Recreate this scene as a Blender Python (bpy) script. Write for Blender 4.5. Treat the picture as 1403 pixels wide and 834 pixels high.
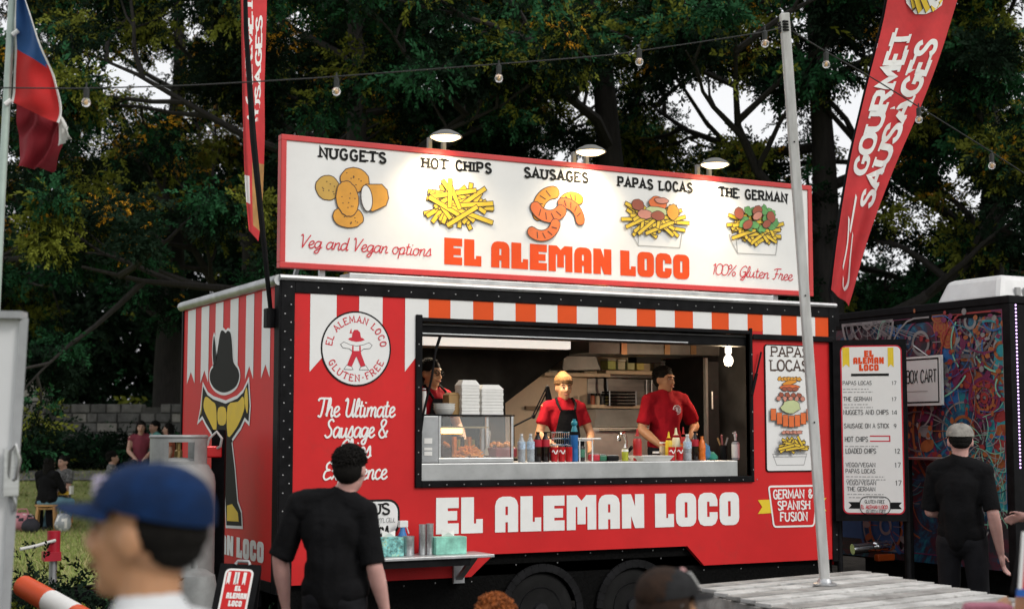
import bpy, bmesh, math, random
import numpy as np
from mathutils import Vector, Matrix, Quaternion
from mathutils.geometry import tessellate_polygon

scene = bpy.context.scene
for _o in list(bpy.data.objects):
    bpy.data.objects.remove(_o)
COL = scene.collection

# ---------------------------------------------------------------- camera
# world axes follow the trailer: X along its serving side, Y towards its rear wall, Z up, origin under its near corner
CAM = Vector((-3.4945, -10.169, 1.65))
YAW, PITCH, FPX = 0.4852, 0.0871, 2048.1
cd = bpy.data.cameras.new('camera')
cam = bpy.data.objects.new('camera', cd)
COL.objects.link(cam)
cam.location = CAM
cam.rotation_euler = (math.pi / 2 + PITCH, 0, -YAW)
cd.sensor_fit = 'HORIZONTAL'
cd.sensor_width = 36
cd.lens = FPX / 1403 * 36
cd.clip_start = 0.1
cd.clip_end = 1500
cd.dof.use_dof = True
cd.dof.focus_distance = 12.4
cd.dof.aperture_fstop = 2.5
scene.camera = cam

# ---------------------------------------------------------------- sky and sun (bright overcast late afternoon)
SUN_EL, SUN_AZ = math.radians(38), math.radians(25)   # azimuth measured from -Y towards +X
w = bpy.data.worlds.new('World')
scene.world = w
w.use_nodes = True
nt = w.node_tree
bg = nt.nodes['Background']
sky = nt.nodes.new('ShaderNodeTexSky')
sky.sky_type = 'NISHITA'
sky.sun_disc = False
sky.sun_elevation = SUN_EL
sky.sun_rotation = math.radians(180) - SUN_AZ
sky.air_density = 1.0
sky.dust_density = 3.5
hs = nt.nodes.new('ShaderNodeHueSaturation')
hs.inputs['Saturation'].default_value = 0.16
nt.links.new(sky.outputs[0], hs.inputs['Color'])
# thin bright cloud over the whole sky
cn = nt.nodes.new('ShaderNodeTexNoise')
cn.inputs['Scale'].default_value = 2.2
cn.inputs['Detail'].default_value = 6
cr = nt.nodes.new('ShaderNodeValToRGB')
cr.color_ramp.elements[0].position = 0.25
cr.color_ramp.elements[0].color = (0.80, 0.82, 0.86, 1)
cr.color_ramp.elements[1].position = 0.75
cr.color_ramp.elements[1].color = (1, 1, 1, 1)
nt.links.new(cn.outputs['Fac'], cr.inputs['Fac'])
cm = nt.nodes.new('ShaderNodeVectorMath')
cm.operation = 'SCALE'
cm.inputs['Scale'].default_value = 8.8
nt.links.new(cr.outputs[0], cm.inputs[0])
mx = nt.nodes.new('ShaderNodeMixRGB')
mx.inputs['Fac'].default_value = 0.8
nt.links.new(hs.outputs[0], mx.inputs[1])
nt.links.new(cm.outputs[0], mx.inputs[2])
nt.links.new(mx.outputs[0], bg.inputs['Color'])
bg.inputs['Strength'].default_value = 0.15

sd = bpy.data.lights.new('sun', 'SUN')
sd.energy = 1.5
sd.angle = math.radians(14)
sd.color = (1.0, 0.95, 0.88)
sun = bpy.data.objects.new('sun', sd)
COL.objects.link(sun)
sdir = Vector((math.sin(SUN_AZ) * math.cos(SUN_EL), -math.cos(SUN_AZ) * math.cos(SUN_EL), math.sin(SUN_EL)))
sun.rotation_euler = sdir.to_track_quat('Z', 'Y').to_euler()
sun.location = (0, -20, 30)

vs = scene.view_settings
vs.view_transform = 'Standard'
vs.look = 'None'
vs.exposure = -0.18
vs.gamma = 1.0
vs.use_curve_mapping = False

# ---------------------------------------------------------------- photo pixel -> point on a real plane
_f = Vector((math.sin(YAW), math.cos(YAW), 0))
_r = Vector((math.cos(YAW), -math.sin(YAW), 0))
_u = Vector((0, 0, 1))
_F = math.cos(PITCH) * _f + math.sin(PITCH) * _u
_U = -math.sin(PITCH) * _f + math.cos(PITCH) * _u

def at(px, py, x=None, y=None, z=None, d=None):
    r = _F + _r * ((px - 701.5) / FPX) + _U * ((417 - py) / FPX)
    if x is not None: t = (x - CAM.x) / r.x
    elif y is not None: t = (y - CAM.y) / r.y
    elif z is not None: t = (z - CAM.z) / r.z
    else: t = d / (r.dot(_f))
    return CAM + r * t

def F(px, py, y=0.0):
    return at(px, py, y=y)

# ---------------------------------------------------------------- materials
_mats = {}
def mat(name, col, rough=0.6, metal=0.0, var=0.12, scale=6.0, bump=0.0, bscale=60.0, emit=0.0, ecol=None, trans=0.0,
        alpha=1.0, spec=0.5, stretch=None, coat=0.0, dirt=None):
    if name in _mats: return _mats[name]
    m = bpy.data.materials.new(name)
    m.use_nodes = True
    t = m.node_tree
    b = t.nodes['Principled BSDF']
    b.inputs['Roughness'].default_value = rough
    b.inputs['Metallic'].default_value = metal
    b.inputs['Specular IOR Level'].default_value = spec
    b.inputs['Coat Weight'].default_value = coat
    c = (col[0], col[1], col[2], 1)
    b.inputs['Base Color'].default_value = c
    tc = t.nodes.new('ShaderNodeTexCoord')
    mp = t.nodes.new('ShaderNodeMapping')
    if stretch: mp.inputs['Scale'].default_value = stretch
    t.links.new(tc.outputs['Object'], mp.inputs['Vector'])
    if var > 0:
        n = t.nodes.new('ShaderNodeTexNoise')
        n.inputs['Scale'].default_value = scale
        n.inputs['Detail'].default_value = 5
        n.inputs['Roughness'].default_value = 0.62
        t.links.new(mp.outputs[0], n.inputs['Vector'])
        rp = t.nodes.new('ShaderNodeValToRGB')
        lo = [max(0, v * (1 - var * 1.6)) for v in col]
        hi = [min(1, v * (1 + var)) for v in col]
        rp.color_ramp.elements[0].position = 0.3
        rp.color_ramp.elements[1].position = 0.7
        rp.color_ramp.elements[0].color = (*lo, 1)
        rp.color_ramp.elements[1].color = (*hi, 1)
        t.links.new(n.outputs['Fac'], rp.inputs['Fac'])
        out = rp.outputs[0]
        if dirt:
            n3 = t.nodes.new('ShaderNodeTexNoise')
            n3.inputs['Scale'].default_value = dirt[1]
            n3.inputs['Detail'].default_value = 7
            n3.inputs['Roughness'].default_value = 0.7
            t.links.new(mp.outputs[0], n3.inputs['Vector'])
            r3 = t.nodes.new('ShaderNodeValToRGB')
            r3.color_ramp.elements[0].position = 0.55
            r3.color_ramp.elements[1].position = 0.75
            r3.color_ramp.elements[0].color = (0, 0, 0, 1)
            r3.color_ramp.elements[1].color = (dirt[2], dirt[2], dirt[2], 1)
            t.links.new(n3.outputs['Fac'], r3.inputs['Fac'])
            mx = t.nodes.new('ShaderNodeMixRGB')
            t.links.new(r3.outputs[0], mx.inputs['Fac'])
            t.links.new(out, mx.inputs[1])
            mx.inputs[2].default_value = (*dirt[0], 1)
            out = mx.outputs[0]
        t.links.new(out, b.inputs['Base Color'])
        rr = t.nodes.new('ShaderNodeMapRange')
        rr.inputs['To Min'].default_value = max(0.02, rough - 0.08)
        rr.inputs['To Max'].default_value = min(1, rough + 0.1)
        t.links.new(n.outputs['Fac'], rr.inputs['Value'])
        t.links.new(rr.outputs[0], b.inputs['Roughness'])
    if bump > 0:
        n2 = t.nodes.new('ShaderNodeTexNoise')
        n2.inputs['Scale'].default_value = bscale
        n2.inputs['Detail'].default_value = 4
        t.links.new(mp.outputs[0], n2.inputs['Vector'])
        bp = t.nodes.new('ShaderNodeBump')
        bp.inputs['Strength'].default_value = bump
        bp.inputs['Distance'].default_value = 0.02
        t.links.new(n2.outputs['Fac'], bp.inputs['Height'])
        t.links.new(bp.outputs[0], b.inputs['Normal'])
    if emit > 0:
        b.inputs['Emission Color'].default_value = (*(ecol or col), 1)
        b.inputs['Emission Strength'].default_value = emit
    if trans > 0:
        b.inputs['Transmission Weight'].default_value = trans
        b.inputs['IOR'].default_value = 1.3
    if alpha < 1:
        b.inputs['Alpha'].default_value = alpha
    _mats[name] = m
    return m

RED = mat('red_wrap', (0.62, 0.020, 0.022), 0.5, var=0.09, scale=1.3, spec=0.22, bump=0.03, bscale=9, dirt=((0.40, 0.035, 0.03), 3.6, 0.55))
WHITE = mat('white_vinyl', (0.78, 0.78, 0.77), 0.5, spec=0.2, var=0.04, scale=2.5, dirt=((0.6, 0.58, 0.55), 5, 0.25))
LETTER = mat('white_lettering', (0.84, 0.84, 0.82), 0.5, var=0.03)
LETTER_RED = mat('red_lettering', (0.58, 0.03, 0.05), 0.5, var=0.03, spec=0.2)
LETTER_ORANGE = mat('orange_red_lettering', (0.74, 0.075, 0.012), 0.5, var=0.04, spec=0.2)
LETTER_BLACK = mat('black_lettering', (0.012, 0.012, 0.012), 0.6, var=0.0, spec=0.12)
LETTER_GREY = mat('grey_lettering', (0.35, 0.35, 0.35), 0.5, var=0.0)
BLACK = mat('black_metal', (0.009, 0.009, 0.010), 0.5, var=0.3, spec=0.07, scale=9, bump=0.04, bscale=35)
BLACK_M = mat('black_chassis', (0.008, 0.008, 0.009), 0.7, var=0.4, spec=0.06, scale=11, bump=0.15, bscale=40)
RUBBER = mat('rubber', (0.012, 0.012, 0.012), 0.8, spec=0.15, var=0.3, bump=0.1)
STEEL = mat('stainless_steel', (0.58, 0.59, 0.60), 0.32, 0.9, var=0.10, scale=8, stretch=(1, 12, 12))
ALU = mat('dull_aluminium', (0.46, 0.47, 0.48), 0.45, 0.75, var=0.15, scale=7)
CHROME = mat('chrome', (0.75, 0.76, 0.78), 0.12, 1.0, var=0.05)
RIVET = mat('bright_rivet', (0.30, 0.30, 0.30), 0.35, 0.6, var=0)
ORANGE = mat('orange_stripe', (0.76, 0.085, 0.012), 0.5, spec=0.2, var=0.06, scale=2.5)
CREAM = mat('cream_wall_lining', (0.68, 0.56, 0.42), 0.45, var=0.08, scale=4, dirt=((0.45, 0.33, 0.2), 3, 0.3))
YELLOW = mat('mustard_yellow', (0.74, 0.50, 0.012), 0.5, var=0.06)
BRIGHT_YELLOW = mat('bright_yellow', (0.80, 0.58, 0.02), 0.5, var=0.06)
BLUE = mat('deep_blue', (0.01, 0.10, 0.42), 0.55, var=0.1)
CLEAR = mat('clear_plastic', (0.9, 0.95, 0.97), 0.06, var=0, trans=0.95)
GLASS = mat('window_glass', (0.95, 0.98, 0.97), 0.02, var=0, alpha=0.10)
COLA = mat('dark_cola', (0.012, 0.006, 0.005), 0.12, var=0)
CANRED = mat('can_red', (0.55, 0.01, 0.015), 0.25, 0.2, var=0.04)
PAPER = mat('white_paper', (0.78, 0.77, 0.74), 0.75, var=0.05, scale=10)
CARD = mat('brown_card', (0.36, 0.22, 0.09), 0.8, var=0.1)

# ---------------------------------------------------------------- mesh building
ORI = {}
def _origin(o):
    return ORI.get(o, Vector((0, 0, 0)))

class MB:
    def __init__(s):
        s.v = []; s.f = []; s.m = []
    def add(s, vs_, fs, mi=0):
        b = len(s.v)
        s.v.extend([tuple(p) for p in vs_])
        for q in fs:
            s.f.append(tuple(b + i for i in q)); s.m.append(mi)
    def box(s, x0, x1, y0, y1, z0, z1, mi=0):
        v = [(x, y, z) for x in (x0, x1) for y in (y0, y1) for z in (z0, z1)]
        s.add(v, [(0, 1, 3, 2), (4, 6, 7, 5), (0, 4, 5, 1), (2, 3, 7, 6), (0, 2, 6, 4), (1, 5, 7, 3)], mi)
    def obox(s, c, ax, ay, az, mi=0):
        c = Vector(c); ax = Vector(ax); ay = Vector(ay); az = Vector(az)
        v = [c + ax * i + ay * j + az * k for i in (-1, 1) for j in (-1, 1) for k in (-1, 1)]
        s.add(v, [(0, 1, 3, 2), (4, 6, 7, 5), (0, 4, 5, 1), (2, 3, 7, 6), (0, 2, 6, 4), (1, 5, 7, 3)], mi)
    def bar(s, p, q, w_, h_, up=(0, 0, 1), mi=0):
        p = Vector(p); q = Vector(q); d = q - p
        dn = d.normalized(); up = Vector(up)
        if abs(dn.dot(up)) > 0.95: up = Vector((0, 1, 0)) if abs(dn.y) < 0.9 else Vector((1, 0, 0))
        sd_ = dn.cross(up).normalized(); uu = sd_.cross(dn)
        s.obox((p + q) / 2, d / 2, sd_ * w_ / 2, uu * h_ / 2, mi)
    def tube(s, pts, r, n=8, mi=0, cap=True):
        pts = [Vector(p) for p in pts]
        rs = r if isinstance(r, (list, tuple)) else [r] * len(pts)
        vs_ = []; ref = None
        for i, p in enumerate(pts):
            d = (pts[min(i + 1, len(pts) - 1)] - pts[max(i - 1, 0)])
            if d.length < 1e-9: d = Vector((0, 0, 1))
            d.normalize()
            if ref is None:
                ref = Vector((0, 0, 1)) if abs(d.z) < 0.9 else Vector((1, 0, 0))
            a = d.cross(ref)
            if a.length < 1e-4: a = d.cross(Vector((0.3, 1, 0.2)))
            a.normalize(); b = d.cross(a); ref = -b if False else a.cross(d)
            for k in range(n):
                t = 2 * math.pi * k / n
                vs_.append(p + (a * math.cos(t) + b * math.sin(t)) * rs[i])
        fs = []
        for i in range(len(pts) - 1):
            for k in range(n):
                k2 = (k + 1) % n
                fs.append((i * n + k, i * n + k2, (i + 1) * n + k2, (i + 1) * n + k))
        if cap:
            fs.append(tuple(range(n))[::-1])
            fs.append(tuple((len(pts) - 1) * n + k for k in range(n)))
        s.add(vs_, fs, mi)
    def lathe(s, c, prof, n=16, mi=0, ax=None, mis=None):
        c = Vector(c)
        R = Vector(ax).normalized().to_track_quat('Z', 'Y').to_matrix() if ax is not None else Matrix.Identity(3)
        vs_ = []
        for r, z in prof:
            for k in range(n):
                t = 2 * math.pi * k / n
                vs_.append(c + R @ Vector((r * math.cos(t), r * math.sin(t), z)))
        for i in range(len(prof) - 1):
            pass
        b = len(s.v); s.v.extend([tuple(p) for p in vs_])
        for i in range(len(prof) - 1):
            for k in range(n):
                k2 = (k + 1) % n
                s.f.append((b + i * n + k, b + i * n + k2, b + (i + 1) * n + k2, b + (i + 1) * n + k))
                s.m.append(mis[i] if mis else mi)
        s.f.append(tuple(b + k for k in range(n))[::-1]); s.m.append(mis[0] if mis else mi)
        s.f.append(tuple(b + (len(prof) - 1) * n + k for k in range(n))); s.m.append(mis[-1] if mis else mi)
    def ell(s, c, r, n=12, mi=0, R=None, jit=0.0, rnd=None):
        c = Vector(c)
        if not isinstance(r, (tuple, list, Vector)): r = (r, r, r)
        R = R or Matrix.Identity(3)
        m = max(4, n // 2 + 1)
        vs_ = [c + R @ Vector((0, 0, -r[2]))]
        for i in range(1, m):
            ph = -math.pi / 2 + math.pi * i / m
            for k in range(n):
                t = 2 * math.pi * k / n
                q = 1 + (rnd.uniform(-jit, jit) if jit else 0)
                vs_.append(c + R @ Vector((r[0] * math.cos(ph) * math.cos(t) * q, r[1] * math.cos(ph) * math.sin(t) * q, r[2] * math.sin(ph) * q)))
        vs_.append(c + R @ Vector((0, 0, r[2])))
        fs = []
        for k in range(n): fs.append((0, 1 + (k + 1) % n, 1 + k))
        for i in range(m - 2):
            for k in range(n):
                k2 = (k + 1) % n
                fs.append((1 + i * n + k, 1 + i * n + k2, 1 + (i + 1) * n + k2, 1 + (i + 1) * n + k))
        top = len(vs_) - 1; o = 1 + (m - 2) * n
        for k in range(n): fs.append((o + k, o + (k + 1) % n, top))
        s.add(vs_, fs, mi)
    def prism(s, outer, ext, holes=(), mi=0, mside=None):
        """outer/holes: 3D loops in one plane; extruded by vector ext"""
        loops = [[Vector(p) for p in outer]] + [[Vector(p) for p in h] for h in holes]
        ext = Vector(ext)
        tris = tessellate_polygon(loops)
        allp = [p for l in loops for p in l]
        n = len(allp)
        s.add(allp + [p + ext for p in allp], [tuple(t) for t in tris] + [tuple(n + i for i in t[::-1]) for t in tris], mi)
        b = len(s.v) - 2 * n
        k = 0
        for l in loops:
            for i in range(len(l)):
                j = (i + 1) % len(l)
                s.f.append((b + k + i, b + k + j, b + n + k + j, b + n + k + i)); s.m.append(mi if mside is None else mside)
            k += len(l)
    def flat(s, fr, outer, holes=(), off=0.0, mi=0):
        loops = [[Vector((p[0], p[1], 0)) for p in outer]] + [[Vector((p[0], p[1], 0)) for p in h] for h in holes]
        tris = tessellate_polygon(loops)
        allp = [fr(p.x, p.y, off) for l in loops for p in l]
        good = [tuple(t) for t in tris if len(set(t)) == 3]
        # make them face the viewer side
        out = []
        for t in good:
            a, b, c = (allp[i] for i in t)
            if (b - a).cross(c - a).dot(fr.n) < 0: t = t[::-1]
            out.append(t)
        s.add(allp, out, mi)
    def build(s, name, mats, parent=None, smooth=False, bevel=0.0, sharp=40):
        if not isinstance(mats, (list, tuple)): mats = [mats]
        o3 = _origin(parent) if parent else Vector((0, 0, 0))
        me = bpy.data.meshes.new(name)
        me.from_pydata([(p[0] - o3.x, p[1] - o3.y, p[2] - o3.z) for p in s.v], [], s.f)
        for m_ in mats: me.materials.append(m_)
        me.polygons.foreach_set('material_index', [min(i, len(mats) - 1) for i in s.m])
        me.update()
        if smooth:
            bm = bmesh.new(); bm.from_mesh(me)
            bmesh.ops.recalc_face_normals(bm, faces=bm.faces)
            lim = math.radians(sharp)
            for f in bm.faces: f.smooth = True
            for e in bm.edges:
                e.smooth = (len(e.link_faces) == 2 and e.calc_face_angle(0) < lim)
            bm.to_mesh(me); bm.free()
        o = bpy.data.objects.new(name, me)
        COL.objects.link(o)
        if parent: o.parent = parent
        ORI[o] = o3
        if bevel > 0:
            md = o.modifiers.new('bevel', 'BEVEL')
            md.width = bevel; md.segments = 2; md.limit_method = 'ANGLE'; md.angle_limit = math.radians(50)
            md.harden_normals = False
        return o

class Frame:
    def __init__(s, o, u, v, n):
        s.o = Vector(o); s.u = Vector(u).normalized(); s.v = Vector(v).normalized(); s.n = Vector(n).normalized()
    def __call__(s, x, y, off=0.0):
        return s.o + s.u * x + s.v * y + s.n * off
    def inv(s, p):
        d = Vector(p) - s.o
        return (d.dot(s.u), d.dot(s.v))

def thing(name, label, cat, loc=(0, 0, 0), group=None, rz=0.0, local=False):
    o = bpy.data.objects.new(name, None)
    o.empty_display_size = 0.1
    COL.objects.link(o)
    o.location = loc
    o.rotation_euler = (0, 0, rz)
    ORI[o] = Vector((0, 0, 0)) if local else Vector(loc)
    o['label'] = label; o['category'] = cat
    if group: o['group'] = group
    return o

def tag(o, label, cat, group=None, kind=None):
    if label: o['label'] = label
    if cat: o['category'] = cat
    if group: o['group'] = group
    if kind: o['kind'] = kind
    return o

def recentre(o, loc):
    """give a single-mesh thing an origin at its base"""
    loc = Vector(loc)
    me = o.data
    me.transform(Matrix.Translation(-loc))
    o.location = loc
    return o
# ---------------------------------------------------------------- lettering: own stroke letters (cap height 10)
CAPS = {
 'A': (7, "0,0 3.5,10 7,0|1.2,3.4 5.8,3.4"), 'B': (6, "0,0 0,10 3.8,10 5.2,9.2 5.4,7.6 5.2,6.2 4,5.3 0,5.3|4,5.3 5.6,4.4 6,2.7 5.6,.9 4.2,0 0,0"),
 'C': (6.2, "~6,7.8 4.8,9.6 3.2,10 1.2,8.8 .2,5 1.2,1.2 3.2,0 4.8,.3 6.1,2"), 'D': (6.3, "0,0 0,10 3.4,10 5.4,8.6 6.2,5 5.4,1.4 3.4,0 0,0"),
 'E': (5.4, "5.2,10 0,10 0,0 5.4,0|0,5.2 4,5.2"), 'F': (5.2, "5.2,10 0,10 0,0|0,5.2 4,5.2"),
 'G': (6.4, "~6,8 4.8,9.7 3.2,10 1.2,8.8 .2,5 1.2,1.2 3.2,0 5,.2 6.2,1.4|6.2,1.2 6.2,4.6 3.8,4.6"), 'H': (6, "0,0 0,10|6,0 6,10|0,5.2 6,5.2"),
 'I': (1.2, ".6,0 .6,10"), 'J': (4.4, "~4,10 4,3 3.2,.4 1.6,0 .2,1.4"), 'K': (6, "0,0 0,10|5.6,10 0,4.4|1.8,6 6,0"), 'L': (5, "0,10 0,0 5,0"),
 'M': (8, "0,0 0.4,10 4,2.5 7.6,10 8,0"), 'N': (6.2, "0,0 0,10 6.2,0 6.2,10"),
 'O': (6.6, "@3.3,10 5.4,9.2 6.5,6.6 6.5,3.4 5.4,.8 3.3,0 1.2,.8 .1,3.4 .1,6.6 1.2,9.2"), 'P': (5.8, "0,0 0,10 4,10 5.5,9.2 5.8,7.4 5.5,5.6 4,4.8 0,4.8"),
 'Q': (6.6, "@3.3,10 5.8,8.6 6.6,5 5.8,1.4 3.3,0 .8,1.4 0,5 .8,8.6|4,2.6 6.8,-1"), 'R': (6.2, "0,0 0,10 4,10 5.5,9.2 5.8,7.4 5.5,5.6 4,4.8 0,4.8|3,4.8 6.2,0"),
 'S': (5.6, "~5.3,8 4.4,9.6 2.6,10 .8,9.2 .4,7.3 1.8,5.8 4,4.7 5.5,3.2 5.2,1 3.4,0 1.4,.3 0.2,2"), 'T': (6.4, "0,10 6.4,10|3.2,10 3.2,0"),
 'U': (6.2, "0,10 0,3 .6,1.2 1.8,.2 3.1,0 4.4,.2 5.6,1.2 6.2,3 6.2,10"), 'V': (6.4, "0,10 3.2,0 6.4,10"), 'W': (9, "0,10 2.2,0 4.5,8 6.8,0 9,10"),
 'X': (6, "0,0 6,10|0,10 6,0"), 'Y': (6, "0,10 3,5 6,10|3,5 3,0"), 'Z': (5.6, "0,10 5.6,10 0,0 5.6,0"),
 '&': (6.2, "~6,0 1.6,6.4 1.2,8.6 2.6,10 4.2,9.2 3.8,7.2 1,4 .3,2 2,0 4.2,.6 6,4"), '-': (4, "~.5,4.6 3.5,4.6"), '/': (4, "~0,-1 4,11"), '.': (1.2, "~.6,0 .6,1.2"),
 '$': (5, "~4.6,7.6 2.6,9 .6,7.6 2.4,5.2 4.6,2.8 2.6,1 .4,2.4|~2.5,10.4 2.5,-.4"),
 '0': (5.4, "@2.7,10 4.8,8.6 5.4,5 4.8,1.4 2.7,0 .6,1.4 0,5 .6,8.6"), '1': (3, "~.4,8 1.9,10|~1.9,10 1.9,0"), '2': (5, "~.4,7.8 1.2,9.6 2.8,10 4.4,8.8 4.4,7 2.6,3.6 .3,0|~.3,0 5,0"),
 '3': (5, "~.4,9 2.6,10 4.4,8.6 4,6.2 2.2,5.4|~2.2,5.4 4.6,4.2 4.8,1.6 2.6,0 .2,1.2"), '4': (5.4, "~4,0 4,10 0,3 5.4,3"), '5': (5, "~4.6,10 .8,10 .5,5.6|~.5,5.6 3,6.2 4.8,4.4 4.6,1.4 2.4,0 .2,1.2"),
 '7': (5, "~0,10 5,10|~5,10 1.6,0"), '8': (5.2, "@2.6,10 4.6,8.6 4.2,6.4 2.6,5.2 .9,6.4 .6,8.6|@2.6,5.3 4.6,4 5,1.6 2.6,0 .3,1.6 .6,4"), '9': (5, "~4.6,7 3.4,5 1.2,5.2 .3,7.4 1.4,9.6 3.4,9.8 4.7,7.4 4.2,3 2.4,0"),
 ' ': (3.4, ""), "%": (7, "@1.5,10 2.8,8.6 2.4,6.4 1,6.2 .2,8|~6.4,10 1,0|@5.4,3.8 6.8,2.6 6.4,.4 5,.2 4.2,1.8"),
}
SCRIPT = {
 'a': (5.0, "~4,5 2.4,5.6 .8,4.4 .3,2 1.3,.2 2.8,.8 4,3.5 4.2,5.4 4,1.5 4.6,.1 5.4,.9"), 'c': (4, "~3.6,4.6 2.6,5.6 1,4.6 .4,2.4 1.4,.2 3,.4 4.4,1.6"),
 'd': (5.0, "~4,4.8 2.4,5.6 .8,4.4 .3,2 1.3,.2 2.8,.8 4,3.5 4.4,10 4.1,1.5 4.6,.1 5.4,.9"), 'e': (4, "~.1,2 2.4,2.9 3.5,4.4 2.6,5.6 1.1,4.8 .5,2.4 1.4,.3 3,.3 4.5,1.7"),
 'g': (5, "~4,5 2.4,5.6 .8,4.4 .4,2.2 1.5,.5 2.9,1.2 4,4 4.2,5.4 4,0 3.2,-3.2 1.6,-3.6 1,-2.2 3,-.4 5.4,1.2"), 'h': (4.8, "~0,.8 2,6 2,9.6 1.1,9.8 .7,6 .6,.1|~.6,1.2 1.3,3.8 2.6,5.4 3.6,4.6 3.5,1.5 4,.1 5.1,1"),
 'i': (2.2, "~.8,5.4 .7,1.5 1.2,.1 2.5,.9|~1,7.5 1.1,8.3"), 'l': (2.6, "~0,.8 2.1,6 2.2,9.4 1.3,9.8 .8,7 .8,1.5 1.6,.1 2.9,1"),
 'm': (7, "~.6,.1 .8,5.4|~.7,2 1.4,4.2 2.6,5.4 3.3,4.6 3.2,.1|~3.2,2 4,4.2 5.1,5.4 5.9,4.6 5.7,1.5 6.2,.1 7.3,1"), 'n': (4.8, "~.6,.1 .8,5.4|~.7,2 1.4,4.2 2.7,5.4 3.6,4.6 3.4,1.5 4,.1 5.1,1"),
 'o': (4.6, "~2.4,5.6 .8,4.6 .3,2.4 1.4,.2 3,.4 4,2.6 3.6,4.8 2.4,5.6|~3,5 3.8,4.2 5,4.6"), 'p': (4.6, "~.8,5.4 .6,-3.6|~.6,3 1.6,5.2 3.2,5.4 4,3.4 3.2,.8 1.8,.1 .6,1.4|~2.4,.2 3.6,.5 5,1.3"),
 'r': (4, "~0,.8 1,5.8 1.5,5 2.9,5 2.6,1.5 3.1,.1 4.3,1"), 's': (4, "~0,.6 2.3,6 3,3.6 3.2,1.2 2,0 .6,.5|~3,.7 4.3,1.2"), 't': (3.2, "~1.5,8.8 1.2,3 1.4,.6 2.3,.1 3.5,1|~0,6 3.1,6.2"),
 'u': (5, "~.6,5.4 .5,1.6 1.4,.1 3,1.6 3.8,5.4|~3.8,5.4 3.7,1.4 4.3,.1 5.3,1"), 'x': (4.4, "~0,4.8 1,5.4 2.2,2.8 3.4,.2 4.6,1|~3.8,5.4 .2,.1"),
 'V': (6, "~0,9 1,10 1.8,6 2.4,0|~2.4,0 4,4.5 6.2,10"), 'G': (6, "~6,8.4 4,10 1.4,7.5 .6,3.5 2,.2 4.4,1 5.4,4.2|~3,4.4 5.6,4.4 5.4,0 4,-3 2,-2.4 5.8,.8"),
 'F': (5.6, "~0.5,8.8 3,10 6.6,10|~3.4,10 3,4 2,.4 .4,.6|~1.8,5 5,5.2"), 'T': (6, "~0,8.6 1.2,10 7,10|~3.8,10 3.4,4 2.6,.2 .8,.6"),
 'U': (7, "~0,8.6 1.2,10 1.8,8 1.6,2 3,.1 5,2 6,10|~6,10 5.8,2 6.4,.1 7.3,1"), 'S': (6, "~5.6,8.6 4.2,10 2.2,8.6 2.6,6.4 4.6,4 4.4,1.2 2.2,0 .4,1.4"),
 'C': (5.6, "~5.6,8.4 4,10 1.4,7.5 .6,3.5 2,.2 4.2,.6 6,2.2"), 'E': (5.6, "~5.4,8.8 3.6,10 1.8,8.6 2,6.2 3.8,5.6 1.4,4.8 .6,2 2.2,.1 5.6,1.6"),
 '&': CAPS['&'], '1': (2.6, "~0,8 1.6,10|~1.6,10 1.4,0"), '0': (5, CAPS['0'][1]), '%': CAPS['%'], ' ': (3, ""), '.': (1.2, "~.6,0 .6,.7"),
}

def _cr(pts, closed, n=5):
    P = [Vector((p[0], p[1])) for p in pts]
    if len(P) < 3 and not closed: return P
    out = []
    N = len(P)
    rng = range(N) if closed else range(N - 1)
    for i in rng:
        p1 = P[i]; p2 = P[(i + 1) % N]
        p0 = P[(i - 1) % N] if (closed or i > 0) else p1 * 2 - p2
        p3 = P[(i + 2) % N] if (closed or i + 2 < N) else p2 * 2 - p1
        for k in range(n):
            t = k / n
            out.append(0.5 * ((2 * p1) + (p2 - p0) * t + (2 * p0 - 5 * p1 + 4 * p2 - p3) * t * t + (3 * p1 - p0 - 3 * p2 + p3) * t ** 3))
    if not closed: out.append(P[-1])
    return out

def glyph_strokes(spec):
    res = []
    for st in spec.split('|'):
        if not st.strip(): continue
        sm = st[0] == '~'; cl = st[0] == '@'
        if sm or cl: st = st[1:]
        pts = [tuple(float(a) for a in p.split(',')) for p in st.split()]
        res.append((_cr(pts, cl) if (sm or cl) else [Vector(p) for p in pts], cl, not (sm or cl)))
    return res

def ribbon(mb, fr, pts, wd, closed=False, off=0.0, mi=0, dz=0.00012):
    """flat painted stroke; each point sits a hair further out so that crossings never share a plane"""
    n = len(pts)
    if n < 2: return
    L = []; R = []
    for i in range(n):
        if closed: a, b, c = pts[(i - 1) % n], pts[i], pts[(i + 1) % n]
        else: a, b, c = pts[max(i - 1, 0)], pts[i], pts[min(i + 1, n - 1)]
        d1 = (b - a); d2 = (c - b)
        if d1.length < 1e-9: d1 = d2
        if d2.length < 1e-9: d2 = d1
        if d1.length < 1e-9: d1 = d2 = Vector((1, 0))
        d1 = d1.normalized(); d2 = d2.normalized()
        n1 = Vector((-d1.y, d1.x)); n2 = Vector((-d2.y, d2.x))
        m = n1 + n2
        if m.length < 0.3: m = n1
        m.normalize()
        k = min(1.0 / max(0.35, m.dot(n1)), 2.2)
        L.append(b + m * wd / 2 * k); R.append(b - m * wd / 2 * k)
    vs_ = []
    for i in range(n):
        o = off + dz * i
        vs_.append(fr(L[i].x, L[i].y, o)); vs_.append(fr(R[i].x, R[i].y, o))
    fs = []
    for i in range(n - 1 if not closed else n):
        j = (i + 1) % n
        fs.append((2 * i + 1, 2 * j + 1, 2 * j, 2 * i))
    mb.add(vs_, fs, mi)

def text_width(s, font, track):
    return sum(font.get(c, font[' '])[0] + track for c in s) - track

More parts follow.
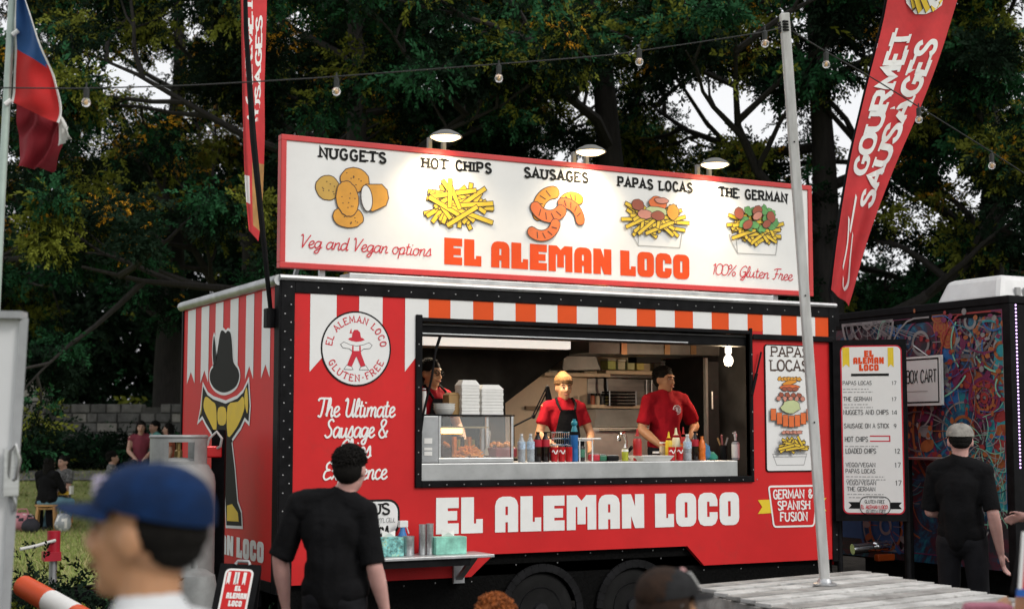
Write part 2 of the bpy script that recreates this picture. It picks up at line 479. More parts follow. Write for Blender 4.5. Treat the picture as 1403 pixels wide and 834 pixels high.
def text(mb, s, fr, x0, y0, h, font=CAPS, width=None, wt=1.6, mi=0, off=0.004, slant=0.0, track=1.6, serif=False, serif_len=1.0, x1=None):
    """writes s along frame fr; baseline start (x0,y0), cap height h, total width (metres)"""
    k = h / 10.0
    nat = text_width(s, font, track) * k
    if x1 is not None: width = x1 - x0
    sx = (width / nat if width else 1.0) * k
    x = x0
    for ch in s:
        wd, spec = font.get(ch, font[' '])
        si = 0
        for pts, cl, hard in glyph_strokes(spec):
            q = [Vector((x + (p.x + slant * p.y) * sx, y0 + p.y * k)) for p in pts]
            ribbon(mb, fr, q, wt * k, cl, off + 0.0004 * si, mi)
            si += 1
            if serif and hard and not cl:
                for e in (pts[0], pts[-1]):
                    if e.y < 0.2 or e.y > 9.8:
                        yy = y0 + (0.55 * wt / 2 if e.y < 5 else 10 - 0.55 * wt / 2) * k
                        c = x + e.x * sx
                        l = (wt * 0.5 + serif_len) * sx
                        ribbon(mb, fr, [Vector((c - l, yy)), Vector((c + l, yy))], 0.66 * wt * k, False, off + 0.0004 * si + 0.0002, mi)
                        si += 1
        x += (wd + track) * sx

def _rr(x0, y0, x1, y1, r, n=3):
    out = []
    for cx, cy, a in ((x1 - r, y1 - r, 0), (x0 + r, y1 - r, 90), (x0 + r, y0 + r, 180), (x1 - r, y0 + r, 270)):
        for i in range(n + 1):
            t = math.radians(a + 90 * i / n)
            out.append((cx + r * math.cos(t), cy + r * math.sin(t)))
    return out

BLOCK = {
 'E': (7, [[(0, 0), (7, 0), (7, 2.9), (3.6, 2.9), (3.6, 3.7), (6.5, 3.7), (6.5, 6.3), (3.6, 6.3), (3.6, 7.1), (7, 7.1), (7, 10), (0, 10)]]),
 'L': (6.8, [[(0, 0), (6.8, 0), (6.8, 3.9), (4.7, 3.9), (4.7, 2.7), (4, 2.7), (4, 10), (0, 10)]]),
 'A': (7.4, [[(0, 0), (3.3, 0), (3.3, 2.8), (4.1, 2.8), (4.1, 0), (7.4, 0), (7.4, 7.4), (7, 8.8), (6.2, 9.6), (5, 10), (2.4, 10), (1.2, 9.6), (.4, 8.8), (0, 7.4)], [(3.3, 4.8), (4.1, 4.8), (4.1, 7.2), (3.3, 7.2)]]),
 'M': (10, [[(0, 0), (3, 0), (3, 6.6), (3.6, 6.6), (3.6, 1.6), (6.4, 1.6), (6.4, 6.6), (7, 6.6), (7, 0), (10, 0), (10, 10), (6.6, 10), (5, 8.4), (3.4, 10), (0, 10)]]),
 'N': (7.8, [[(0, 0), (3.2, 0), (3.2, 3.6), (4.2, .9), (4.6, 0), (7.8, 0), (7.8, 10), (4.6, 10), (4.6, 6.4), (3.6, 9.1), (3.2, 10), (0, 10)]]),
 'O': (7.4, [_rr(0, 0, 7.4, 10, 2.2), [(3.2, 2.7), (4.2, 2.7), (4.2, 7.3), (3.2, 7.3)]]),
 'C': (7.2, [[(2.2, 0), (5, 0), (6.4, .6), (7.2, 2.2), (7.2, 4.1), (4.2, 4.1), (4.2, 2.7), (3.3, 2.7), (3.3, 7.3), (4.2, 7.3), (4.2, 5.9), (7.2, 5.9), (7.2, 7.8), (6.4, 9.4), (5, 10), (2.2, 10), (.7, 9.4), (0, 7.8), (0, 2.2), (.7, .6)]]),
 ' ': (2.4, []),
}
def block(mb, s, fr, x0, y0, h, x1, mi=0, off=0.004, track=0.75):
    k = h / 10
    nat = sum(BLOCK[c][0] + track for c in s) - track
    sx = (x1 - x0) / nat
    x = x0
    for c in s:
        wd, loops = BLOCK[c]
        if loops:
            ls = [[(x + p[0] * sx, y0 + p[1] * k) for p in l] for l in loops]
            mb.flat(fr, ls[0], ls[1:], off, mi)
        x += (wd + track) * sx

def ellipse(cx, cy, rx, ry, rot=0.0, n=28, wob=0.0, rnd=None):
    out = []
    for i in range(n):
        t = 2 * math.pi * i / n
        q = 1 + (rnd.uniform(-wob, wob) if wob else 0)
        x, y = rx * math.cos(t) * q, ry * math.sin(t) * q
        out.append((cx + x * math.cos(rot) - y * math.sin(rot), cy + x * math.sin(rot) + y * math.cos(rot)))
    return out

def grow(poly, g):
    cx = sum(p[0] for p in poly) / len(poly); cy = sum(p[1] for p in poly) / len(poly)
    out = []
    n = len(poly)
    ar = sum(poly[i][0] * poly[(i + 1) % n][1] - poly[(i + 1) % n][0] * poly[i][1] for i in range(n))
    sg = 1 if ar > 0 else -1
    for i in range(n):
        a = Vector(poly[i - 1]); b = Vector(poly[i]); c = Vector(poly[(i + 1) % n])
        d1 = (b - a).normalized(); d2 = (c - b).normalized()
        n1 = Vector((d1.y, -d1.x)) * sg; n2 = Vector((d2.y, -d2.x)) * sg
        m = (n1 + n2)
        if m.length < .3: m = n1
        m.normalize()
        out.append(tuple(b + m * g / max(.4, m.dot(n1))))
    return out

def inked(mb, fr, poly, off, fill, ink, g):
    """a filled drawing shape with an inked outline under it"""
    mb.flat(fr, grow(poly, g), (), off, ink)
    mb.flat(fr, poly, (), off + 0.0005, fill)
# ---------------------------------------------------------------- ground
def camground(lat, dep):
    """ground position from metres to the right of / ahead of the camera"""
    return CAM.x + _r.x * lat + _f.x * dep, CAM.y + _r.y * lat + _f.y * dep

def bank(x, y):
    """the lawn rises into a low bank on the far side"""
    dep = (x - CAM.x) * _f.x + (y - CAM.y) * _f.y
    t = min(1, max(0, (dep - 25.5) / 5.5))
    return 0.9 * t * t * (3 - 2 * t)

def make_ground():
    def axis(lo, hi, step, far):
        a = list(np.arange(lo, hi, step)); out = []
        v = lo; s_ = step
        while v > -far:
            s_ *= 1.6; v -= s_; out.insert(0, v)
        b = []; v = a[-1]; s_ = step
        while v < far:
            s_ *= 1.6; v += s_; b.append(v)
        return out + a + b
    ls = axis(-14, 16, 0.5, 600); ds = axis(-2, 42, 0.5, 600)
    rnd = random.Random(3)
    mb = MB(); V = []
    for d in ds:
        for l in ls:
            x, y = camground(l, d)
            near = -14 < l < 16 and 14 < d < 42
            V.append((x, y, bank(x, y) + (rnd.uniform(-.015, .015) if near else 0)))
    n = len(ls)
    mb.add(V, [(j * n + i, j * n + i + 1, (j + 1) * n + i + 1, (j + 1) * n + i) for j in range(len(ds) - 1) for i in range(n - 1)])
    m = mat('lawn', (0.27, 0.30, 0.11), 0.95, var=0.35, scale=0.9, bump=0.6, bscale=14, spec=0.1, dirt=((0.24, 0.21, 0.11), 0.9, 0.7))
    o = mb.build('ground', m, smooth=True)
    tag(o, 'worn green lawn rising to a low bank under the trees', None, kind='structure')
    # trodden dark soil around the trailers
    mb = MB()
    pts = [(-9, -3), (-9, 13.2), (-5, 13.8), (-2, 14.6), (1, 15.5), (3, 23), (8, 27), (14, 27), (14, -3)]
    P = []
    for l, d in pts:
        x, y = camground(l, d); P.append((x, y, 0.020))
    tris = tessellate_polygon([[Vector(p) for p in P]])
    mb.add(P, [tuple(t[::-1]) for t in tris])
    m = mat('dark_soil', (0.035, 0.030, 0.026), 0.95, var=0.5, scale=3, bump=0.8, bscale=22, spec=0.1)
    o = mb.build('soil', m)
    if o.data.polygons[0].normal.z < 0: o.data.flip_normals()
    tag(o, 'dark trodden soil under the food trailers', None, kind='structure')

make_ground()

def path_strip():
    mb = MB(); V = []; rows = []
    for i in range(25):
        l = -16 + i * 1.0
        for d in (29.7, 30.9):
            x, y = camground(l, d + 0.02 * l)
            V.append((x, y, bank(x, y) + 0.035))
    mb.add(V, [(2 * i, 2 * i + 2, 2 * i + 3, 2 * i + 1) for i in range(24)])
    o = mb.build('path', mat('path_grit', (0.16, 0.155, 0.15), 0.9, var=0.2, scale=4, bump=0.3))
    tag(o, 'narrow grey path across the lawn', None, kind='structure')
path_strip()

# ---------------------------------------------------------------- grass blades on the visible lawn
def grass():
    rng = np.random.default_rng(5)
    N = 26000
    dep = 14.2 + (31 - 14.2) * rng.random(N) ** 0.8
    px = rng.uniform(-60, 420, N)
    lat = (px - 701.5) / FPX * dep
    x = CAM.x + _r.x * lat + _f.x * dep; y = CAM.y + _r.y * lat + _f.y * dep
    t = np.clip((dep - 25.5) / 5.5, 0, 1)
    z = 0.9 * t * t * (3 - 2 * t)
    a = rng.uniform(0, 2 * np.pi, N); h = rng.uniform(.03, .085, N); wd = rng.uniform(.006, .014, N)
    lx = rng.normal(0, .035, N); ly = rng.normal(0, .035, N)
    v = np.zeros((N, 3, 3))
    v[:, 0] = np.stack([x - np.cos(a) * wd, y - np.sin(a) * wd, z], 1)
    v[:, 1] = np.stack([x + np.cos(a) * wd, y + np.sin(a) * wd, z], 1)
    v[:, 2] = np.stack([x + lx, y + ly, z + h], 1)
    mats_ = [mat('grass_blade', (0.25, 0.31, 0.09), 0.8, var=0.3, scale=2, spec=0.1), mat('dry_grass_blade', (0.40, 0.36, 0.17), 0.85, var=0.2, scale=2, spec=0.1)]
    o = raw_mesh('grass', v.reshape(-1, 3), np.arange(3 * N).reshape(N, 3), mats_, (rng.random(N) < .35).astype(int))
    tag(o, 'short patchy grass growing on the lawn', 'grass', kind='stuff')

def raw_mesh(name, v, f, mats_, mi, parent=None):
    me = bpy.data.meshes.new(name)
    k = f.shape[1]
    me.vertices.add(len(v)); me.loops.add(f.size); me.polygons.add(len(f))
    me.vertices.foreach_set('co', np.ascontiguousarray(v, dtype=np.float32).ravel())
    me.loops.foreach_set('vertex_index', np.ascontiguousarray(f, dtype=np.int32).ravel())
    me.polygons.foreach_set('loop_start', np.arange(0, f.size, k, dtype=np.int32))
    me.polygons.foreach_set('loop_total', np.full(len(f), k, dtype=np.int32))
    for m_ in mats_: me.materials.append(m_)
    me.polygons.foreach_set('material_index', np.ascontiguousarray(mi, dtype=np.int32))
    me.update(calc_edges=True)
    o = bpy.data.objects.new(name, me)
    COL.objects.link(o)
    if parent: o.parent = parent
    ORI[o] = _origin(parent) if parent else Vector((0, 0, 0))
    return o
grass()

# ---------------------------------------------------------------- foliage
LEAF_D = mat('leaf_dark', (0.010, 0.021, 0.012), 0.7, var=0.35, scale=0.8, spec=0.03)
LEAF_G = mat('leaf_green', (0.022, 0.082, 0.034), 0.7, var=0.35, scale=0.9, spec=0.04)
LEAF_Y = mat('leaf_olive', (0.17, 0.19, 0.03), 0.7, var=0.3, scale=0.9, spec=0.04)
FLOWER = mat('orange_flower', (0.62, 0.30, 0.02), 0.7, var=0.25, scale=3, spec=0.1)
BARK = mat('bark', (0.022, 0.019, 0.017), 0.9, var=0.35, scale=7, stretch=(3, 3, .6), bump=0.6, bscale=12)

def frond_template(K=9, seed=1):
    """a loose spray of K small pointed leaves along a bent twig, as triangles"""
    rn = random.Random(seed)
    v = []; f = []
    for i in range(K):
        t = 0.10 + 0.90 * i / (K - 1)
        z0 = -0.28 * t * t
        a = rn.uniform(.35, 1.25) * (1 if i % 2 else -1)
        el = rn.uniform(-.7, .35)
        d = Vector((math.cos(a), math.sin(a), el)).normalized()
        w_ = Vector((-math.sin(a), math.cos(a), rn.uniform(-.5, .5))).normalized() * .075
        ln = rn.uniform(.26, .44)
        o = Vector((t, 0, z0)); m = o + d * ln * .5; e = o + d * ln
        b = len(v)
        v += [tuple(o), tuple(m + w_), tuple(m - w_), tuple(e)]
        f += [(b, b + 2, b + 1), (b + 1, b + 2, b + 3)]
    return np.array(v), np.array(f)
FV, FF = frond_template()

def fronds(P, D, S, rng, mats_idx):
    """place a feathery leaf at each P along D, size S"""
    N = len(P)
    D = D / (np.linalg.norm(D, axis=1, keepdims=True) + 1e-9)
    r = rng.normal(size=(N, 3)); r[:, 2] *= .6
    side = np.cross(D, r); side /= (np.linalg.norm(side, axis=1, keepdims=True) + 1e-9)
    nrm = np.cross(side, D)
    nrm *= np.where(nrm[:, 2:3] < 0, -1, 1)
    v = P[:, None, :] + S[:, None, None] * (FV[None, :, 0:1] * D[:, None, :] + FV[None, :, 1:2] * side[:, None, :] + FV[None, :, 2:3] * nrm[:, None, :])
    f = FF[None] + (np.arange(N) * len(FV))[:, None, None]
    return v.reshape(-1, 3), f.reshape(-1, 3), np.repeat(mats_idx, len(FF))

def tree_meshes(seed, H=15.0, R=5.2, low=0.22, n_limb=8, dens=1.0, green=.25, olive=.12, flower=.0, sz=(.17, .36)):
    rng = np.random.default_rng(seed); rnd = random.Random(seed)
    wood = MB(); clumps = []
    bend = Vector((rnd.uniform(-.8, .8), rnd.uniform(-.8, .8), 0))
    tr = []
    for i in range(7):
        t = i / 6
        tr.append(Vector((bend.x * t * t, bend.y * t * t, H * .86 * t)) + Vector((rnd.uniform(-.15, .15), rnd.uniform(-.15, .15), 0)) * (1 if i else 0))
    r0 = H * .024
    wood.tube([tr[0] + Vector((0, 0, -.3))] + tr, [r0 * 1.5] + [r0 * (1 - .88 * i / 6) for i in range(7)], 9)
    def along(t):
        k = min(5, int(t * 6)); u = t * 6 - k
        return tr[k].lerp(tr[k + 1], u)
    def grow_branch(p, d, ln, r, lvl):
        pts = [p]; q = p.copy(); dd = d.copy()
        n = 5
        for i in range(n):
            dd = (dd + Vector((rnd.uniform(-.28, .28), rnd.uniform(-.28, .28), rnd.uniform(-.14, .2)))).normalized()
            q = q + dd * ln / n
            pts.append(q.copy())
        wood.tube(pts, [r * (1 - .8 * i / n) for i in range(n + 1)], 6 if lvl else 7)
        if lvl == 2:
            for i in (2, 3, 4, 5): clumps.append((pts[i], ln * .30, dd))
            return
        nb = 5 if lvl == 0 else 4
        for j in range(nb):
            t = .35 + .65 * (j + rnd.random() * .6) / nb
            k = min(n - 1, int(t * n)); b = pts[k].lerp(pts[k + 1], t * n - k)
            ax = Vector((rnd.uniform(-1, 1), rnd.uniform(-1, 1), rnd.uniform(-.35, .55)))
            nd = (dd * .7 + ax.normalized() * .8).normalized()
            grow_branch(b, nd, ln * rnd.uniform(.42, .6), r * .5, lvl + 1)
        clumps.append((pts[-1], ln * .22, dd))
    for j in range(n_limb):
        t = low + (.95 - low) * (j + .5 * rnd.random()) / n_limb
        a = j * 2.4 + rnd.uniform(-.5, .5)
        d = Vector((math.cos(a), math.sin(a), rnd.uniform(.05, .6))).normalized()
        prof = math.sin(math.pi * min(1, (.18 + .82 * (t - low) / (1 - low)) * .92)) ** .6
        grow_branch(along(t), d, R * prof * rnd.uniform(.8, 1.1), r0 * .42 * (1.15 - t), 0)
    grow_branch(tr[-1], Vector((.1, .1, 1)).normalized(), R * .55, r0 * .2, 1)
    # leaves round the twigs
    P = []; D = []; M = []; S = []
    for c, rad, dd in clumps:
        if rnd.random() < .32: continue
        n = int(66 * dens * rnd.uniform(.3, 1.4))
        off = rng.normal(size=(n, 3)) * np.array([rad, rad, rad * .55]) * .40
        P.append(np.array(c)[None] + off)
        dr = off + rng.normal(size=(n, 3)) * rad * .6 + np.array([0, 0, -.12 * rad])
        D.append(dr)
        u = rnd.random()
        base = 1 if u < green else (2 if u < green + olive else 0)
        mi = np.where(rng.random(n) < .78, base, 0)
        if flower and rnd.random() < flower:
            mi = np.where(rng.random(n) < .42, 3, mi)
        M.append(mi); S.append(rng.uniform(sz[0], sz[1], n) * np.where(mi == 3, .5, 1))
    P = np.concatenate(P); D = np.concatenate(D); M = np.concatenate(M); S = np.concatenate(S)
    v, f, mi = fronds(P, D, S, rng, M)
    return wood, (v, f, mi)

LM = [LEAF_D, LEAF_G, LEAF_Y, FLOWER]
TREES = {}
def tree_kind(key, **kw):
    wood, leaf = tree_meshes(**kw)
    TREES[key] = [wood, leaf, None]

def plant_tree(key, lat, dep, rz, sc, label, group='trees standing behind the trailers'):
    x, y = camground(lat, dep)
    t = thing('tree', label, 'tree', (x, y, bank(x, y)), group, rz, local=True)
    t.scale = (sc, sc, sc)
    k = TREES[key]
    if k[2] is None:
        tr = k[0].build('trunk', BARK, t, smooth=True)
        cr = raw_mesh('crown', k[1][0], k[1][1], LM, k[1][2], t)
        k[2] = (tr, cr)
    else:
        for o in k[2]:
            c = o.copy(); COL.objects.link(c); c.parent = t
    return t

tree_kind('flowering', seed=11, H=15, R=5.4, low=.2, n_limb=9, dens=.85, green=.25, olive=.40, flower=.5)
tree_kind('feathery', seed=23, H=16, R=5.8, low=.16, n_limb=10, dens=.92, green=.38, olive=.20, flower=.09)
tree_kind('dense', seed=37, H=15, R=5.6, low=.14, n_limb=11, dens=1.15, green=.32, olive=.17, flower=.06)
for a in [
    ('feathery', -14.2, 35.2, 0.4, 1.0, 'dark feathery tree behind the drooping flag at the left edge'),
    ('flowering', -5.4, 30.5, 3.6, .92, 'orange-blossomed tree leaning over the lawn beyond the gas cylinder'),
    ('flowering', -8.4, 36.6, 2.1, 1.12, 'tree with orange blossom left of the narrow red feather flag'),
    ('dense', -2.4, 25.5, 4.0, 0.95, 'dense dark tree straight behind the left half of the roof sign'),
    ('feathery', 1.9, 26.5, 1.2, 1.02, 'dark feathery tree behind the middle floodlight of the roof sign'),
    ('dense', 5.4, 25.0, 2.6, 1.0, 'dense dark tree behind the pale festoon pole'),
    ('flowering', 8.6, 26.5, 5.1, 1.0, 'blossom-flecked tree behind the wide sausage feather flag'),
    ('feathery', 12.0, 24.0, 3.4, 1.0, 'dark tree rising at the right edge above the white roof unit'),
    ('dense', -2.8, 37.0, 0.2, 1.1, 'far dark tree seen through the gap left of the roof sign'),
]:
    plant_tree(*a)

# low shrubs: leafy domes
def shrub(lat, dep, r, h, label, seed, mi_p=(.75, .2, .05), group='shrubs under the trees', n=900, sz=(.2, .36), name='shrub', z=None, cat='shrub'):
    rng = np.random.default_rng(seed)
    x, y = camground(lat, dep)
    t = thing(name, label, cat, (x, y, bank(x, y) if z is None else z), group, local=True)
    rnd = random.Random(seed)
    st = MB()
    C = []
    for i in range(9):
        a = rnd.uniform(0, 6.28); q = rnd.uniform(.2, .85)
        e = Vector((math.cos(a) * r * q, math.sin(a) * r * q, h * rnd.uniform(.45, .95) * (1.1 - .5 * q)))
        st.tube([Vector((0, 0, -.05)), e * .5 + Vector((0, 0, h * .1)), e], [.03, .02, .008], 5)
        C.append(e)
    st.build('stem', BARK, t)
    P = []
    for e in C:
        P.append(np.array(e)[None] + rng.normal(size=(n // 9, 3)) * np.array([r * .3, r * .3, h * .22]))
    P = np.concatenate(P); P[:, 2] = np.abs(P[:, 2])
    D = P - np.array([0, 0, h * .3]) + rng.normal(size=P.shape) * r * .4
    M = rng.choice(3, len(P), p=mi_p)
    v, f, mi = fronds(P, D, rng.uniform(sz[0], sz[1], len(P)), rng, M)
    raw_mesh('foliage', v, f, LM, mi, t)
    return t

sh = [(-13.6, 30.6), (-11.8, 31.0), (-10.0, 30.4), (-8.3, 30.9), (-6.6, 30.4), (-5.0, 31.0)]
shl = ['low dark shrub half hidden by the white van door', 'low dark shrub above the person on the wooden stool', 'low dark shrub below the stone pillar',
       'low dark shrub under the plain middle of the stone wall', 'low dark shrub left of the woman in the burgundy top', 'low dark shrub right of the woman in the burgundy top']
for i, (l, d) in enumerate(sh):
    shrub(l, d + 1.6, 1.15, .66, shl[i], 100 + i, mi_p=(.86, .12, .02), group='low shrubs along the foot of the stone wall', n=1100)

# far wood that reads as one mass
def far_wood():
    rng = np.random.default_rng(77)
    N = 52000
    lat = rng.uniform(-32, 34, N); dep = rng.uniform(46, 54, N)
    hmax = 8.6 + 1.3 * np.sin(lat * .5) + 1.0 * np.sin(lat * 1.7 + 1) - 3.2 / (1 + np.exp(-(lat - 9) * .6))
    z = .6 + hmax * rng.random(N) ** .8
    P = np.stack([CAM.x + _r.x * lat + _f.x * dep, CAM.y + _r.y * lat + _f.y * dep, z], 1)
    D = rng.normal(size=(N, 3))
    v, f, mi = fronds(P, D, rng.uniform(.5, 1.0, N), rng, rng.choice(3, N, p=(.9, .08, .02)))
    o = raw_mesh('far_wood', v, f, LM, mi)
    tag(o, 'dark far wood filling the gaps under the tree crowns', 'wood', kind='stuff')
far_wood()

# ---------------------------------------------------------------- old stone wall and pillar on the bank
def stone_wall():
    STONE = [mat('stone_%s' % n, c, 0.9, var=.25, scale=5, bump=.5, bscale=18) for n, c in
             (('grey', (.20, .195, .18)), ('pale', (.32, .305, .27)), ('dark', (.14, .138, .13)))]
    rnd = random.Random(8)
    D = 34.6
    lf = lambda l: camground(l, D)
    x, y = lf(-8)
    t = thing('stone_wall', 'old wall of rough grey stone blocks behind the seated people', 'wall', (x, y, .7))
    mb = MB(); mor = MB()
    z = .62
    rows = 8
    for rI in range(rows):
        hh = 1.75 / rows
        l = -11.6 - rnd.random() * .4
        while l < -2.0:
            wd = rnd.uniform(.22, .58)
            a = Vector((*lf(l + .015), z + hh / 2)); b = Vector((*lf(l + wd - .015), z + hh / 2))
            c = (a + b) / 2 - Vector((_f.x, _f.y, 0)) * rnd.uniform(0, .05)
            if not (rI == rows - 1 and rnd.random() < .12):
                mb.obox(c, (b - a) / 2, Vector((_f.x, _f.y, 0)) * .2, (0, 0, hh / 2 - .012), rnd.choice((0, 0, 1, 2)))
            l += wd
        z += hh
    a = Vector((*lf(-11.7), 1.45)); b = Vector((*lf(-1.8), 1.45))
    mor.obox((a + b) / 2, (b - a) / 2, Vector((_f.x, _f.y, 0)) * .185, (0, 0, .84), 0)
    mb.build('blocks', STONE, t, bevel=.02)
    mor.build('mortar', mat('mortar', (.09, .088, .08), .95, var=.3), t)
    # pillar
    x, y = lf(-10.9)
    p = thing('stone_pillar', 'square stone pillar standing at the left end of the stone wall', 'pillar', (x, y - .1, .7))
    mb = MB()
    for k in range(8):
        s_ = .34 + rnd.uniform(-.02, .02)
        mb.obox((x - _f.x * .45, y - _f.y * .45, .72 + .28 * k + .14), Vector((_r.x, _r.y, 0)) * s_, Vector((_f.x, _f.y, 0)) * s_, (0, 0, .13), rnd.choice((0, 1, 2)))
    mb.build('blocks', STONE, p, bevel=.02)
    mb = MB()
    mb.obox((x - _f.x * .45, y - _f.y * .45, 3.02), Vector((_r.x, _r.y, 0)) * .42, Vector((_f.x, _f.y, 0)) * .42, (0, 0, .06), 0)
    mb.build('capstone', STONE, p, bevel=.02)
stone_wall()
# ---------------------------------------------------------------- the food trailer
L, W, ZT, ZB = 5.035, 2.55, 2.771, 0.594
FR = Frame((0, 0, 0), (1, 0, 0), (0, 0, 1), (0, -1, 0))
SF = Frame((0, 0, 0), (0, -1, 0), (0, 0, 1), (-1, 0, 0))
def FP(px, py):
    p = at(px, py, y=0.0); return (p.x, p.z)
def SP(px, py):
    p = at(px, py, x=0.0); return (-p.y, p.z)

trailer = thing('food_trailer', 'red food trailer with striped awning band and open serving window', 'food trailer', (0, 0, 0))

WX0, WX1 = FP(577, 550)[0], FP(1027, 550)[0]
WZ0, WZ1 = FP(800, 655)[1] , FP(800, 449)[1]
x645, x677 = FP(645.4, 790)[0], FP(676.8, 758)[0]
x942, x965 = FP(941.8, 747.8)[0], FP(964.7, 773.7)[0]
zA = FP(800, 753.5)[1]

def arch(cx, r, z0, n=12):
    return [(cx + r * math.cos(math.pi - math.pi * i / n), z0 + r * math.sin(math.pi - math.pi * i / n)) for i in range(n + 1)]

def build_shell():
    mb = MB()
    outer = [(.02, ZB), (x645, ZB), (x677, zA), (x942, zA), (x965, ZB), (L - .02, ZB), (L - .02, ZT - .02), (.02, ZT - .02)]
    hole = [(WX0, WZ0), (WX0, WZ1), (WX1, WZ1), (WX1, WZ0)]
    mb.prism([(x, 0, z) for x, z in outer], (0, .045, 0), [[(x, 0, z) for x, z in hole]], 0)
    mb.build('side_panel', [RED], trailer)
    mb = MB()
    mb.box(.0, .04, .06, W, ZB - .05, ZT - .03)
    mb.build('end_panel', [RED], trailer)
    mb = MB()
    mb.box(L - .04, L, .06, W, ZB - .05, ZT - .03)
    mb.build('end_panel', [RED], trailer)
    mb = MB()
    mb.box(.041, L - .041, W - .05, W, ZB, ZT - .03)
    mb.build('rear_panel', [CREAM], trailer)
    mb = MB()
    mb.box(.045, .06, .06, W - .06, ZB + .1, ZT - .09)
    mb.box(.07, L - .07, W - .075, W - .055, ZB + .1, ZT - .1)
    mb.build('inner_lining', [CREAM], trailer)
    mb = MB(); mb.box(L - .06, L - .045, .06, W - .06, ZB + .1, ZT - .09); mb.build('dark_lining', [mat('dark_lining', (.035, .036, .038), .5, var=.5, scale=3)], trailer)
    mb = MB()
    mb.box(-.01, L + .01, -.008, W + .01, ZT - .025, ZT + .02)
    mb.build('roof', [mat('roof_sheet', (.30, .32, .32), .5, .3, var=.2)], trailer, bevel=.015)
    mb = MB()
    mb.box(.05, L - .05, .05, W - .06, ZT - .09, ZT - .03)
    mb.build('ceiling', [mat('ceiling_panel', (.55, .53, .48), .5, var=.1)], trailer)
    mb = MB()
    mb.box(.045, L - .045, .05, W - .06, ZB, ZB + .08)
    mb.build('floor', [BLACK_M], trailer)
    # black edge trims with rivets
    t = MB()
    pr = .012
    tl = FP(402.5, 500)[0]; tr_ = FP(1134.5, 430)[0]
    t.box(0, tl, -pr, .0, ZB - .02, ZT - .02)                     # near corner, serving side
    t.box(-pr, 0, -pr, .10, ZB - .06, ZT - .02)                   # near corner, end side
    t.box(tl, tr_, -pr, .0, ZT - .105, ZT - .02)                  # along the top
    t.box(tr_, L + pr, -pr, .0, ZB - .02, ZT - .02)               # far corner
    t.box(L, L + pr, -pr + .001, .1, ZB - .06, ZT - .021)
    t.box(-pr, 0, W - .04, W, ZB - .06, ZT - .02)
    t.box(-pr, -.001, .1, W - .04, ZB - .06, ZB + .02)
    tm = t.build('edge_trim', [BLACK], trailer, bevel=.004)
    rv = MB()
    def rivet(x, z): rv.ell((x, -pr - .002, z), (.0065, .004, .0065), 6)
    k = 0
    for i in range(17): rivet(tl * .72, ZB + .08 + i * .127)
    for i in range(17): rivet(.03, ZB + .14 + i * .127)
    for i in range(26): rivet(.28 + i * .183, ZT - .062)
    for i in range(17): rivet(L - .025, ZB + .08 + i * .125)
    rv.build('rivets', [RIVET], tm, smooth=True)
    # silver roof moulding on the end wall
    r = MB()
    r.tube([(-.012, -.005, ZT - .018), (-.012, W + .01, ZT - .018)], .04, 10)
    r.tube([(-.012, -.012, ZT - .0), (L + .012, -.012, ZT - .0)], .022, 8)
    r.build('roof_moulding', [ALU], trailer, smooth=True)
build_shell()

def build_stripes():
    edges = [402.5, 425, 461, 492, 524, 555, 587, 617, 648, 676, 706, 734, 763.5, 790, 819, 844, 872, 898, 924, 949, 974.5, 998, 1023.6, 1044.5, 1069.6, 1091, 1116, 1134]
    ztop = ZT - .106
    for i in range(1, len(edges) - 1, 2):
        a, b = edges[i], edges[i + 1]
        xa = FP(a, 420)[0]; xb = FP(b, 420)[0]
        if a < 560:
            zb = FP(a, 509)[1]; zm = zb + (xb - xa) * .55
            poly = [(xa, zb), ((xa + xb) / 2, zm), (xb, zb), (xb, ztop), (xa, ztop)]
            if a > 550:
                poly = [(xa, zb), (WX0 - .045, zb + .11), (WX0 - .045, WZ1 + .03), (xb, WZ1 + .03), (xb, ztop), (xa, ztop)]
        else:
            zb = WZ1 + .028
            if a > 1035: zb = FP(1080, 459)[1]
            poly = [(xa, zb), (xb, zb), (xb, ztop), (xa, ztop)]
        mb = MB(); mb.flat(FR, poly, (), .003, 0); mb.build('awning_stripe', [WHITE], trailer)
        if a > 550 and i + 2 < len(edges):
            xc = FP(edges[i + 2], 420)[0]; zo = WZ1 + .028 if a < 1020 else FP(1080, 459)[1]
            mb = MB(); mb.flat(FR, [(xb, zo), (xc, zo), (xc, ztop), (xb, ztop)], (), .0025, 0); mb.build('awning_stripe', [ORANGE], trailer)  # from the window on, the stripes between the whites are orange
    # short stripes on the end wall
    wh = [(257.6, 268), (276, 286.5), (295.4, 305.8), (315.5, 326.5), (337, 348), (358.8, 370.6)]
    for a, b in wh:
        xa, za = SP(a, 470); xb, _ = SP(b, 470)
        zb = SP(a, 526 - (a - 257) * .075)[1]
        mb = MB(); mb.flat(SF, [(xa, zb), ((xa + xb) / 2, zb + .10), (xb, zb), (xb, ZT - .065), (xa, ZT - .065)], (), .003, 0); mb.build('awning_stripe', [WHITE], trailer)
build_stripes()

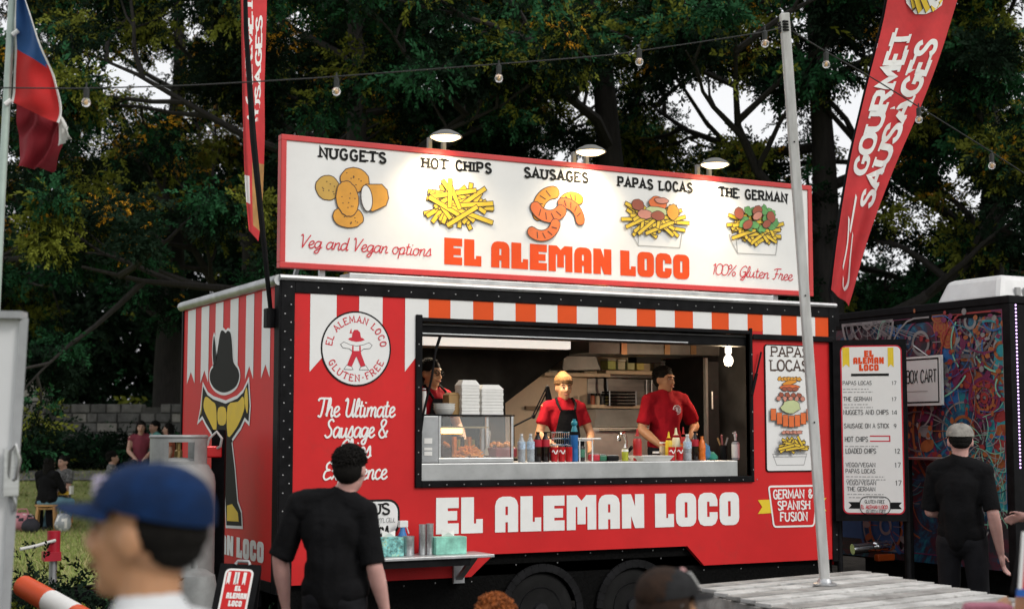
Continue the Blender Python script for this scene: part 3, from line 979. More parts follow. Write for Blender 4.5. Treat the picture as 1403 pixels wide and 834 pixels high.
def build_window():
    f = MB()
    o = .05; pr = .022
    f.box(WX0 - o, WX0, -pr, .05, WZ0 - o, WZ1 + o)
    f.box(WX1, WX1 + o * .5, -pr, .05, WZ0 - o, WZ1 + o)
    f.box(WX0, WX1, -pr, .05, WZ0 - o, WZ0)
    f.box(WX0, WX1, -pr, .05, WZ1, WZ1 + o * .6)
    fr = f.build('window_frame', [BLACK], trailer, bevel=.004)
    rv = MB()
    for i in range(22): rv.ell((WX0 + .06 + i * .143, -pr - .002, WZ0 - .03), (.006, .004, .006), 6)
    for i in range(7): rv.ell((WX0 - .03, -pr - .002, WZ0 + .05 + i * .16), (.006, .004, .006), 6)
    for i in range(7): rv.ell((WX1 + .012, -pr - .002, WZ0 + .05 + i * .16), (.006, .005, .008), 6)
    rv.build('rivets', [RIVET], fr, smooth=True)
    # raised hatch rolled up under the header, its rail carrying on to the far corner
    h = MB()
    h.box(WX0 + .001, WX1 - .001, .03, .16, WZ1 - .10, WZ1 - .004)
    h.box(WX1 + o * .5 + .002, L - .03, -.03, -.0145, FP(1080, 467)[1], FP(1080, 459.5)[1])
    h.build('hatch_rail', [BLACK], trailer, bevel=.006)
    r = MB()
    r.tube([(WX0 + .01, .02, WZ1 - .018), (WX1 - .01, .02, WZ1 - .018)], .006, 6)
    r.tube([(WX0 + .02, .028, WZ1 - .088), (WX1 - .6, .028, WZ1 - .088)], .008, 6)
    r.build('slide_track', [STEEL], trailer, smooth=True)
    s = MB()
    a = at(1043, 482, y=-.03); b = at(1030, 541, y=-.03)
    s.tube([a, a.lerp(b, .5)], .008, 6); s.tube([a.lerp(b, .5), b], .014, 6)
    s.build('gas_strut', [BLACK], trailer, smooth=True)
    s = MB()
    a = at(603, 461, y=.02); b = at(597, 480, y=.02); c = at(591, 520, y=.02); d = at(580, 566, y=.02); e = at(577, 590, y=.02)
    s.tube([a, b], .012, 6); s.tube([b, c, d, e], .009, 6)
    s.build('gas_strut', [BLACK], trailer, smooth=True)
    # counter inside the sill
    c = MB()
    c.box(WX0 + .02, WX1 - .09, .051, .62, WZ0 - .05, FP(800, 632.5)[1])
    c.build('counter', [mat('counter_steel', (.46, .47, .47), .42, .6, var=.12, scale=5)], trailer, bevel=.008)
build_window()
COUNTER_Z = FP(800, 632.5)[1]

# ---- running gear
def build_chassis():
    cxs = [FP(745, 800)[0], FP(873, 800)[0]]
    R = .30
    s = MB()
    low = .26
    outer = [(.03, low)]
    for cx in cxs:
        a = arch(cx, .35, .30)
        outer += [(a[0][0], low)] + a + [(a[-1][0], low)]
    outer += [(L - .03, low), (L - .03, zA + .06), (.03, zA + .06)]
    # dip of the end parts is hidden behind the red panel
    s.prism([(x, .05, z) for x, z in outer], (0, .03, 0))
    s.build('skirt', [mat('skirt_black', (.004, .004, .004), .7, spec=.06, var=.5, scale=40, bump=.25, bscale=70)], trailer)
    sk = [o for o in trailer.children if o.name.startswith('skirt')][0]
    rv = MB()
    for px, py in ((557, 801), (600, 797), (650, 795), (677, 762), (724, 759), (768, 757), (813, 755.5), (857, 753), (899, 752), (941, 750.5), (969, 779), (1020, 777), (1071, 775), (1120, 772), (711, 772), (768, 769), (857, 765), (910, 763)):
        x, z = FP(px, py + 2)
        rv.ell((x, .047, z), (.006, .004, .006), 6)
    rv.build('rivets', [RIVET], sk, smooth=True)
    b = MB()
    b.box(.05, L - .05, .6, W - .1, .30, ZB - .002)
    b.build('chassis_frame', [BLACK_M], trailer)
    for cx in cxs:
        w_ = MB()
        w_.lathe((cx, .055, R), [(.19, 0), (.24, -.012), (.285, 0), (R, .03), (R, .17), (.28, .2), (.1, .2)], 32, ax=(0, 1, 0))
        wh = w_.build('wheel', [RUBBER], trailer, smooth=True)
        r_ = MB()
        r_.lathe((cx, .06, R), [(.03, -.03), (.06, -.03), (.07, .0), (.12, .02), (.165, .0), (.186, -.012), (.192, .01)], 24, ax=(0, 1, 0))
        r_.build('rim', [mat('wheel_rim', (.02, .02, .022), .5, .5, var=.2)], wh, smooth=True)
        fe = MB()
        pts = [(cx + .335 * math.cos(t), .03, .30 + .335 * math.sin(t)) for t in np.linspace(math.pi, 0, 18)]
        for i in range(17): fe.bar(pts[i], pts[i + 1], .06, .02, up=(0, 1, 0))
        fe.build('mudguard', [mat('mudguard_grey', (.012, .012, .013), .65, spec=.1, var=.3)], trailer)
    # draw bar in front of the end wall
    d = MB()
    yc = 1.3
    d.bar((.05, .45, .46), (-1.25, yc - .03, .46), .07, .11); d.bar((.05, W - .4, .46), (-1.25, yc + .03, .46), .07, .11)
    d.bar((-1.15, yc, .47), (-1.75, yc, .47), .09, .11)
    d.build('draw_bar', [BLACK_M], trailer, bevel=.006)
    d = MB()
    p = Vector((-1.3, 1.3, 0))
    d.tube([(p.x, p.y - .09, .18), (p.x, p.y - .09, .80)], .03, 12)
    d.lathe((p.x, p.y - .09, .1), [(.02, -.03), (.1, -.03), (.1, .03), (.02, .03)], 16, ax=(0, 1, 0))
    jw = d.build('jockey_wheel', [ALU], trailer, smooth=True)
    d = MB()
    d.tube([(p.x, p.y - .09, .76), (p.x, p.y - .09, .95)], .048, 12)
    d.box(p.x - .075, p.x + .045, p.y - .15, p.y - .03, .735, .80)
    d.build('winch_head', [mat('red_enamel', (.42, .012, .03), .35, var=.1)], jw, smooth=True)
    d = MB()
    d.tube([(p.x, p.y - .15, .885), (p.x - .16, p.y - .2, .85), (p.x - .26, p.y - .22, .835)], .012, 8)
    d.build('crank_handle', [mat('pale_handle', (.6, .6, .58), .5)], jw, smooth=True)
build_chassis()

# ---- painted writing and marks on the serving side
def build_graphics():
    # round emblem
    cx, cz = FP(487.8, 477.5)
    rad = abs(FP(487.8, 426)[1] - FP(487.8, 529)[1]) / 2
    mb = MB()
    mb.flat(FR, ellipse(cx, cz, rad, rad, n=56), (), .005, 0)
    mb.flat(FR, ellipse(cx, cz, rad * .955, rad * .955, n=56), (), .006, 1)
    def ring(s, r, a0, a1, inward, h):
        n = len(s); wds = [CAPS.get(c, CAPS[' '])[0] + 2.0 for c in s]; tot = sum(wds)
        acc = 0
        for c, wd in zip(s, wds):
            t = math.radians(a0 + (a1 - a0) * (acc + wd / 2) / tot); acc += wd
            p = FR(cx + r * math.cos(t), cz + r * math.sin(t))
            out = FR.u * math.cos(t) + FR.v * math.sin(t)
            v = -out if inward else out
            u = v.cross(FR.n)
            f2 = Frame(p, u, v, FR.n)
            k = h / 10
            text(mb, c, f2, -(wd - 2.0) * k / 2, -h / 2, h, wt=1.7, mi=2, off=.0068, serif=True, serif_len=.7)
    ring('EL ALEMAN LOCO', rad * .78, 176, 4, False, rad * .17)
    ring('GLUTEN-FREE', rad * .78, 202, 338, True, rad * .17)
    # small dancing figure of the badge
    g = rad / 100.0
    q = lambda pts: [(cx + x * g, cz + y * g) for x, y in pts]
    o = .0068
    mb.flat(FR, q([(-24, 24), (-14, 20), (0, 18), (14, 20), (24, 24), (19, 28), (13, 30), (10, 44), (3, 50), (-6, 50), (-12, 42), (-13, 30), (-20, 28)]), (), o, 2)
    mb.flat(FR, q([(-20, 40), (-15, 54), (-13, 40)]), (), o + .0004, 2)
    inked(mb, FR, q([(-44, 10), (-36, 16), (-20, 10), (0, 6), (20, 10), (36, 16), (44, 10), (38, 2), (20, 0), (12, -6), (-12, -6), (-20, 0), (-38, 2)]), o + .0008, 1, 0, g * 1.4)
    mb.flat(FR, q([(-12, 8), (-8, 8), (-8, -6), (8, -6), (8, 8), (12, 8), (13, -12), (26, -44), (13, -48), (1, -22), (-1, -22), (-13, -48), (-26, -44), (-13, -12)]), (), o + .002, 2)
    inked(mb, FR, q([(-27, -45), (-13, -49), (-10, -55), (-34, -55)]), o + .0008, 1, 0, g * 1.3)
    inked(mb, FR, q([(27, -45), (13, -49), (10, -55), (34, -55)]), o + .0008, 1, 0, g * 1.3)
    e = mb.build('round_emblem', [LETTER_BLACK, WHITE, LETTER_RED], trailer)
    e['label'] = 'white round emblem with red ring lettering on the red panel'
    # slogan
    for s, a, b, base, h in (('The Ultimate', 433, 543, 570.5, 25), ('Sausage &', 443, 533, 599, 25), ('Chips', 464, 511, 626.5, 25), ('Experience', 441, 532, 657, 24)):
        xa, za = FP(a, base); xb, _ = FP(b, base)
        hh = FP(a, base - h)[1] - za
        mb = MB()
        text(mb, s, FR, xa, za, hh, SCRIPT, x1=xb - .02, wt=1.1, off=.0045, slant=.16, track=.05)
        mb.build('slogan_lettering', [LETTER], trailer)
    # contact badge
    mb = MB()
    xa, za = FP(430, 737); xb, zb = FP(547.5, 683)
    mb.flat(FR, _rr(xa, za, xb, zb, .09, 5), (), .004, 0)
    mb.flat(FR, _rr(xa + .016, za + .016, xb - .016, zb - .016, .078, 5), (), .005, 1)
    x1, z1 = FP(532.5, 703.5); x0, _ = FP(452, 703.5)
    text(mb, 'VISIT US', FR, x0, z1, .075, x1=x1, wt=2.0, mi=2, off=.006, serif=True)
    x1, z1 = FP(540.5, 715); x0, _ = FP(437, 715)
    for i in range(1):
        text(mb, 'elalemanloco.com.au', FR, x0, z1, .062, {**SCRIPT}, x1=x1, wt=.8, mi=3, off=.006, track=.5)
    x1, z1 = FP(532, 732); x0, _ = FP(519, 732)
    text(mb, 'os', FR, x0, z1, .10, SCRIPT, x1=x1, wt=1.4, mi=2, off=.006)
    mb.build('contact_badge', [LETTER_BLACK, WHITE, LETTER_BLACK, LETTER_GREY], trailer)
    # big name
    mb = MB()
    p0 = at(597.0, 731.5, y=0); p1 = at(1012.5, 718.4, y=0)
    hz = (FP(597.4, 681.6)[1] - p0.z)
    fr = Frame(p0, p1 - p0, (0, 0, 1), (0, -1, 0))
    block(mb, 'EL ALEMAN LOCO', fr, 0, 0, hz, (p1 - p0).length, 0, .0045)
    mb.build('name_lettering', [LETTER], trailer)
    # fusion badge
    mb = MB()
    bq = [FP(1051.5, 664.8), FP(1121, 663.5), FP(1115.5, 721), FP(1059, 722.5)]
    rib = lambda a, b: [FP(*p) for p in a]
    mb.flat(FR, [FP(1038, 684.5), FP(1062, 683.5), FP(1062, 702), FP(1038, 703.5), FP(1044, 694)], (), .0035, 1)
    mb.flat(FR, [FP(1110, 682.5), FP(1132, 681.5), FP(1126, 690), FP(1132, 699.5), FP(1110, 700.5)], (), .0035, 1)
    def rnd_corner(poly, r):
        out = []
        n = len(poly)
        for i in range(n):
            a = Vector(poly[i - 1]); b = Vector(poly[i]); c = Vector(poly[(i + 1) % n])
            p = b + (a - b).normalized() * r; q_ = b + (c - b).normalized() * r
            for k in range(5):
                t = k / 4
                out.append(tuple((1 - t) ** 2 * p + 2 * t * (1 - t) * b + t * t * q_))
        return out
    mb.flat(FR, rnd_corner(bq, .035), (), .005, 0)
    mb.flat(FR, grow(rnd_corner(bq, .035), -.016), (), .006, 2)
    for s, a, b, base in (('GERMAN &', 1059, 1112, 682.6), ('SPANISH', 1065, 1108.5, 698), ('FUSION', 1069, 1105, 713.4)):
        xa, za = FP(a, base); xb, _ = FP(b, base)
        text(mb, s, FR, xa, za, FP(a, base - 11.5)[1] - za, x1=xb, wt=1.9, mi=0, off=.007, serif=True, serif_len=.5, track=2.2)
    mb.build('fusion_badge', [LETTER, BRIGHT_YELLOW, RED], trailer)
    # end wall: big cartoon-like emblem and name
    mb = MB()
    q = lambda pts: [SP(x, y) for x, y in pts]
    def sm(pts, closed=True, n=4): return [(p.x, p.y) for p in _cr(pts, closed, n)]
    g = .022
    hat = q(sm([(303, 455), (307, 453), (310, 456), (313, 453), (317, 457), (319, 475), (320.5, 495), (327, 506), (328.5, 517), (324, 529), (314, 536), (304, 537), (294, 531), (288.5, 520), (289.5, 508), (296.5, 497), (299, 478)]))
    feather = q(sm([(294, 460), (296.5, 478), (296.5, 497), (293.5, 500), (292.2, 480)]))
    body = q([(272.8, 576), (276, 560), (279, 528), (285, 540), (293, 546), (310, 552), (326, 545), (334, 537), (341, 522), (343, 556), (341.5, 578), (336, 572), (330, 585), (321, 598), (315, 606), (301, 607), (293, 596), (283, 580), (278, 570)])
    leg1 = q([(299, 600), (317, 602), (318, 606), (322, 640), (326, 688), (331, 702), (332, 720), (311, 719), (309, 660), (306, 640), (303, 655), (299, 700), (298, 719), (280, 717), (283, 700), (291, 690)])
    for poly in (leg1, body, feather, hat):
        mb.flat(SF, grow(poly, g), (), .004, 1)
    off = .005
    mb.flat(SF, leg1, (), off, 0)
    off += .0006
    mb.flat(SF, grow(body, -.004), (), off, 0)
    off += .0006
    for poly in ([(283, 543), (291, 549), (297, 557), (297, 592), (288, 577), (281, 562), (280, 552)], [(313, 556), (327, 550), (334, 543), (336, 558), (330, 576), (322, 590), (313, 597)], [(300, 559), (310, 559), (310, 580), (300, 580)],
                 [(339, 530), (341, 548), (340, 566), (337, 556), (336, 542)], [(279, 536), (277, 562), (275.5, 568), (277.5, 552)]):
        mb.flat(SF, q(sm(poly, True, 3)), (), off, 2)
    mb.flat(SF, q([(312, 692), (319, 690), (327, 702), (328, 714), (312, 713)]), (), off, 2)
    mb.flat(SF, hat, (), .0056, 0)
    mb.flat(SF, feather, (), .0056, 0)
    mb.build('end_wall_emblem', [LETTER_BLACK, WHITE, YELLOW], trailer)
    mb = MB()
    p1 = at(362, 771.5, x=0); p0 = at(252, 771.5, x=0)
    zb = SP(360, 771)[1]
    block(mb, 'EL ALEMAN LOCO', SF, -W + .12, zb, SP(360, 742)[1] - zb, SP(362, 760)[0], 0, .0045)
    mb.build('end_wall_lettering', [LETTER], trailer)
build_graphics()

# ---- fittings inside
def build_inside():
    Y = 1.75
    q = lambda pts, y: [at(px, py, y=y) for px, py in pts]
    mb = MB()
    mb.prism(q([(560, 476), (779, 482), (779, 486), (706, 541), (692, 552), (692, 640), (560, 640)], Y), (0, .35, 0))
    mb.build('range_hood', [mat('hood_black', (.008, .008, .008), .7, var=.5, scale=3, spec=.06)], trailer, bevel=.01)
    mb = MB()
    mb.prism(q([(775, 478), (812, 479), (824, 507), (772, 506)], 2.0), (0, .3, 0))
    mb.prism(q([(808, 462), (985, 466), (985, 487), (808, 483)], 1.5), (0, .5, 0))
    d = mb.build('extractor_duct', [mat('duct_grey', (.10, .10, .10), .4, .4, var=.25, scale=4)], trailer, bevel=.008)
    mb = MB()
    a = at(579, 465.5, y=.9); b = at(779, 473, y=.9)
    b.z = a.z = (a.z + b.z) / 2
    mb.bar(a, b, .07, .075)
    fit = mb.build('light_fitting', [mat('lit_tube', (.95, .9, .82), .5, var=0, emit=.8, ecol=(1, .95, .88))], trailer)
    la = bpy.data.lights.new('tube_light', 'AREA'); la.shape = 'RECTANGLE'; la.size = 1.6; la.size_y = .06; la.energy = 40; la.color = (1, .83, .62)
    lo = bpy.data.objects.new('tube_light', la); COL.objects.link(lo); lo.location = ((a.x + b.x) / 2, .9, a.z - .05); lo.parent = fit
    # second lamp: the bare bulb by the fridge
    c = at(998, 490, y=.75)
    mb = MB(); mb.lathe(c, [(.012, .10), (.03, .09), (.03, .045), (.018, .03), (.04, .0), (.046, -.03), (.03, -.065), (.005, -.075)], 14)
    bu = mb.build('bulb', [mat('lit_bulb', (1, .95, .88), .4, var=0, emit=2.5, ecol=(1, .9, .75))], trailer, smooth=True)
    lp = bpy.data.lights.new('bulb_light', 'POINT'); lp.energy = 22; lp.color = (1, .76, .5); lp.shadow_soft_size = .05
    lo = bpy.data.objects.new('bulb_light', lp); COL.objects.link(lo); lo.location = c + Vector((0, -.0, -.14)); lo.parent = bu
    mb = MB(); mb.tube([c + Vector((0, 0, .1)), (c.x, c.y, ZT - .09)], .02, 8)
    mb.build('bulb_holder', [ALU], trailer, smooth=True)
    # shelves on the rear wall
    mb = MB()
    for (xa, xb, py) in ((742, 832, 512), (826, 990, 509.5), (806, 880, 556)):
        p = at(xa, py, y=W - .3); r = at(xb, py, y=W - .3)
        mb.box(p.x, r.x, W - .36, W - .078, p.z - .02, p.z + .015)
    mb.build('wall_shelf', [mat('shelf_tan', (.62, .50, .36), .5, var=.1)], trailer, bevel=.004)
    mb = MB()
    p = at(720, 556, y=W - .1); r = at(760, 561, y=W - .1)
    mb.box(p.x, r.x, W - .12, W - .078, r.z, p.z)
    mb.build('wall_socket_rail', [mat('rail_brown', (.22, .15, .09), .5)], trailer)
build_inside()

def kitchen_lining():
    # steel splashback, hooks and pipes on the rear wall
    SPL = mat('splashback_steel', (.34, .345, .35), .4, .6, var=.2, scale=3, stretch=(1, 1, 6))
    a = at(806, 632, y=W - .09); b = at(952, 511, y=W - .09)
    mb = MB(); mb.box(a.x, b.x, W - .082, W - .0765, a.z, b.z); mb.build('splashback', [SPL], trailer)
    mb = MB(); p = at(806, 517, y=W - .1); q_ = at(952, 519, y=W - .1)
    mb.tube([(p.x, W - .12, p.z), (q_.x, W - .12, p.z)], .008, 6); mb.build('utensil_rail', [CHROME], trailer, smooth=True)
    mb = MB()
    for px in (832, 886, 893): 
        c = at(px, 520, y=W - .12); mb.tube([c, c + Vector((0, 0, -.16))], .007, 6); mb.ell(c + Vector((0, 0, -.19)), (.03, .012, .045), 10)
    mb.build('hanging_ladles', [STEEL], trailer, smooth=True)
    mb = MB(); c = at(829, 512, y=W - .2); mb.tube([c, at(829, 530, y=W - .2), at(832, 552, y=W - .2)], [.012, .016, .010], 8); mb.build('hose', [BLACK], trailer, smooth=True)
    mb = MB()
    for px, top, bot in ((855, 467, 487), (914, 467, 487), (950, 467, 487)):
        c = at(px, top, y=1.49); e = at(px, bot, y=1.49); mb.box(c.x - .03, c.x + .03, 1.485, 1.499, e.z + .01, c.z)
    mb.build('duct_glint', [mat('copper_glint', (.35, .22, .12), .3, .8)], trailer)  # warm reflections on the duct, modelled as copper-coloured plates
    mb = MB(); a = at(872, 487.5, y=1.6); b = at(906, 497, y=1.6); mb.box(a.x, b.x, 1.6, 1.75, b.z, a.z - .01); mb.build('hood_filter', [BLACK], trailer, bevel=.004)
kitchen_lining()

# big kitchen pieces: things of their own
def kitchen():
    def blockthing(name, label, cat, px0, py0, px1, py1, y, dep, m):
        a = at(px0, py1, y=y); b = at(px1, py0, y=y)
        t = thing(name, label, cat, ((a.x + b.x) / 2, y + dep / 2, a.z))
        mb = MB(); mb.box(a.x, b.x, y, y + dep, a.z, b.z); mb.build('body', [m], t, bevel=.01)
        return t, a, b
    # steel oven with sloping top
    SILV = mat('oven_steel', (.55, .56, .56), .38, .5, var=.15, scale=4)
    a = at(812, 640, y=1.9); b = at(872, 585, y=1.9); c = at(826, 558, y=2.3)
    t = thing('pizza_oven', 'grey steel oven with sloping hood behind the counter', 'oven', ((a.x + b.x) / 2, 2.1, ZB + .08))
    mb = MB(); mb.box(a.x, b.x + .45, 1.9, 2.35, ZB + .08, b.z); mb.build('body', [SILV], t, bevel=.012)
    mb = MB(); z1 = c.z - .02
    x0, x1 = a.x + .04, b.x + .4
    mb.add([(x0, 1.92, b.z + .006), (x1, 1.92, b.z + .006), (x1, 2.33, b.z + .006), (x0, 2.33, b.z + .006), (x0 + .12, 2.1, z1), (x1, 2.1, z1), (x1, 2.33, z1), (x0 + .12, 2.33, z1)],
           [(3, 2, 1, 0), (4, 5, 6, 7), (0, 1, 5, 4), (1, 2, 6, 5), (2, 3, 7, 6), (3, 0, 4, 7)])
    mb.build('hood', [SILV], t, bevel=.008)
    mb = MB(); mb.tube([(a.x + .05, 1.87, b.z - .03), (b.x + .3, 1.87, b.z - .03)], .012, 8); mb.build('handle', [CHROME], t, smooth=True)
    # fridge
    a = at(969, 640, y=1.55); b = at(1026, 489, y=1.55)
    t = thing('display_fridge', 'tall dark glass-fronted fridge at the right end of the trailer', 'fridge', ((a.x + b.x) / 2, 1.8, ZB + .08))
    mb = MB(); mb.box(a.x, L - .08, 1.6, 2.3, ZB + .08, b.z); mb.build('cabinet', [BLACK], t, bevel=.01)
    mb = MB(); mb.box(a.x + .03, L - .1, 1.57, 1.597, ZB + .2, b.z - .05)
    dr = mb.build('door', [mat('dark_glass', (.03, .03, .033), .12, var=.4, scale=2, dirt=((.10, .02, .05), 2.5, .8))], t, bevel=.005)
    mb = MB(); mb.box(a.x, a.x + .026, 1.56, 1.597, ZB + .2, b.z - .02); mb.tube([(a.x + .06, 1.54, at(970, 536, y=1.55).z), (a.x + .06, 1.54, at(970, 560, y=1.55).z)], .01, 6)
    mb.build('door_edge', [ALU], dr)
    # paper on the wall
    a = at(950, 592, y=W - .09); b = at(967, 538, y=W - .09)
    mb = MB(); mb.box(a.x, b.x, W - .084, W - .08, a.z, b.z)
    mb.box(a.x + .05, a.x + .07, W - .0865, W - .0845, b.z - .16, b.z - .05, 1)
    o = mb.build('notice', [mat('pinkish_paper', (.74, .66, .72), .7), LETTER_GREY])
    tag(recentre(o, ((a.x + b.x) / 2, W - .08, a.z)), 'pale notice sheet on the rear wall beside the fridge', 'notice')
    # black oven trays stack
    a = at(838, 554, y=2.1); b = at(874, 537, y=2.1)
    t = thing('tray_rack', 'black wire rack of stacked trays above the oven', 'tray rack', ((a.x + b.x) / 2, 2.2, a.z))
    mb = MB()
    for k in range(5):
        z = a.z + (b.z - a.z) * k / 4
        mb.box(a.x + .01 * (k % 2), b.x, 2.14, 2.3, z - .008, z + .008)
    mb.build('tray', [BLACK], t, bevel=.003)
    mb = MB()
    for x in (a.x, b.x):
        mb.tube([(x, 2.135, a.z - .01), (x, 2.135, b.z + .01)], .007, 6); mb.tube([(x, 2.29, a.z - .01), (x, 2.29, b.z + .01)], .007, 6)
    mb.build('upright', [STEEL], t)
    # things on the shelves
    SH = [(833, 845, 497, (.45, .52, .16), 'lime green tub at the left end of the upper shelf', 'tub'), (847, 858, 498, (.55, .56, .40), 'pale green tub second along the upper shelf', 'tub'),
          (860, 871, 498, (.52, .55, .30), 'pale green tub third along the upper shelf', 'tub'), (873, 884, 499, (.62, .55, .18), 'yellowish tub right end of the tub row on the shelf', 'tub'),
          (924, 947, 496, (.22, .015, .03), 'dark red box on the upper shelf near the fridge', 'box'), (906, 920, 500, (.10, .11, .12), 'dark grey box left of the red box on the shelf', 'box')]
    for xa, xb, py, colr, lab, cat in SH:
        a = at(xa, 508.5, y=W - .3); b = at(xb, py, y=W - .3)
        zs = at(900, 509.5, y=W - .3).z + .016
        t = thing(cat if cat != 'tub' else 'storage_tub', lab, cat, ((a.x + b.x) / 2, W - .22, zs), 'green tubs on the upper shelf' if cat == 'tub' else None)
        mm = mat('tub_%d' % xa, colr, .5, var=.1)
        mb = MB(); mb.box(a.x, b.x - .01, W - .3, W - .16, zs, b.z + .02); mb.build('body', [mm], t, bevel=.008)
        mb = MB(); mb.box(a.x - .004, b.x - .006, W - .305, W - .155, b.z + .022, b.z + .04); mb.build('lid', [mat('tub_lid', (.7, .7, .62), .5) if cat == 'tub' else mm], t, bevel=.004)
    # cartons standing on the hood shelf at the middle
    for xa, xb, ya, yb, colr, lab in ((845, 860, 486, 496, (.35, .35, .33), 'small grey carton hanging above the tubs'), ):
        pass
    # jars and boxes along the lower shelf and the tan shelf
    JC = [(.35, .10, .05), (.45, .40, .30), (.10, .10, .10), (.50, .42, .10), (.20, .22, .10), (.55, .53, .48)]
    lab = ['rust red spice jar first on the lower steel shelf', 'cream spice jar second on the lower steel shelf', 'black-filled spice jar third on the lower steel shelf', 'yellow spice jar fourth on the lower steel shelf']
    for k, px in enumerate((812, 819, 826, 832)):
        zs = at(806, 556, y=W - .3).z + .016; c = at(px, 555, y=W - .28)
        t = thing('spice_jar', lab[k], 'jar', (c.x, W - .28, zs), 'spice jars on the lower steel shelf')
        mb = MB(); mb.lathe((c.x, W - .28, zs), [(.02, 0), (.022, .01), (.022, .075), (.016, .085)], 12); mb.build('glass', [mat('spice_%d' % k, JC[k], .4)], t, smooth=True)
        mb = MB(); mb.lathe((c.x, W - .28, zs + .086), [(.019, 0), (.019, .02)], 12); mb.build('lid', [BLACK], t, smooth=True)
    for k, (xa, xb, top, cc, lb) in enumerate(((752, 764, 500, JC[5], 'white carton on the tan shelf above the beanie worker, leftmost'), (766, 772, 503, JC[2], 'dark slim box between cartons on the tan shelf'), (800, 818, 497, JC[1], 'wide cream carton at the right end of the tan shelf'))):
        zs = at(742, 512, y=W - .3).z + .016; a = at(xa, 511, y=W - .3); b = at(xb, top, y=W - .3)
        t = thing('carton', lb, 'carton', ((a.x + b.x) / 2, W - .24, zs), 'cartons on the tan shelf')
        mb = MB(); mb.box(a.x, b.x, W - .30, W - .18, zs, max(b.z, zs + .06)); mb.build('body', [mat('carton_%d' % k, cc, .7, var=.25, scale=25)], t, bevel=.004)
        mb = MB(); mb.box(a.x + .01, b.x - .01, W - .3015, W - .3005, zs + .02, max(b.z, zs + .06) - .02); mb.build('label', [mat('carton_label_%d' % k, (.5, .3, .2) if k != 1 else (.3, .05, .05), .6, var=.5, scale=40)], t)
    # desk lamp with jointed arm
    a = at(703, 584, y=.75); b = at(731, 570, y=.75); c = at(742, 541, y=.75); d = at(750, 531, y=.75); e = at(752, 548, y=.75)
    t = thing('jointed_arm_lamp', 'black spring-arm lamp bent between the warmer and the beanie worker', 'lamp', (a.x, .75, a.z - .2))
    mb = MB(); mb.tube([(a.x, .75, COUNTER_Z), (a.x, .75, a.z)], .012, 8); mb.lathe((a.x, .75, COUNTER_Z), [(.06, 0), (.06, .015), (.015, .02)], 14); mb.build('base', [BLACK], t, smooth=True)
    mb = MB()
    for o in (-.008, .008): mb.tube([a + Vector((0, o, 0)), b + Vector((0, o, 0))], .006, 6)
    mb.ell(b, .02, 8); mb.build('lower_arm', [BLACK], t, smooth=True)
    mb = MB()
    for o in (-.012, .012): mb.tube([b + Vector((o, 0, 0)), d + Vector((o, 0, 0))], .006, 6)
    mb.ell(d, .02, 8); mb.build('upper_arm', [BLACK], t, smooth=True)
    mb = MB(); mb.tube([d, e], [.018, .03], 10); mb.build('lamp_head', [BLACK], t, smooth=True)
kitchen()
# ---------------------------------------------------------------- roof sign with its floodlights
SY = 0.22
SG = Frame((0, SY, 0), (1, 0, 0), (0, 0, 1), (0, -1, 0))
def GP(px, py):
    p = at(px, py, y=SY); return (p.x, p.z)

YEL_INK = mat('fries_yellow', (.76, .52, .03), .55, var=.08)
NUG = mat('nugget_amber', (.70, .32, .03), .55, var=.1)
NUG2 = mat('nugget_ochre', (.55, .33, .06), .55, var=.1)
SAUS = mat('sausage_orange', (.72, .15, .03), .55, var=.1)
SAUS2 = mat('sausage_amber', (.72, .28, .02), .55, var=.1)
MEAT = mat('meat_brown', (.34, .08, .04), .55, var=.1)
PINK = mat('meat_pink', (.62, .25, .18), .55, var=.1)
SALAD = mat('salad_green', (.12, .36, .10), .55, var=.2)
PALEG = mat('pale_guacamole', (.52, .58, .30), .55, var=.1)
INK = mat('brown_ink', (.06, .03, .02), .6, var=0)
DRAW = [INK, YEL_INK, NUG, NUG2, SAUS, SAUS2, MEAT, PINK, SALAD, PALEG, WHITE, LETTER_GREY]

def fries(mb, fr, cx, cy, rx, ry, n, off, rnd, wd=.035, asp=1.0, spread=(0, math.pi)):
    k = 0
    for i in range(n):
        a = rnd.uniform(*spread)
        ln = rnd.uniform(.55, .8)
        ox, oy = rnd.uniform(-.42, .42) * rx, rnd.uniform(-.38, .38) * ry
        dx, dy = math.cos(a) * rx * ln, math.sin(a) * ry * ln
        p = Vector((cx + ox - dx * .7, cy + oy - dy * .7)); q_ = Vector((cx + ox + dx * .7, cy + oy + dy * .7))
        d = (q_ - p).normalized(); nn = Vector((-d.y, d.x)) * wd / 2
        poly = [tuple(p + nn), tuple(p - nn), tuple(q_ - nn), tuple(q_ + nn)]
        mb.flat(fr, grow(poly, .006), (), off + k, 0); mb.flat(fr, poly, (), off + k + .0001, 1)
        k += .00022
    return off + k

def tray(mb, fr, pts, off):
    pts = [Vector(p) for p in pts]
    ribbon(mb, fr, pts, .006, True, off, 11)
    ribbon(mb, fr, [pts[0] + Vector((-.05, .03)), pts[-1] + Vector((-.045, .07)), pts[-1]][:2] + [], .005, False, off + .003, 11)

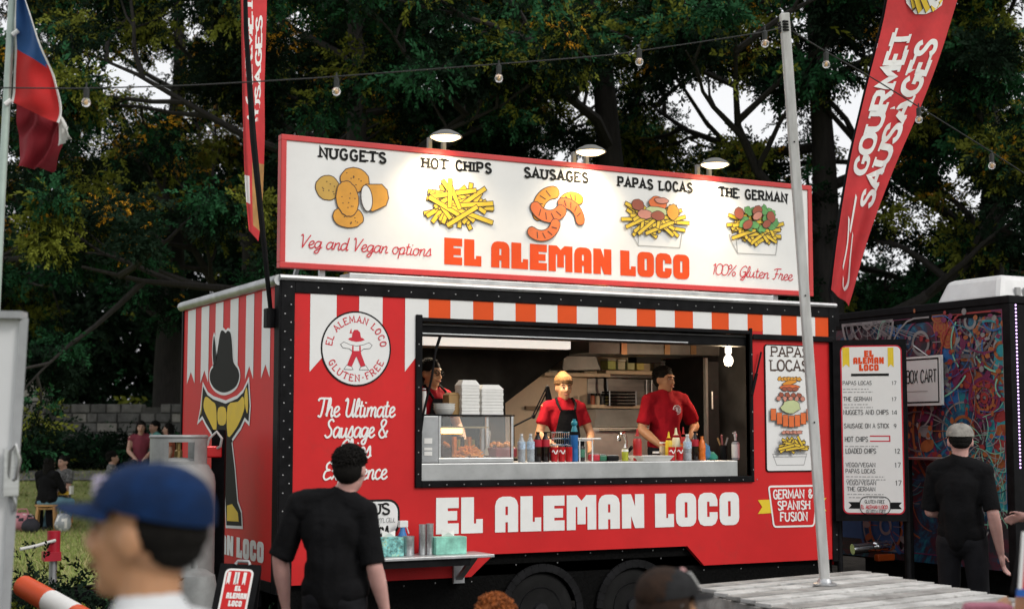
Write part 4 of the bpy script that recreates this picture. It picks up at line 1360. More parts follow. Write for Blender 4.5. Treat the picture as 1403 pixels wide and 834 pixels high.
def banana(cx, cy, r, a0, a1, wd, n=14):
    """bent sausage outline"""
    out = []
    for i in range(n + 1):
        t = math.radians(a0 + (a1 - a0) * i / n); out.append((cx + (r + wd / 2) * math.cos(t), cy + (r + wd / 2) * math.sin(t)))
    t = math.radians(a1)
    for k in range(1, 5):
        u = math.pi * k / 5; out.append((cx + (r + wd / 2 * math.cos(u)) * math.cos(t) - wd / 2 * math.sin(u) * math.sin(t) * (1 if a1 > a0 else -1), cy + (r + wd / 2 * math.cos(u)) * math.sin(t) + wd / 2 * math.sin(u) * math.cos(t) * (1 if a1 > a0 else -1)))
    for i in range(n, -1, -1):
        t = math.radians(a0 + (a1 - a0) * i / n); out.append((cx + (r - wd / 2) * math.cos(t), cy + (r - wd / 2) * math.sin(t)))
    t = math.radians(a0)
    for k in range(1, 5):
        u = math.pi * k / 5; out.append((cx + (r - wd / 2 * math.cos(u)) * math.cos(t) + wd / 2 * math.sin(u) * math.sin(t) * (1 if a1 > a0 else -1), cy + (r - wd / 2 * math.cos(u)) * math.sin(t) - wd / 2 * math.sin(u) * math.cos(t) * (1 if a1 > a0 else -1)))
    return out

def roof_sign():
    tl, bl, tr_, br = GP(387, 186), GP(383.5, 364.5), GP(1109.8, 255.5), GP(1113, 405)
    x0, x1 = (tl[0] + bl[0]) / 2, (tr_[0] + br[0]) / 2
    z0, z1 = (bl[1] + br[1]) / 2, (tl[1] + tr_[1]) / 2
    t = thing('roof_sign', 'long white roof sign with red border listing nuggets, chips and sausages', 'sign', ((x0 + x1) / 2, SY, ZT + .02))
    mb = MB(); mb.box(x0, x1, SY, SY + .05, z0, z1)
    mb.build('panel', [WHITE], t)
    b = .034
    mb = MB(); pr = .012
    mb.box(x0 - .008, x1 + .008, SY - pr, SY + .062, z1 - b, z1 + .008); mb.box(x0 - .008, x1 + .008, SY - pr, SY + .062, z0 - .008, z0 + b)
    mb.box(x0 - .008, x0 + b, SY - pr, SY + .062, z0 + b, z1 - b); mb.box(x1 - b, x1 + .008, SY - pr, SY + .062, z0 + b, z1 - b)
    mb.build('border', [mat('red_border', (.55, .03, .03), .4, var=.08)], t, bevel=.004)
    # feet and rear braces
    mb = MB()
    for i in range(6):
        x = x0 + .35 + (x1 - x0 - .7) * i / 5
        mb.bar((x, SY + .08, ZT + .02), (x, SY + .08, z1 - .1), .04, .04)
        mb.bar((x, SY + .09, z1 - .3), (x, SY + .75, ZT + .02), .03, .03)
    mb.build('brace', [ALU], t)
    mb = MB()
    mb.box(x0 + .5, x1 - .5, SY - .10, SY + .10, ZT + .0205, ZT + .075)
    mb.build('roof_rail', [ALU], t, bevel=.006)
    # headings
    for s, a, ya, b_, yb, h in (('NUGGETS', 438.5, 215.5, 527.5, 223.5, 13.5), ('HOT CHIPS', 579, 229.5, 672, 237.3, 13), ('SAUSAGES', 718.7, 242.5, 804.5, 250, 12.5),
                                ('PAPAS LOCAS', 847, 255, 947.7, 263.8, 12.2), ('THE GERMAN', 985.5, 268.6, 1077.5, 277.5, 12)):
        xa, za = GP(a, ya); xb, zb = GP(b_, yb)
        fr = Frame(SG(xa, za), SG(xb, zb) - SG(xa, za), (0, 0, 1), (0, -1, 0))
        mb = MB(); text(mb, s, fr, 0, 0, GP(a, ya - h)[1] - za, width=(SG(xb, zb) - SG(xa, za)).length, wt=2.5, off=.003, serif=True, serif_len=1.1, track=3.2)
        mb.build('heading_lettering', [LETTER_BLACK], t)
    for s, a, ya, b_, yb, h in (('Veg and Vegan options', 409, 338.8, 590, 351.4, 18), ('100% Gluten Free', 975, 375.6, 1084.7, 384.6, 15)):
        xa, za = GP(a, ya); xb, zb = GP(b_, yb)
        fr = Frame(SG(xa, za), SG(xb, zb) - SG(xa, za), (0, 0, 1), (0, -1, 0))
        mb = MB(); text(mb, s, fr, 0, 0, GP(a, ya - h)[1] - za, SCRIPT, width=(SG(xb, zb) - SG(xa, za)).length, wt=.85, off=.003, slant=.2, track=.05)
        mb.build('script_lettering', [LETTER_RED], t)
    mb = MB()
    xa, za = GP(608.4, 362.0); xb, zb = GP(944.5, 383.2)
    fr = Frame(SG(xa, za), SG(xb, zb) - SG(xa, za), (0, 0, 1), (0, -1, 0))
    block(mb, 'EL ALEMAN LOCO', fr, 0, 0, GP(608.4, 325.3)[1] - za, (SG(xb, zb) - SG(xa, za)).length, 0, .003)
    mb.build('name_lettering', [LETTER_ORANGE], t)
    # drawings
    S1 = lambda x, y: GP(380 + x / 3.626, 170 + y / 3.626)
    S2 = lambda x, y: GP(740 + x / 3.597, 180 + y / 3.596)
    rnd = random.Random(4)
    u = (S1(100, 300)[0] - S1(0, 300)[0]) / 100
    mb = MB(); o = .003
    for (x, y, rx, ry, rot, fill) in ((250, 317, 60, 58, 0, 3), (383, 278, 73, 58, 0, 2), (350, 463, 78, 50, 0, 2), (345, 372, 56, 84, .15, 2)):
        c = S1(x, y); inked(mb, SG, ellipse(c[0], c[1], rx * u, ry * u, rot, 34, .025, rnd), o, fill, 0, .007); o += .0012
        for k in range(9):
            a = rnd.uniform(0, 6.28); q_ = rnd.uniform(.2, .8)
            mb.flat(SG, ellipse(c[0] + math.cos(a) * rx * u * q_, c[1] + math.sin(a) * ry * u * q_, .006, .004, 0, 6), (), o, 0); o += .0002
    body = [S1(*p) for p in ((438, 303), (515, 303), (540, 330), (547, 370), (535, 405), (470, 434), (440, 420))]
    inked(mb, SG, body, o, 2, 0, .007); o += .0012
    c = S1(440, 370); inked(mb, SG, ellipse(c[0], c[1], 27 * u, 62 * u, .12, 24), o, 10, 0, .007)
    mb.build('nugget_picture', DRAW, t)
    mb = MB(); c = S1(890, 400)
    fries(mb, SG, c[0], c[1], 235 * u, 150 * u, 46, .003, random.Random(14), .031)
    mb.build('hot_chip_picture', DRAW, t)
    mb = MB(); o = .003
    c0 = S2(60, 400)
    for (x, y, r, a0, a1, wd, fill) in ((75, 400, 105, 95, 190, 62, 5), (160, 390, 70, 60, 150, 52, 5), (120, 440, 92, 5, 100, 50, 4), (40, 330, 95, 215, 320, 60, 4), (0, 430, 90, 235, 345, 52, 4)):
        c = S2(x, y); inked(mb, SG, banana(c[0], c[1], r * u, a0, a1, wd * u), o, fill, 0, .007); o += .0012
        for k in range(4):
            aa = math.radians(a0 + (a1 - a0) * (k + .7) / 4.4)
            p1 = Vector((c[0] + (r - wd * .3) * u * math.cos(aa), c[1] + (r - wd * .3) * u * math.sin(aa))); p2 = Vector((c[0] + (r + wd * .3) * u * math.cos(aa + .12), c[1] + (r + wd * .3) * u * math.sin(aa + .12)))
            ribbon(mb, SG, [p1, p2], .008, False, o, 0); o += .0003
    mb.build('sausage_picture', DRAW, t)
    for nm, cc, tr4, seed in (('papas_picture', (565, 425), ((485, 490), (700, 492), (688, 574), (482, 562)), 5), ('german_picture', (1052, 470), ((965, 522), (1172, 530), (1160, 609), (972, 600)), 9)):
        mb = MB(); rnd = random.Random(seed); c = S2(*cc)
        tp = [Vector(S2(*p)) for p in tr4]
        ribbon(mb, SG, tp, .007, True, .003, 11)
        ribbon(mb, SG, [tp[0], tp[0] + Vector((-.075, .02)), tp[3] + Vector((-.06, .09)), tp[3]], .006, False, .0055, 11)
        o = fries(mb, SG, c[0], c[1] - .02, 232 * u, 118 * u, 56, .0065, rnd, .026)
        if nm[0] == 'p':
            for (dx, dy, rx, ry, f) in ((-95, 50, 30, 24, 6), (10, 65, 45, 30, 4), (0, 25, 60, 22, 9), (-60, 10, 36, 20, 7), (10, 8, 34, 20, 6), (90, 30, 30, 34, 2), (30, 78, 36, 12, 7)):
                inked(mb, SG, ellipse(c[0] + dx * 1.2 * u, c[1] + dy * 1.2 * u, rx * 1.22 * u, ry * 1.22 * u, 0, 18, .08, rnd), o, f, 0, .005); o += .0008
        else:
            for k in range(16):
                a = rnd.uniform(0, 6.28); q_ = rnd.random() ** .5
                inked(mb, SG, ellipse(c[0] + 15 * u + math.cos(a) * 140 * u * q_, c[1] + 48 * u + math.sin(a) * 60 * u * q_, 30 * u, 20 * u, rnd.uniform(0, 3), 12, .22, rnd), o, 8, 0, .003); o += .0008
            for (dx, dy, rx, ry, f) in ((-90, 55, 26, 26, 6), (10, 75, 28, 20, 6), (10, 50, 28, 16, 7), (85, 50, 22, 26, 6), (-45, 5, 30, 18, 6), (60, 15, 24, 16, 6)):
                inked(mb, SG, ellipse(c[0] + dx * 1.25 * u, c[1] + dy * 1.2 * u, rx * 1.2 * u, ry * 1.2 * u, .5, 16, .06, rnd), o, f, 0, .005); o += .0008
        mb.build(nm, DRAW, t)
    return x0, x1, z0, z1

SX0, SX1, SZ0, SZ1 = roof_sign()

def floodlight(px, label):
    xx, _ = GP(px, 220)
    z = SZ1
    t = thing('floodlight', label, 'floodlight', (xx, SY, z), 'floodlights along the top of the roof sign')
    mb = MB()
    for s_ in (-.075, .045):
        mb.box(xx + s_, xx + s_ + .03, SY + .01, SY + .045, z + .009, z + .10)
    mb.box(xx - .10, xx + .10, SY + .0, SY + .05, z + .0085, z + .012)
    mb.build('post', [mat('lamp_post_grey', (.22, .22, .21), .6)], t)
    mb = MB()
    c = Vector((xx, SY - .14, z + .095))
    mb.lathe(c, [(.02, .04), (.05, .036), (.10, .012), (.125, -.008), (.128, -.018), (.118, -.014)], 24)
    mb.bar((xx, SY + .03, z + .09), (xx, SY - .1, z + .125), .04, .025)
    hd = mb.build('lamp_head', [mat('lamp_enamel', (.14, .14, .135), .6)], t, smooth=True)
    mb = MB()
    mb.lathe(c, [(.01, -.045), (.08, -.036), (.115, -.018), (.115, -.013), (.01, -.012)], 24)
    mb.build('lens', [mat('lit_lens', (1, .9, .6), .4, var=0, emit=5.5, ecol=(1, .72, .34))], t, smooth=True)
    la = bpy.data.lights.new('flood_lamp', 'SPOT'); la.energy = 64; la.color = (1, .80, .54); la.shadow_soft_size = .10
    la.spot_size = math.radians(128); la.spot_blend = .9
    lo = bpy.data.objects.new('flood_lamp', la); COL.objects.link(lo)
    lo.parent = t; lo.location = (0, -.17, .035)
    lo.rotation_euler = (math.radians(20), 0, 0)

floodlight(600, 'lit floodlight over the hot chips picture, leftmost of the three')
floodlight(797, 'lit floodlight over the sausages picture, middle of the three')
floodlight(966, 'lit floodlight over the papas locas picture, rightmost of the three')

# ---------------------------------------------------------------- poster beside the window
def poster():
    cor = [FP(1045.5, 470.5), FP(1110, 470), FP(1114, 645.5), FP(1049.5, 646)]
    x0 = (cor[0][0] + cor[3][0]) / 2; x1 = (cor[1][0] + cor[2][0]) / 2; z1 = min(cor[0][1], FP(1080, 468)[1]); z0 = (cor[2][1] + cor[3][1]) / 2
    t = thing('menu_poster', 'narrow white papas locas poster of stacked ingredients beside the window', 'poster', ((x0 + x1) / 2, 0, z0))
    mb = MB()
    fr = FR
    rr = _rr(x0, z0, x1, z1 - .004, .03, 4)
    mb.prism([FR(x, y, .001) for x, y in rr], (0, -.008, 0), mi=0)
    mb.flat(FR, grow(rr, -.010), (), .0105, 1)
    mb.build('board', [LETTER_BLACK, WHITE], t)
    mb = MB()
    for s, a, b, base, h in (('PAPAS', 1056, 1106, 488, 13), ('LOCAS', 1055, 1105.5, 507, 14)):
        xa, za = FP(a, base); xb, _ = FP(b, base)
        text(mb, s, FR, xa, za, FP(a, base - h)[1] - za, x1=xb, wt=1.7, mi=0, off=.0115, serif=True)
    mb.build('lettering', [mat('dark_brown_lettering', (.06, .03, .02), .5, var=0)], t)
    mb = MB(); rnd = random.Random(2); o = .0115
    cx = FP(1081, 560)[0]
    u = (x1 - x0) / 64
    def row(py, n, rx, ry, sp, f, jit=.1):
        nonlocal o
        for i in range(n):
            x = cx + (i - (n - 1) / 2) * sp * u; z = FP(1081, py)[1]
            inked(mb, FR, ellipse(x, z, rx * u, ry * u, rnd.uniform(-.2, .2), 14, jit, rnd), o, f, 0, .004); o += .0008
    row(519, 7, 3.2, 2, 4.2, 2, .25); row(524, 1, 10, 2.2, 1, 5); row(530, 1, 13, 2.4, 1, 4); row(533, 3, 4, 2, 7, 6)
    row(541, 4, 3, 2.4, 8, 6, .25); row(546, 5, 2.6, 2.4, 8, 7, .25); row(557, 1, 13, 6.5, 1, 9, .12)
    for i, dy in zip(range(7), (8, 3, 0, -1, 0, 3, 8)):
        x = cx + (i - 3) * 8 * u; z = FP(1081, 576)[1] + dy * u * .8
        inked(mb, FR, [(x - 3.4 * u, z - 6 * u), (x + 3.4 * u, z - 6 * u), (x + 3.4 * u, z + 6 * u), (x - 3.4 * u, z + 6 * u)], o, 4, 0, .004); o += .0008
    row(592, 5, 4, 1.6, 5, 7, .3)
    z = FP(1081, 609)[1]
    o = fries(mb, FR, cx, z, 24 * u, 11 * u, 34, o, rnd, .018)
    z = FP(1081, 629)[1]
    ribbon(mb, FR, [Vector((cx - 24 * u, z + 6 * u)), Vector((cx + 22 * u, z + 6 * u)), Vector((cx + 18 * u, z - 6 * u)), Vector((cx - 19 * u, z - 6 * u))], .006, True, .0115, 11)
    ribbon(mb, FR, [Vector((cx - 24 * u, z + 3 * u)), Vector((cx + 22 * u, z + 3 * u))], .005, False, .0130, 11)
    mb.build('ingredient_picture', DRAW, t)
poster()

# ---------------------------------------------------------------- hinged menu board at the far corner
def menu_board():
    A = at(1148.5, 700, d=12.9)      # left edge, near bottom
    dr = Vector((_r.x, _r.y, 0)) * math.cos(math.radians(14)) - Vector((_f.x, _f.y, 0)) * math.sin(math.radians(14))
    d0 = 12.9
    pts = {}
    o = Vector((A.x, A.y, 0))
    n = Vector((dr.y, -dr.x, 0))
    fr = Frame(o, dr, (0, 0, 1), n)
    def mp(px, py):
        r = at(px, py, d=1) - CAM
        t = (o - CAM).dot(n) / r.dot(n)
        return fr.inv(CAM + r * t)
    x0 = (mp(1149, 473)[0] + mp(1157, 704)[0]) / 2; x1 = (mp(1233.5, 472)[0] + mp(1242, 703)[0]) / 2
    z1 = mp(1192, 473)[1]; z0 = mp(1198, 704)[1]
    c = fr((x0 + x1) / 2, z0)
    t = thing('menu_board', 'tall white price board with rounded red edge in black frame at the trailer corner', 'menu board', (c.x, c.y, z0 - .1))
    mb = MB()
    b = .055
    def slab(a0, a1, b0, b1, th0, th1): mb.prism([fr(a0, b0, th0), fr(a1, b0, th0), fr(a1, b1, th0), fr(a0, b1, th0)], n * (th1 - th0))
    slab(x0 - b, x1 + b * .45, z0 - b, z1 + b * .8, -.05, 0)
    mb.build('frame', [BLACK], t, bevel=.006)
    mb = MB()
    rr = _rr(x0, z0, x1, z1, .05, 5)
    mb.flat(fr, rr, (), .003, 0); mb.flat(fr, grow(rr, -.012), (), .004, 1)
    mb.build('price_sheet', [LETTER_RED, WHITE], t)
    X = lambda px, py: mp(px, py)
    mb = MB()
    for s, a, b_, base, h in (('EL', 1184, 1197, 489, 9), ('ALEMAN', 1169, 1211, 498.5, 9), ('LOCO', 1177, 1204, 508, 9)):
        xa, za = X(a, base); xb, _ = X(b_, base)
        block(mb, s, fr, xa, za, X(a, base - h)[1] - za, xb, 0, .005, .9)
    mb.build('name_lettering', [LETTER_ORANGE], t)
    mb = MB()
    for a, b_ in ((1154, 1163.5), (1216, 1224)):
        xa, zt = X(a, 476); xb, _ = X(b_, 476); _, zb = X(a, 503)
        mb.flat(fr, [(xa, zb), ((xa + xb) / 2, zb + .025), (xb, zb), (xb, zt), (xa, zt)], (), .005, 0)
    mb.build('ribbon_mark', [BRIGHT_YELLOW], t)
    mb = MB()
    for s, a, b_, base, h in (('PAPAS LOCAS', 1155, 1194, 527, 5), ('THE GERMAN', 1156, 1194, 549, 5.5), ('NUGGETS AND CHIPS', 1156, 1217, 567.5, 6), ('SAUSAGE ON A STICK', 1157, 1218, 586, 6), ('HOT CHIPS', 1158, 1189, 604.5, 6.5),
                              ('LOADED CHIPS', 1159, 1200, 620.5, 6.5), ('VEGO/VEGAN', 1159, 1199, 639, 5.6), ('PAPAS LOCAS', 1159, 1199, 647.5, 5.6), ('VEGO/VEGAN', 1160, 1200, 663.5, 5.6), ('THE GERMAN', 1161, 1199, 672, 5.6),
                              ('GLUTEN-FREE', 1185, 1212, 689, 4.6), ('GLUTEN-FREE', 1187, 1214, 702.5, 4.6),
                              ('17', 1222, 1228, 527, 5), ('17', 1222, 1228, 549, 5), ('14', 1222, 1229, 567.5, 5.5), ('9', 1225, 1228, 586, 5.5), ('12', 1226, 1233, 620.5, 6), ('17', 1226, 1234, 640, 6.5), ('17', 1227, 1235, 664.5, 6.5)):
        xa, za = X(a, base); xb, _ = X(b_, base)
        text(mb, s, fr, xa, za, X(a, base - h)[1] - za, x1=xb, wt=1.5, mi=0, off=.005, serif=len(s) > 3, serif_len=.3, track=2.2)
        mb.build('price_lettering', [mat('faded_lettering', (.14, .14, .14), .6, var=0, spec=.15)], t); mb = MB()
    for a, b_, py in ((1155, 1190, 533), (1155, 1196, 537), (1156, 1190, 554), (1157, 1196, 558), (1159, 1212, 652.5), (1160, 1214, 656.5), (1161, 1212, 676.5), (1163, 1214, 681), (1158, 1204, 611)):
        xa, za = X(a, py); xb, _ = X(b_, py)
        x = xa; rr_ = random.Random(py)
        while x < xb:
            l = rr_.uniform(.01, .04)
            ribbon(mb, fr, [Vector((x, za)), Vector((min(x + l, xb), za))], .008, False, .005, 1); x += l + .009
    ca, cb = X(1166, 513.5), X(1218, 513.5)
    ribbon(mb, fr, [Vector(ca), Vector((cb[0], ca[1]))], .022, False, .005, 0)
    mb.build('price_lettering', [LETTER_BLACK, LETTER_GREY], t)
    mb = MB()
    xa, za = X(1192, 604); xb, zb = X(1219, 597)
    ribbon(mb, fr, [Vector((xa, za)), Vector((xb, za)), Vector((xb, zb)), Vector((xa, zb))], .010, False, .005, 0)
    xa, za = X(1180, 696.2); xb, _ = X(1216, 696.2)
    text(mb, 'EL ALEMAN LOCO', fr, xa, za, .030, x1=xb, wt=1.7, mi=0, off=.0075)
    mb.build('red_marking', [LETTER_RED], t)
    mb = MB()
    c = X(1199, 692); w_ = X(1220, 692)[0] - c[0]
    ribbon(mb, fr, [Vector(p) for p in _rr(c[0] - w_, c[1] - .075, c[0] + w_, c[1] + .075, .06, 4)], .006, True, .0055, 0)
    for sg in (-1, 1):
        mb.flat(fr, [(c[0] + sg * w_ * 1.02, c[1] - .028), (c[0] + sg * w_ * 1.75, c[1] - .028), (c[0] + sg * w_ * 1.55, c[1]), (c[0] + sg * w_ * 1.75, c[1] + .028), (c[0] + sg * w_ * 1.02, c[1] + .028)], (), .005, 0)
    mb.build('badge_mark', [LETTER_BLACK], t)
    # hinged post that carries the board
    mb = MB()
    p = fr(x0 - b + .02, 0, -.08)
    mb.tube([(p.x, p.y, 0.0), (p.x, p.y, z1 + .05)], .025, 10)
    p = fr(x1 + b - .04, 0, -.08)
    mb.tube([(p.x, p.y, 0.0), (p.x, p.y, z1 + .05)], .025, 10)
    mb.build('post', [BLACK], t, smooth=True)
menu_board()

# ---------------------------------------------------------------- mural truck
TX, TY = 6.03, -1.05
def mural_truck():
    H = 2.82
    t = thing('mural_truck', 'dark food truck with its end wall covered in a mandala mural', 'food truck', (TX + 1.5, TY + 1.25, 0))
    MURAL = bpy.data.materials.new('mural_paint'); MURAL.use_nodes = True
    n = MURAL.node_tree; b = n.nodes['Principled BSDF']; b.inputs['Roughness'].default_value = .5
    tc = n.nodes.new('ShaderNodeTexCoord')
    nz = n.nodes.new('ShaderNodeTexNoise'); nz.inputs['Scale'].default_value = 1.6; nz.inputs['Detail'].default_value = 8; nz.inputs['Roughness'].default_value = .7; nz.inputs['Distortion'].default_value = 1.5
    n.links.new(tc.outputs['Object'], nz.inputs['Vector'])
    rp = n.nodes.new('ShaderNodeValToRGB')
    cols = [(.30, (.012, .012, .014)), (.42, (.02, .025, .034)), (.48, (.09, .014, .03)), (.51, (.02, .03, .05)), (.56, (.008, .07, .16)), (.62, (.01, .22, .26)), (.68, (.03, .03, .06)), (.74, (.02, .02, .04))]
    el = rp.color_ramp.elements
    el[0].position = cols[0][0]; el[0].color = (*cols[0][1], 1); el[1].position = cols[-1][0]; el[1].color = (*cols[-1][1], 1)
    for p, c in cols[1:-1]:
        e = el.new(p); e.color = (*c, 1)
    n.links.new(nz.outputs['Fac'], rp.inputs['Fac']); n.links.new(rp.outputs[0], b.inputs['Base Color'])
    z0 = at(1300, 740, x=TX).z
    mb = MB(); mb.box(TX, TX + .05, TY + .06, TY + 2.5, .52, H - .08); mb.build('end_wall', [MURAL], t)
    mb = MB()
    mb.box(TX + .06, TX + 6, TY + 2.45, TY + 2.5, .5, H - .05); mb.box(TX + 5.95, TX + 6, TY, TY + 2.45, .5, H - .05); mb.box(TX + .06, TX + 5.95, TY + .06, TY + 2.45, .5, .58)
    mb.build('body', [BLACK_M], t)
    mb = MB(); mb.box(TX - .02, TX + 6, TY - .02, TY + 2.52, H - .07, H); mb.build('roof', [BLACK], t, bevel=.01)
    # painted end-wall figure work
    MF = Frame((TX, 0, 0), (0, -1, 0), (0, 0, 1), (-1, 0, 0))
    mpx = lambda px, py: (lambda p: (-p.y, p.z))(at(px, py, x=TX))
    P = [mat('mural_' + k, c, .5, var=.15) for k, c in (('orange', (.34, .10, .03)), ('magenta', (.16, .02, .08)), ('teal', (.02, .28, .33)), ('blue', (.02, .12, .34)), ('pale', (.26, .25, .25)), ('red', (.30, .03, .03)), ('mint', (.20, .50, .36)), ('dark', (.012, .012, .014)), ('grey', (.13, .12, .13)))]
    rnd = random.Random(21)
    mb = MB(); o = .002
    lo = mpx(1150, 600); hi = mpx(1384, 600)
    # teal column near the corner and pale leaf fan
    a = mpx(1352, 640); b_ = mpx(1386, 640)
    zt = mpx(1370, 440)[1]; zb = mpx(1370, 700)[1]
    mb.flat(MF, [(a[0], zb), (b_[0], zb), (b_[0], zt), ((a[0] + b_[0]) / 2, zt - .1), (a[0] + .1, zt - .5), (a[0], zb + .6)], (), o, 2); o += .0003
    a = mpx(1290, 520); c = mpx(1312, 470)
    mb.flat(MF, [(a[0], a[1] - .25), (c[0], a[1] - .2), (c[0] + .02, c[1]), (a[0], c[1] - .05)], (), o, 3); o += .0003
    a = mpx(1155, 735); c = mpx(1250, 708)
    mb.flat(MF, [(a[0], a[1]), (c[0], a[1]), (c[0], c[1]), (a[0], c[1])], (), o, 3); o += .0003
    def clampf(pts):
        return [Vector((min(max(p[0], lo[0] - .3), 1.0 if False else hi[0] - .03), min(max(p[1], .6), H - .12))) for p in pts]
    def arc(cx, cy, r, a0, a1, wd, mi):
        nonlocal o
        n_ = max(8, int(abs(a1 - a0) / 10))
        pts = clampf([(cx + r * math.cos(math.radians(a0 + (a1 - a0) * i / n_)), cy + r * math.sin(math.radians(a0 + (a1 - a0) * i / n_))) for i in range(n_ + 1)])
        ribbon(mb, MF, pts, wd, False, o, mi, dz=.000004); o += .00006
    def mandala(px, py, r, cols_, petals):
        nonlocal o
        c = mpx(px, py)
        for k, rr in enumerate((1, .86, .62, .40, .2)):
            arc(c[0], c[1], r * rr, 0, 360, .016 if k % 2 else .028, cols_[k % len(cols_)])
        for i in range(petals):
            a = 2 * math.pi * i / petals
            x, y = c[0] + math.cos(a) * r * .74, c[1] + math.sin(a) * r * .74
            q_ = clampf([(x, y)])[0]
            if abs(q_.x - x) + abs(q_.y - y) > .001: continue
            mb.flat(MF, ellipse(x, y, r * .15, r * .09, a, 10), (), o, cols_[i % len(cols_)]); o += .00006
            x2, y2 = c[0] + math.cos(a) * r * .3, c[1] + math.sin(a) * r * .3
            ribbon(mb, MF, clampf([(x2, y2), (c[0] + math.cos(a) * r * .6, c[1] + math.sin(a) * r * .6)]), .008, False, o + .00002, cols_[(i + 1) % len(cols_)]); o += .00006
    mandala(1320, 590, .62, (0, 5, 1, 4), 22)
    mandala(1372, 480, .34, (0, 1, 0, 4), 14)
    mandala(1262, 470, .5, (1, 4, 3), 18)
    mandala(1330, 440, .3, (8, 4, 1), 16)
    mandala(1290, 448, .08, (0, 5), 8); mandala(1300, 463, .08, (0, 5), 8); mandala(1286, 430, .07, (0, 5), 8); mandala(1350, 545, .17, (1, 5, 0), 12)
    mandala(1215, 720, .35, (3, 4, 0), 14); mandala(1190, 440, .35, (4, 8), 12)
    for i in range(80):
        px, py = rnd.uniform(1240, 1380), rnd.uniform(425, 700)
        c = mpx(px, py); a0 = rnd.uniform(0, 360)
        arc(c[0], c[1], rnd.uniform(.1, .6), a0, a0 + rnd.uniform(40, 130), rnd.choice((.006, .010, .016)), rnd.choice((0, 1, 2, 3, 6, 8, 4, 5)))
    for i in range(150):
        px, py = rnd.uniform(1236, 1378), rnd.uniform(425, 640)
        c = mpx(px, py)
        mb.flat(MF, ellipse(c[0], c[1], rnd.uniform(.012, .035), rnd.uniform(.012, .03), 0, 9), (), o, rnd.choice((0, 5, 1, 0, 4))); o += .00005
    # leafy fans low right
    for (px, py, mi) in ((1365, 640, 6), (1372, 690, 6), (1352, 665, 7), (1350, 610, 6), (1240, 670, 2)):
        c = mpx(px, py)
        for k in range(13):
            a = 2 * math.pi * k / 13 + rnd.random() * .3
            pts = [(c[0] + math.cos(a + .15 * q_) * .05 * q_, c[1] + math.sin(a + .15 * q_) * .05 * q_) for q_ in range(1, 6)]
            ribbon(mb, MF, clampf(pts), .008, False, o, mi if k % 2 else 4, dz=.000006); o += .00006
    for i in range(9):
        p = [mpx(1160 + 6 * i, 436), mpx(1168 + 9 * i, 444 + i), mpx(1172 + 13 * i, 462)]
        ribbon(mb, MF, clampf(p), .006, False, o, 4); o += .00006
    mb.build('mural', P, t)
    # black edge trims, seams
    mb = MB()
    mb.box(TX - .025, TX + .06, TY - .03, TY + .055, .5, H - .072)
    mb.box(TX - .012, TX - .0, TY + .056, TY + 2.5, H - .16, H - .072)
    y = at(1229, 500, x=TX).y
    mb.box(TX - .008, TX, y - .012, y + .012, .6, H - .165)
    mb.build('edge_trim', [BLACK], t, bevel=.004)
    # serving side with lit window
    mb = MB()
    mb.box(TX + .061, TX + .25, TY - .01, TY + .05, .52, H - .075); mb.box(TX + .25, TX + 6, TY - .01, TY + .05, .52, 1.35); mb.box(TX + .25, TX + 6, TY - .01, TY + .05, 2.56, H - .075)
    mb.build('serving_side', [BLACK], t)
    mb = MB()
    za = at(1392, 640, x=TX + .03).z; zb = at(1388, 418, x=TX + .03).z
    for k in range(46):
        z = za + (zb - za) * k / 45
        mb.ell((TX + .045, TY - .032, z), .009, 6)
    mb.build('led_strip', [mat('violet_led', (.9, .6, 1), .4, var=0, emit=2, ecol=(.75, .5, 1))], t)
    mb = MB(); mb.box(TX + .25, TX + 3, TY + .05, TY + .09, 1.36, 2.55)
    mb.build('lit_window', [mat('lit_pink_window', (.9, .8, .85), .4, var=.2, scale=4, emit=.9, ecol=(1, .82, .9))], t)
    # folding shelf with struts, under-truck gear
    mb = MB()
    p = at(1244, 626, x=TX - .3); q_ = at(1300, 640, x=TX - .3)
    mb.box(TX - .36, TX - .0125, q_.y, p.y + .2, p.z - .02, p.z)
    sh_ = mb.build('fold_down_shelf', [STEEL], t, bevel=.004)
    mb = MB()
    mb.bar((TX - .33, p.y - .02, p.z - .022), (TX - .33, p.y - .02, .05), .06, .06); mb.bar((TX - .33, q_.y, p.z - .022), (TX - .33, q_.y, .05), .05, .05)
    mb.build('shelf_leg', [BLACK], sh_)
    mb = MB()
    mb.box(TX + .3, TX + 5.7, TY + .3, TY + 2.2, .25, .498)
    mb.build('chassis_frame', [BLACK_M], t)
    for xx in (TX + 1.2, TX + 4.6):
        mb = MB(); mb.lathe((xx, TY + .05, .33), [(.05, 0), (.2, -.01), (.31, .0), (.33, .03), (.33, .2), (.1, .22)], 24, ax=(0, 1, 0)); mb.build('wheel', [RUBBER], t, smooth=True)
    # tow bar end with chrome coupling lying between the trailers
    mb = MB()
    a = at(1168, 752, y=.5); b_ = at(1250, 742, y=.35)
    mb.tube([a, a.lerp(b_, .5), b_ + Vector((.8, .3, 0))], [.05, .045, .05], 10)
    mb.ell(b_, (.09, .08, .06), 12); mb.ell(a.lerp(b_, .4), (.07, .06, .05), 12)
    tb = mb.build('tow_coupling', [CHROME], t, smooth=True)
    mb = MB(); c = at(1212, 763, y=.4)
    mb.box(c.x - .1, c.x + .1, c.y - .03, c.y + .03, c.z - .03, c.z + .03)
    mb.build('tail_light', [mat('orange_reflector', (.5, .08, .01), .3)], t, bevel=.01)
    # white air conditioner on the roof
    a = at(1352, 411, y=TY + .5); b_ = at(1362, 383, y=TY + .5)
    ac = thing('roof_air_conditioner', 'rounded white air conditioner on the roof of the mural truck', 'air conditioner', (a.x + .5, TY + .7, H))
    mb = MB()
    x0, x1 = a.x, a.x + 1.1; z1 = b_.z + .04
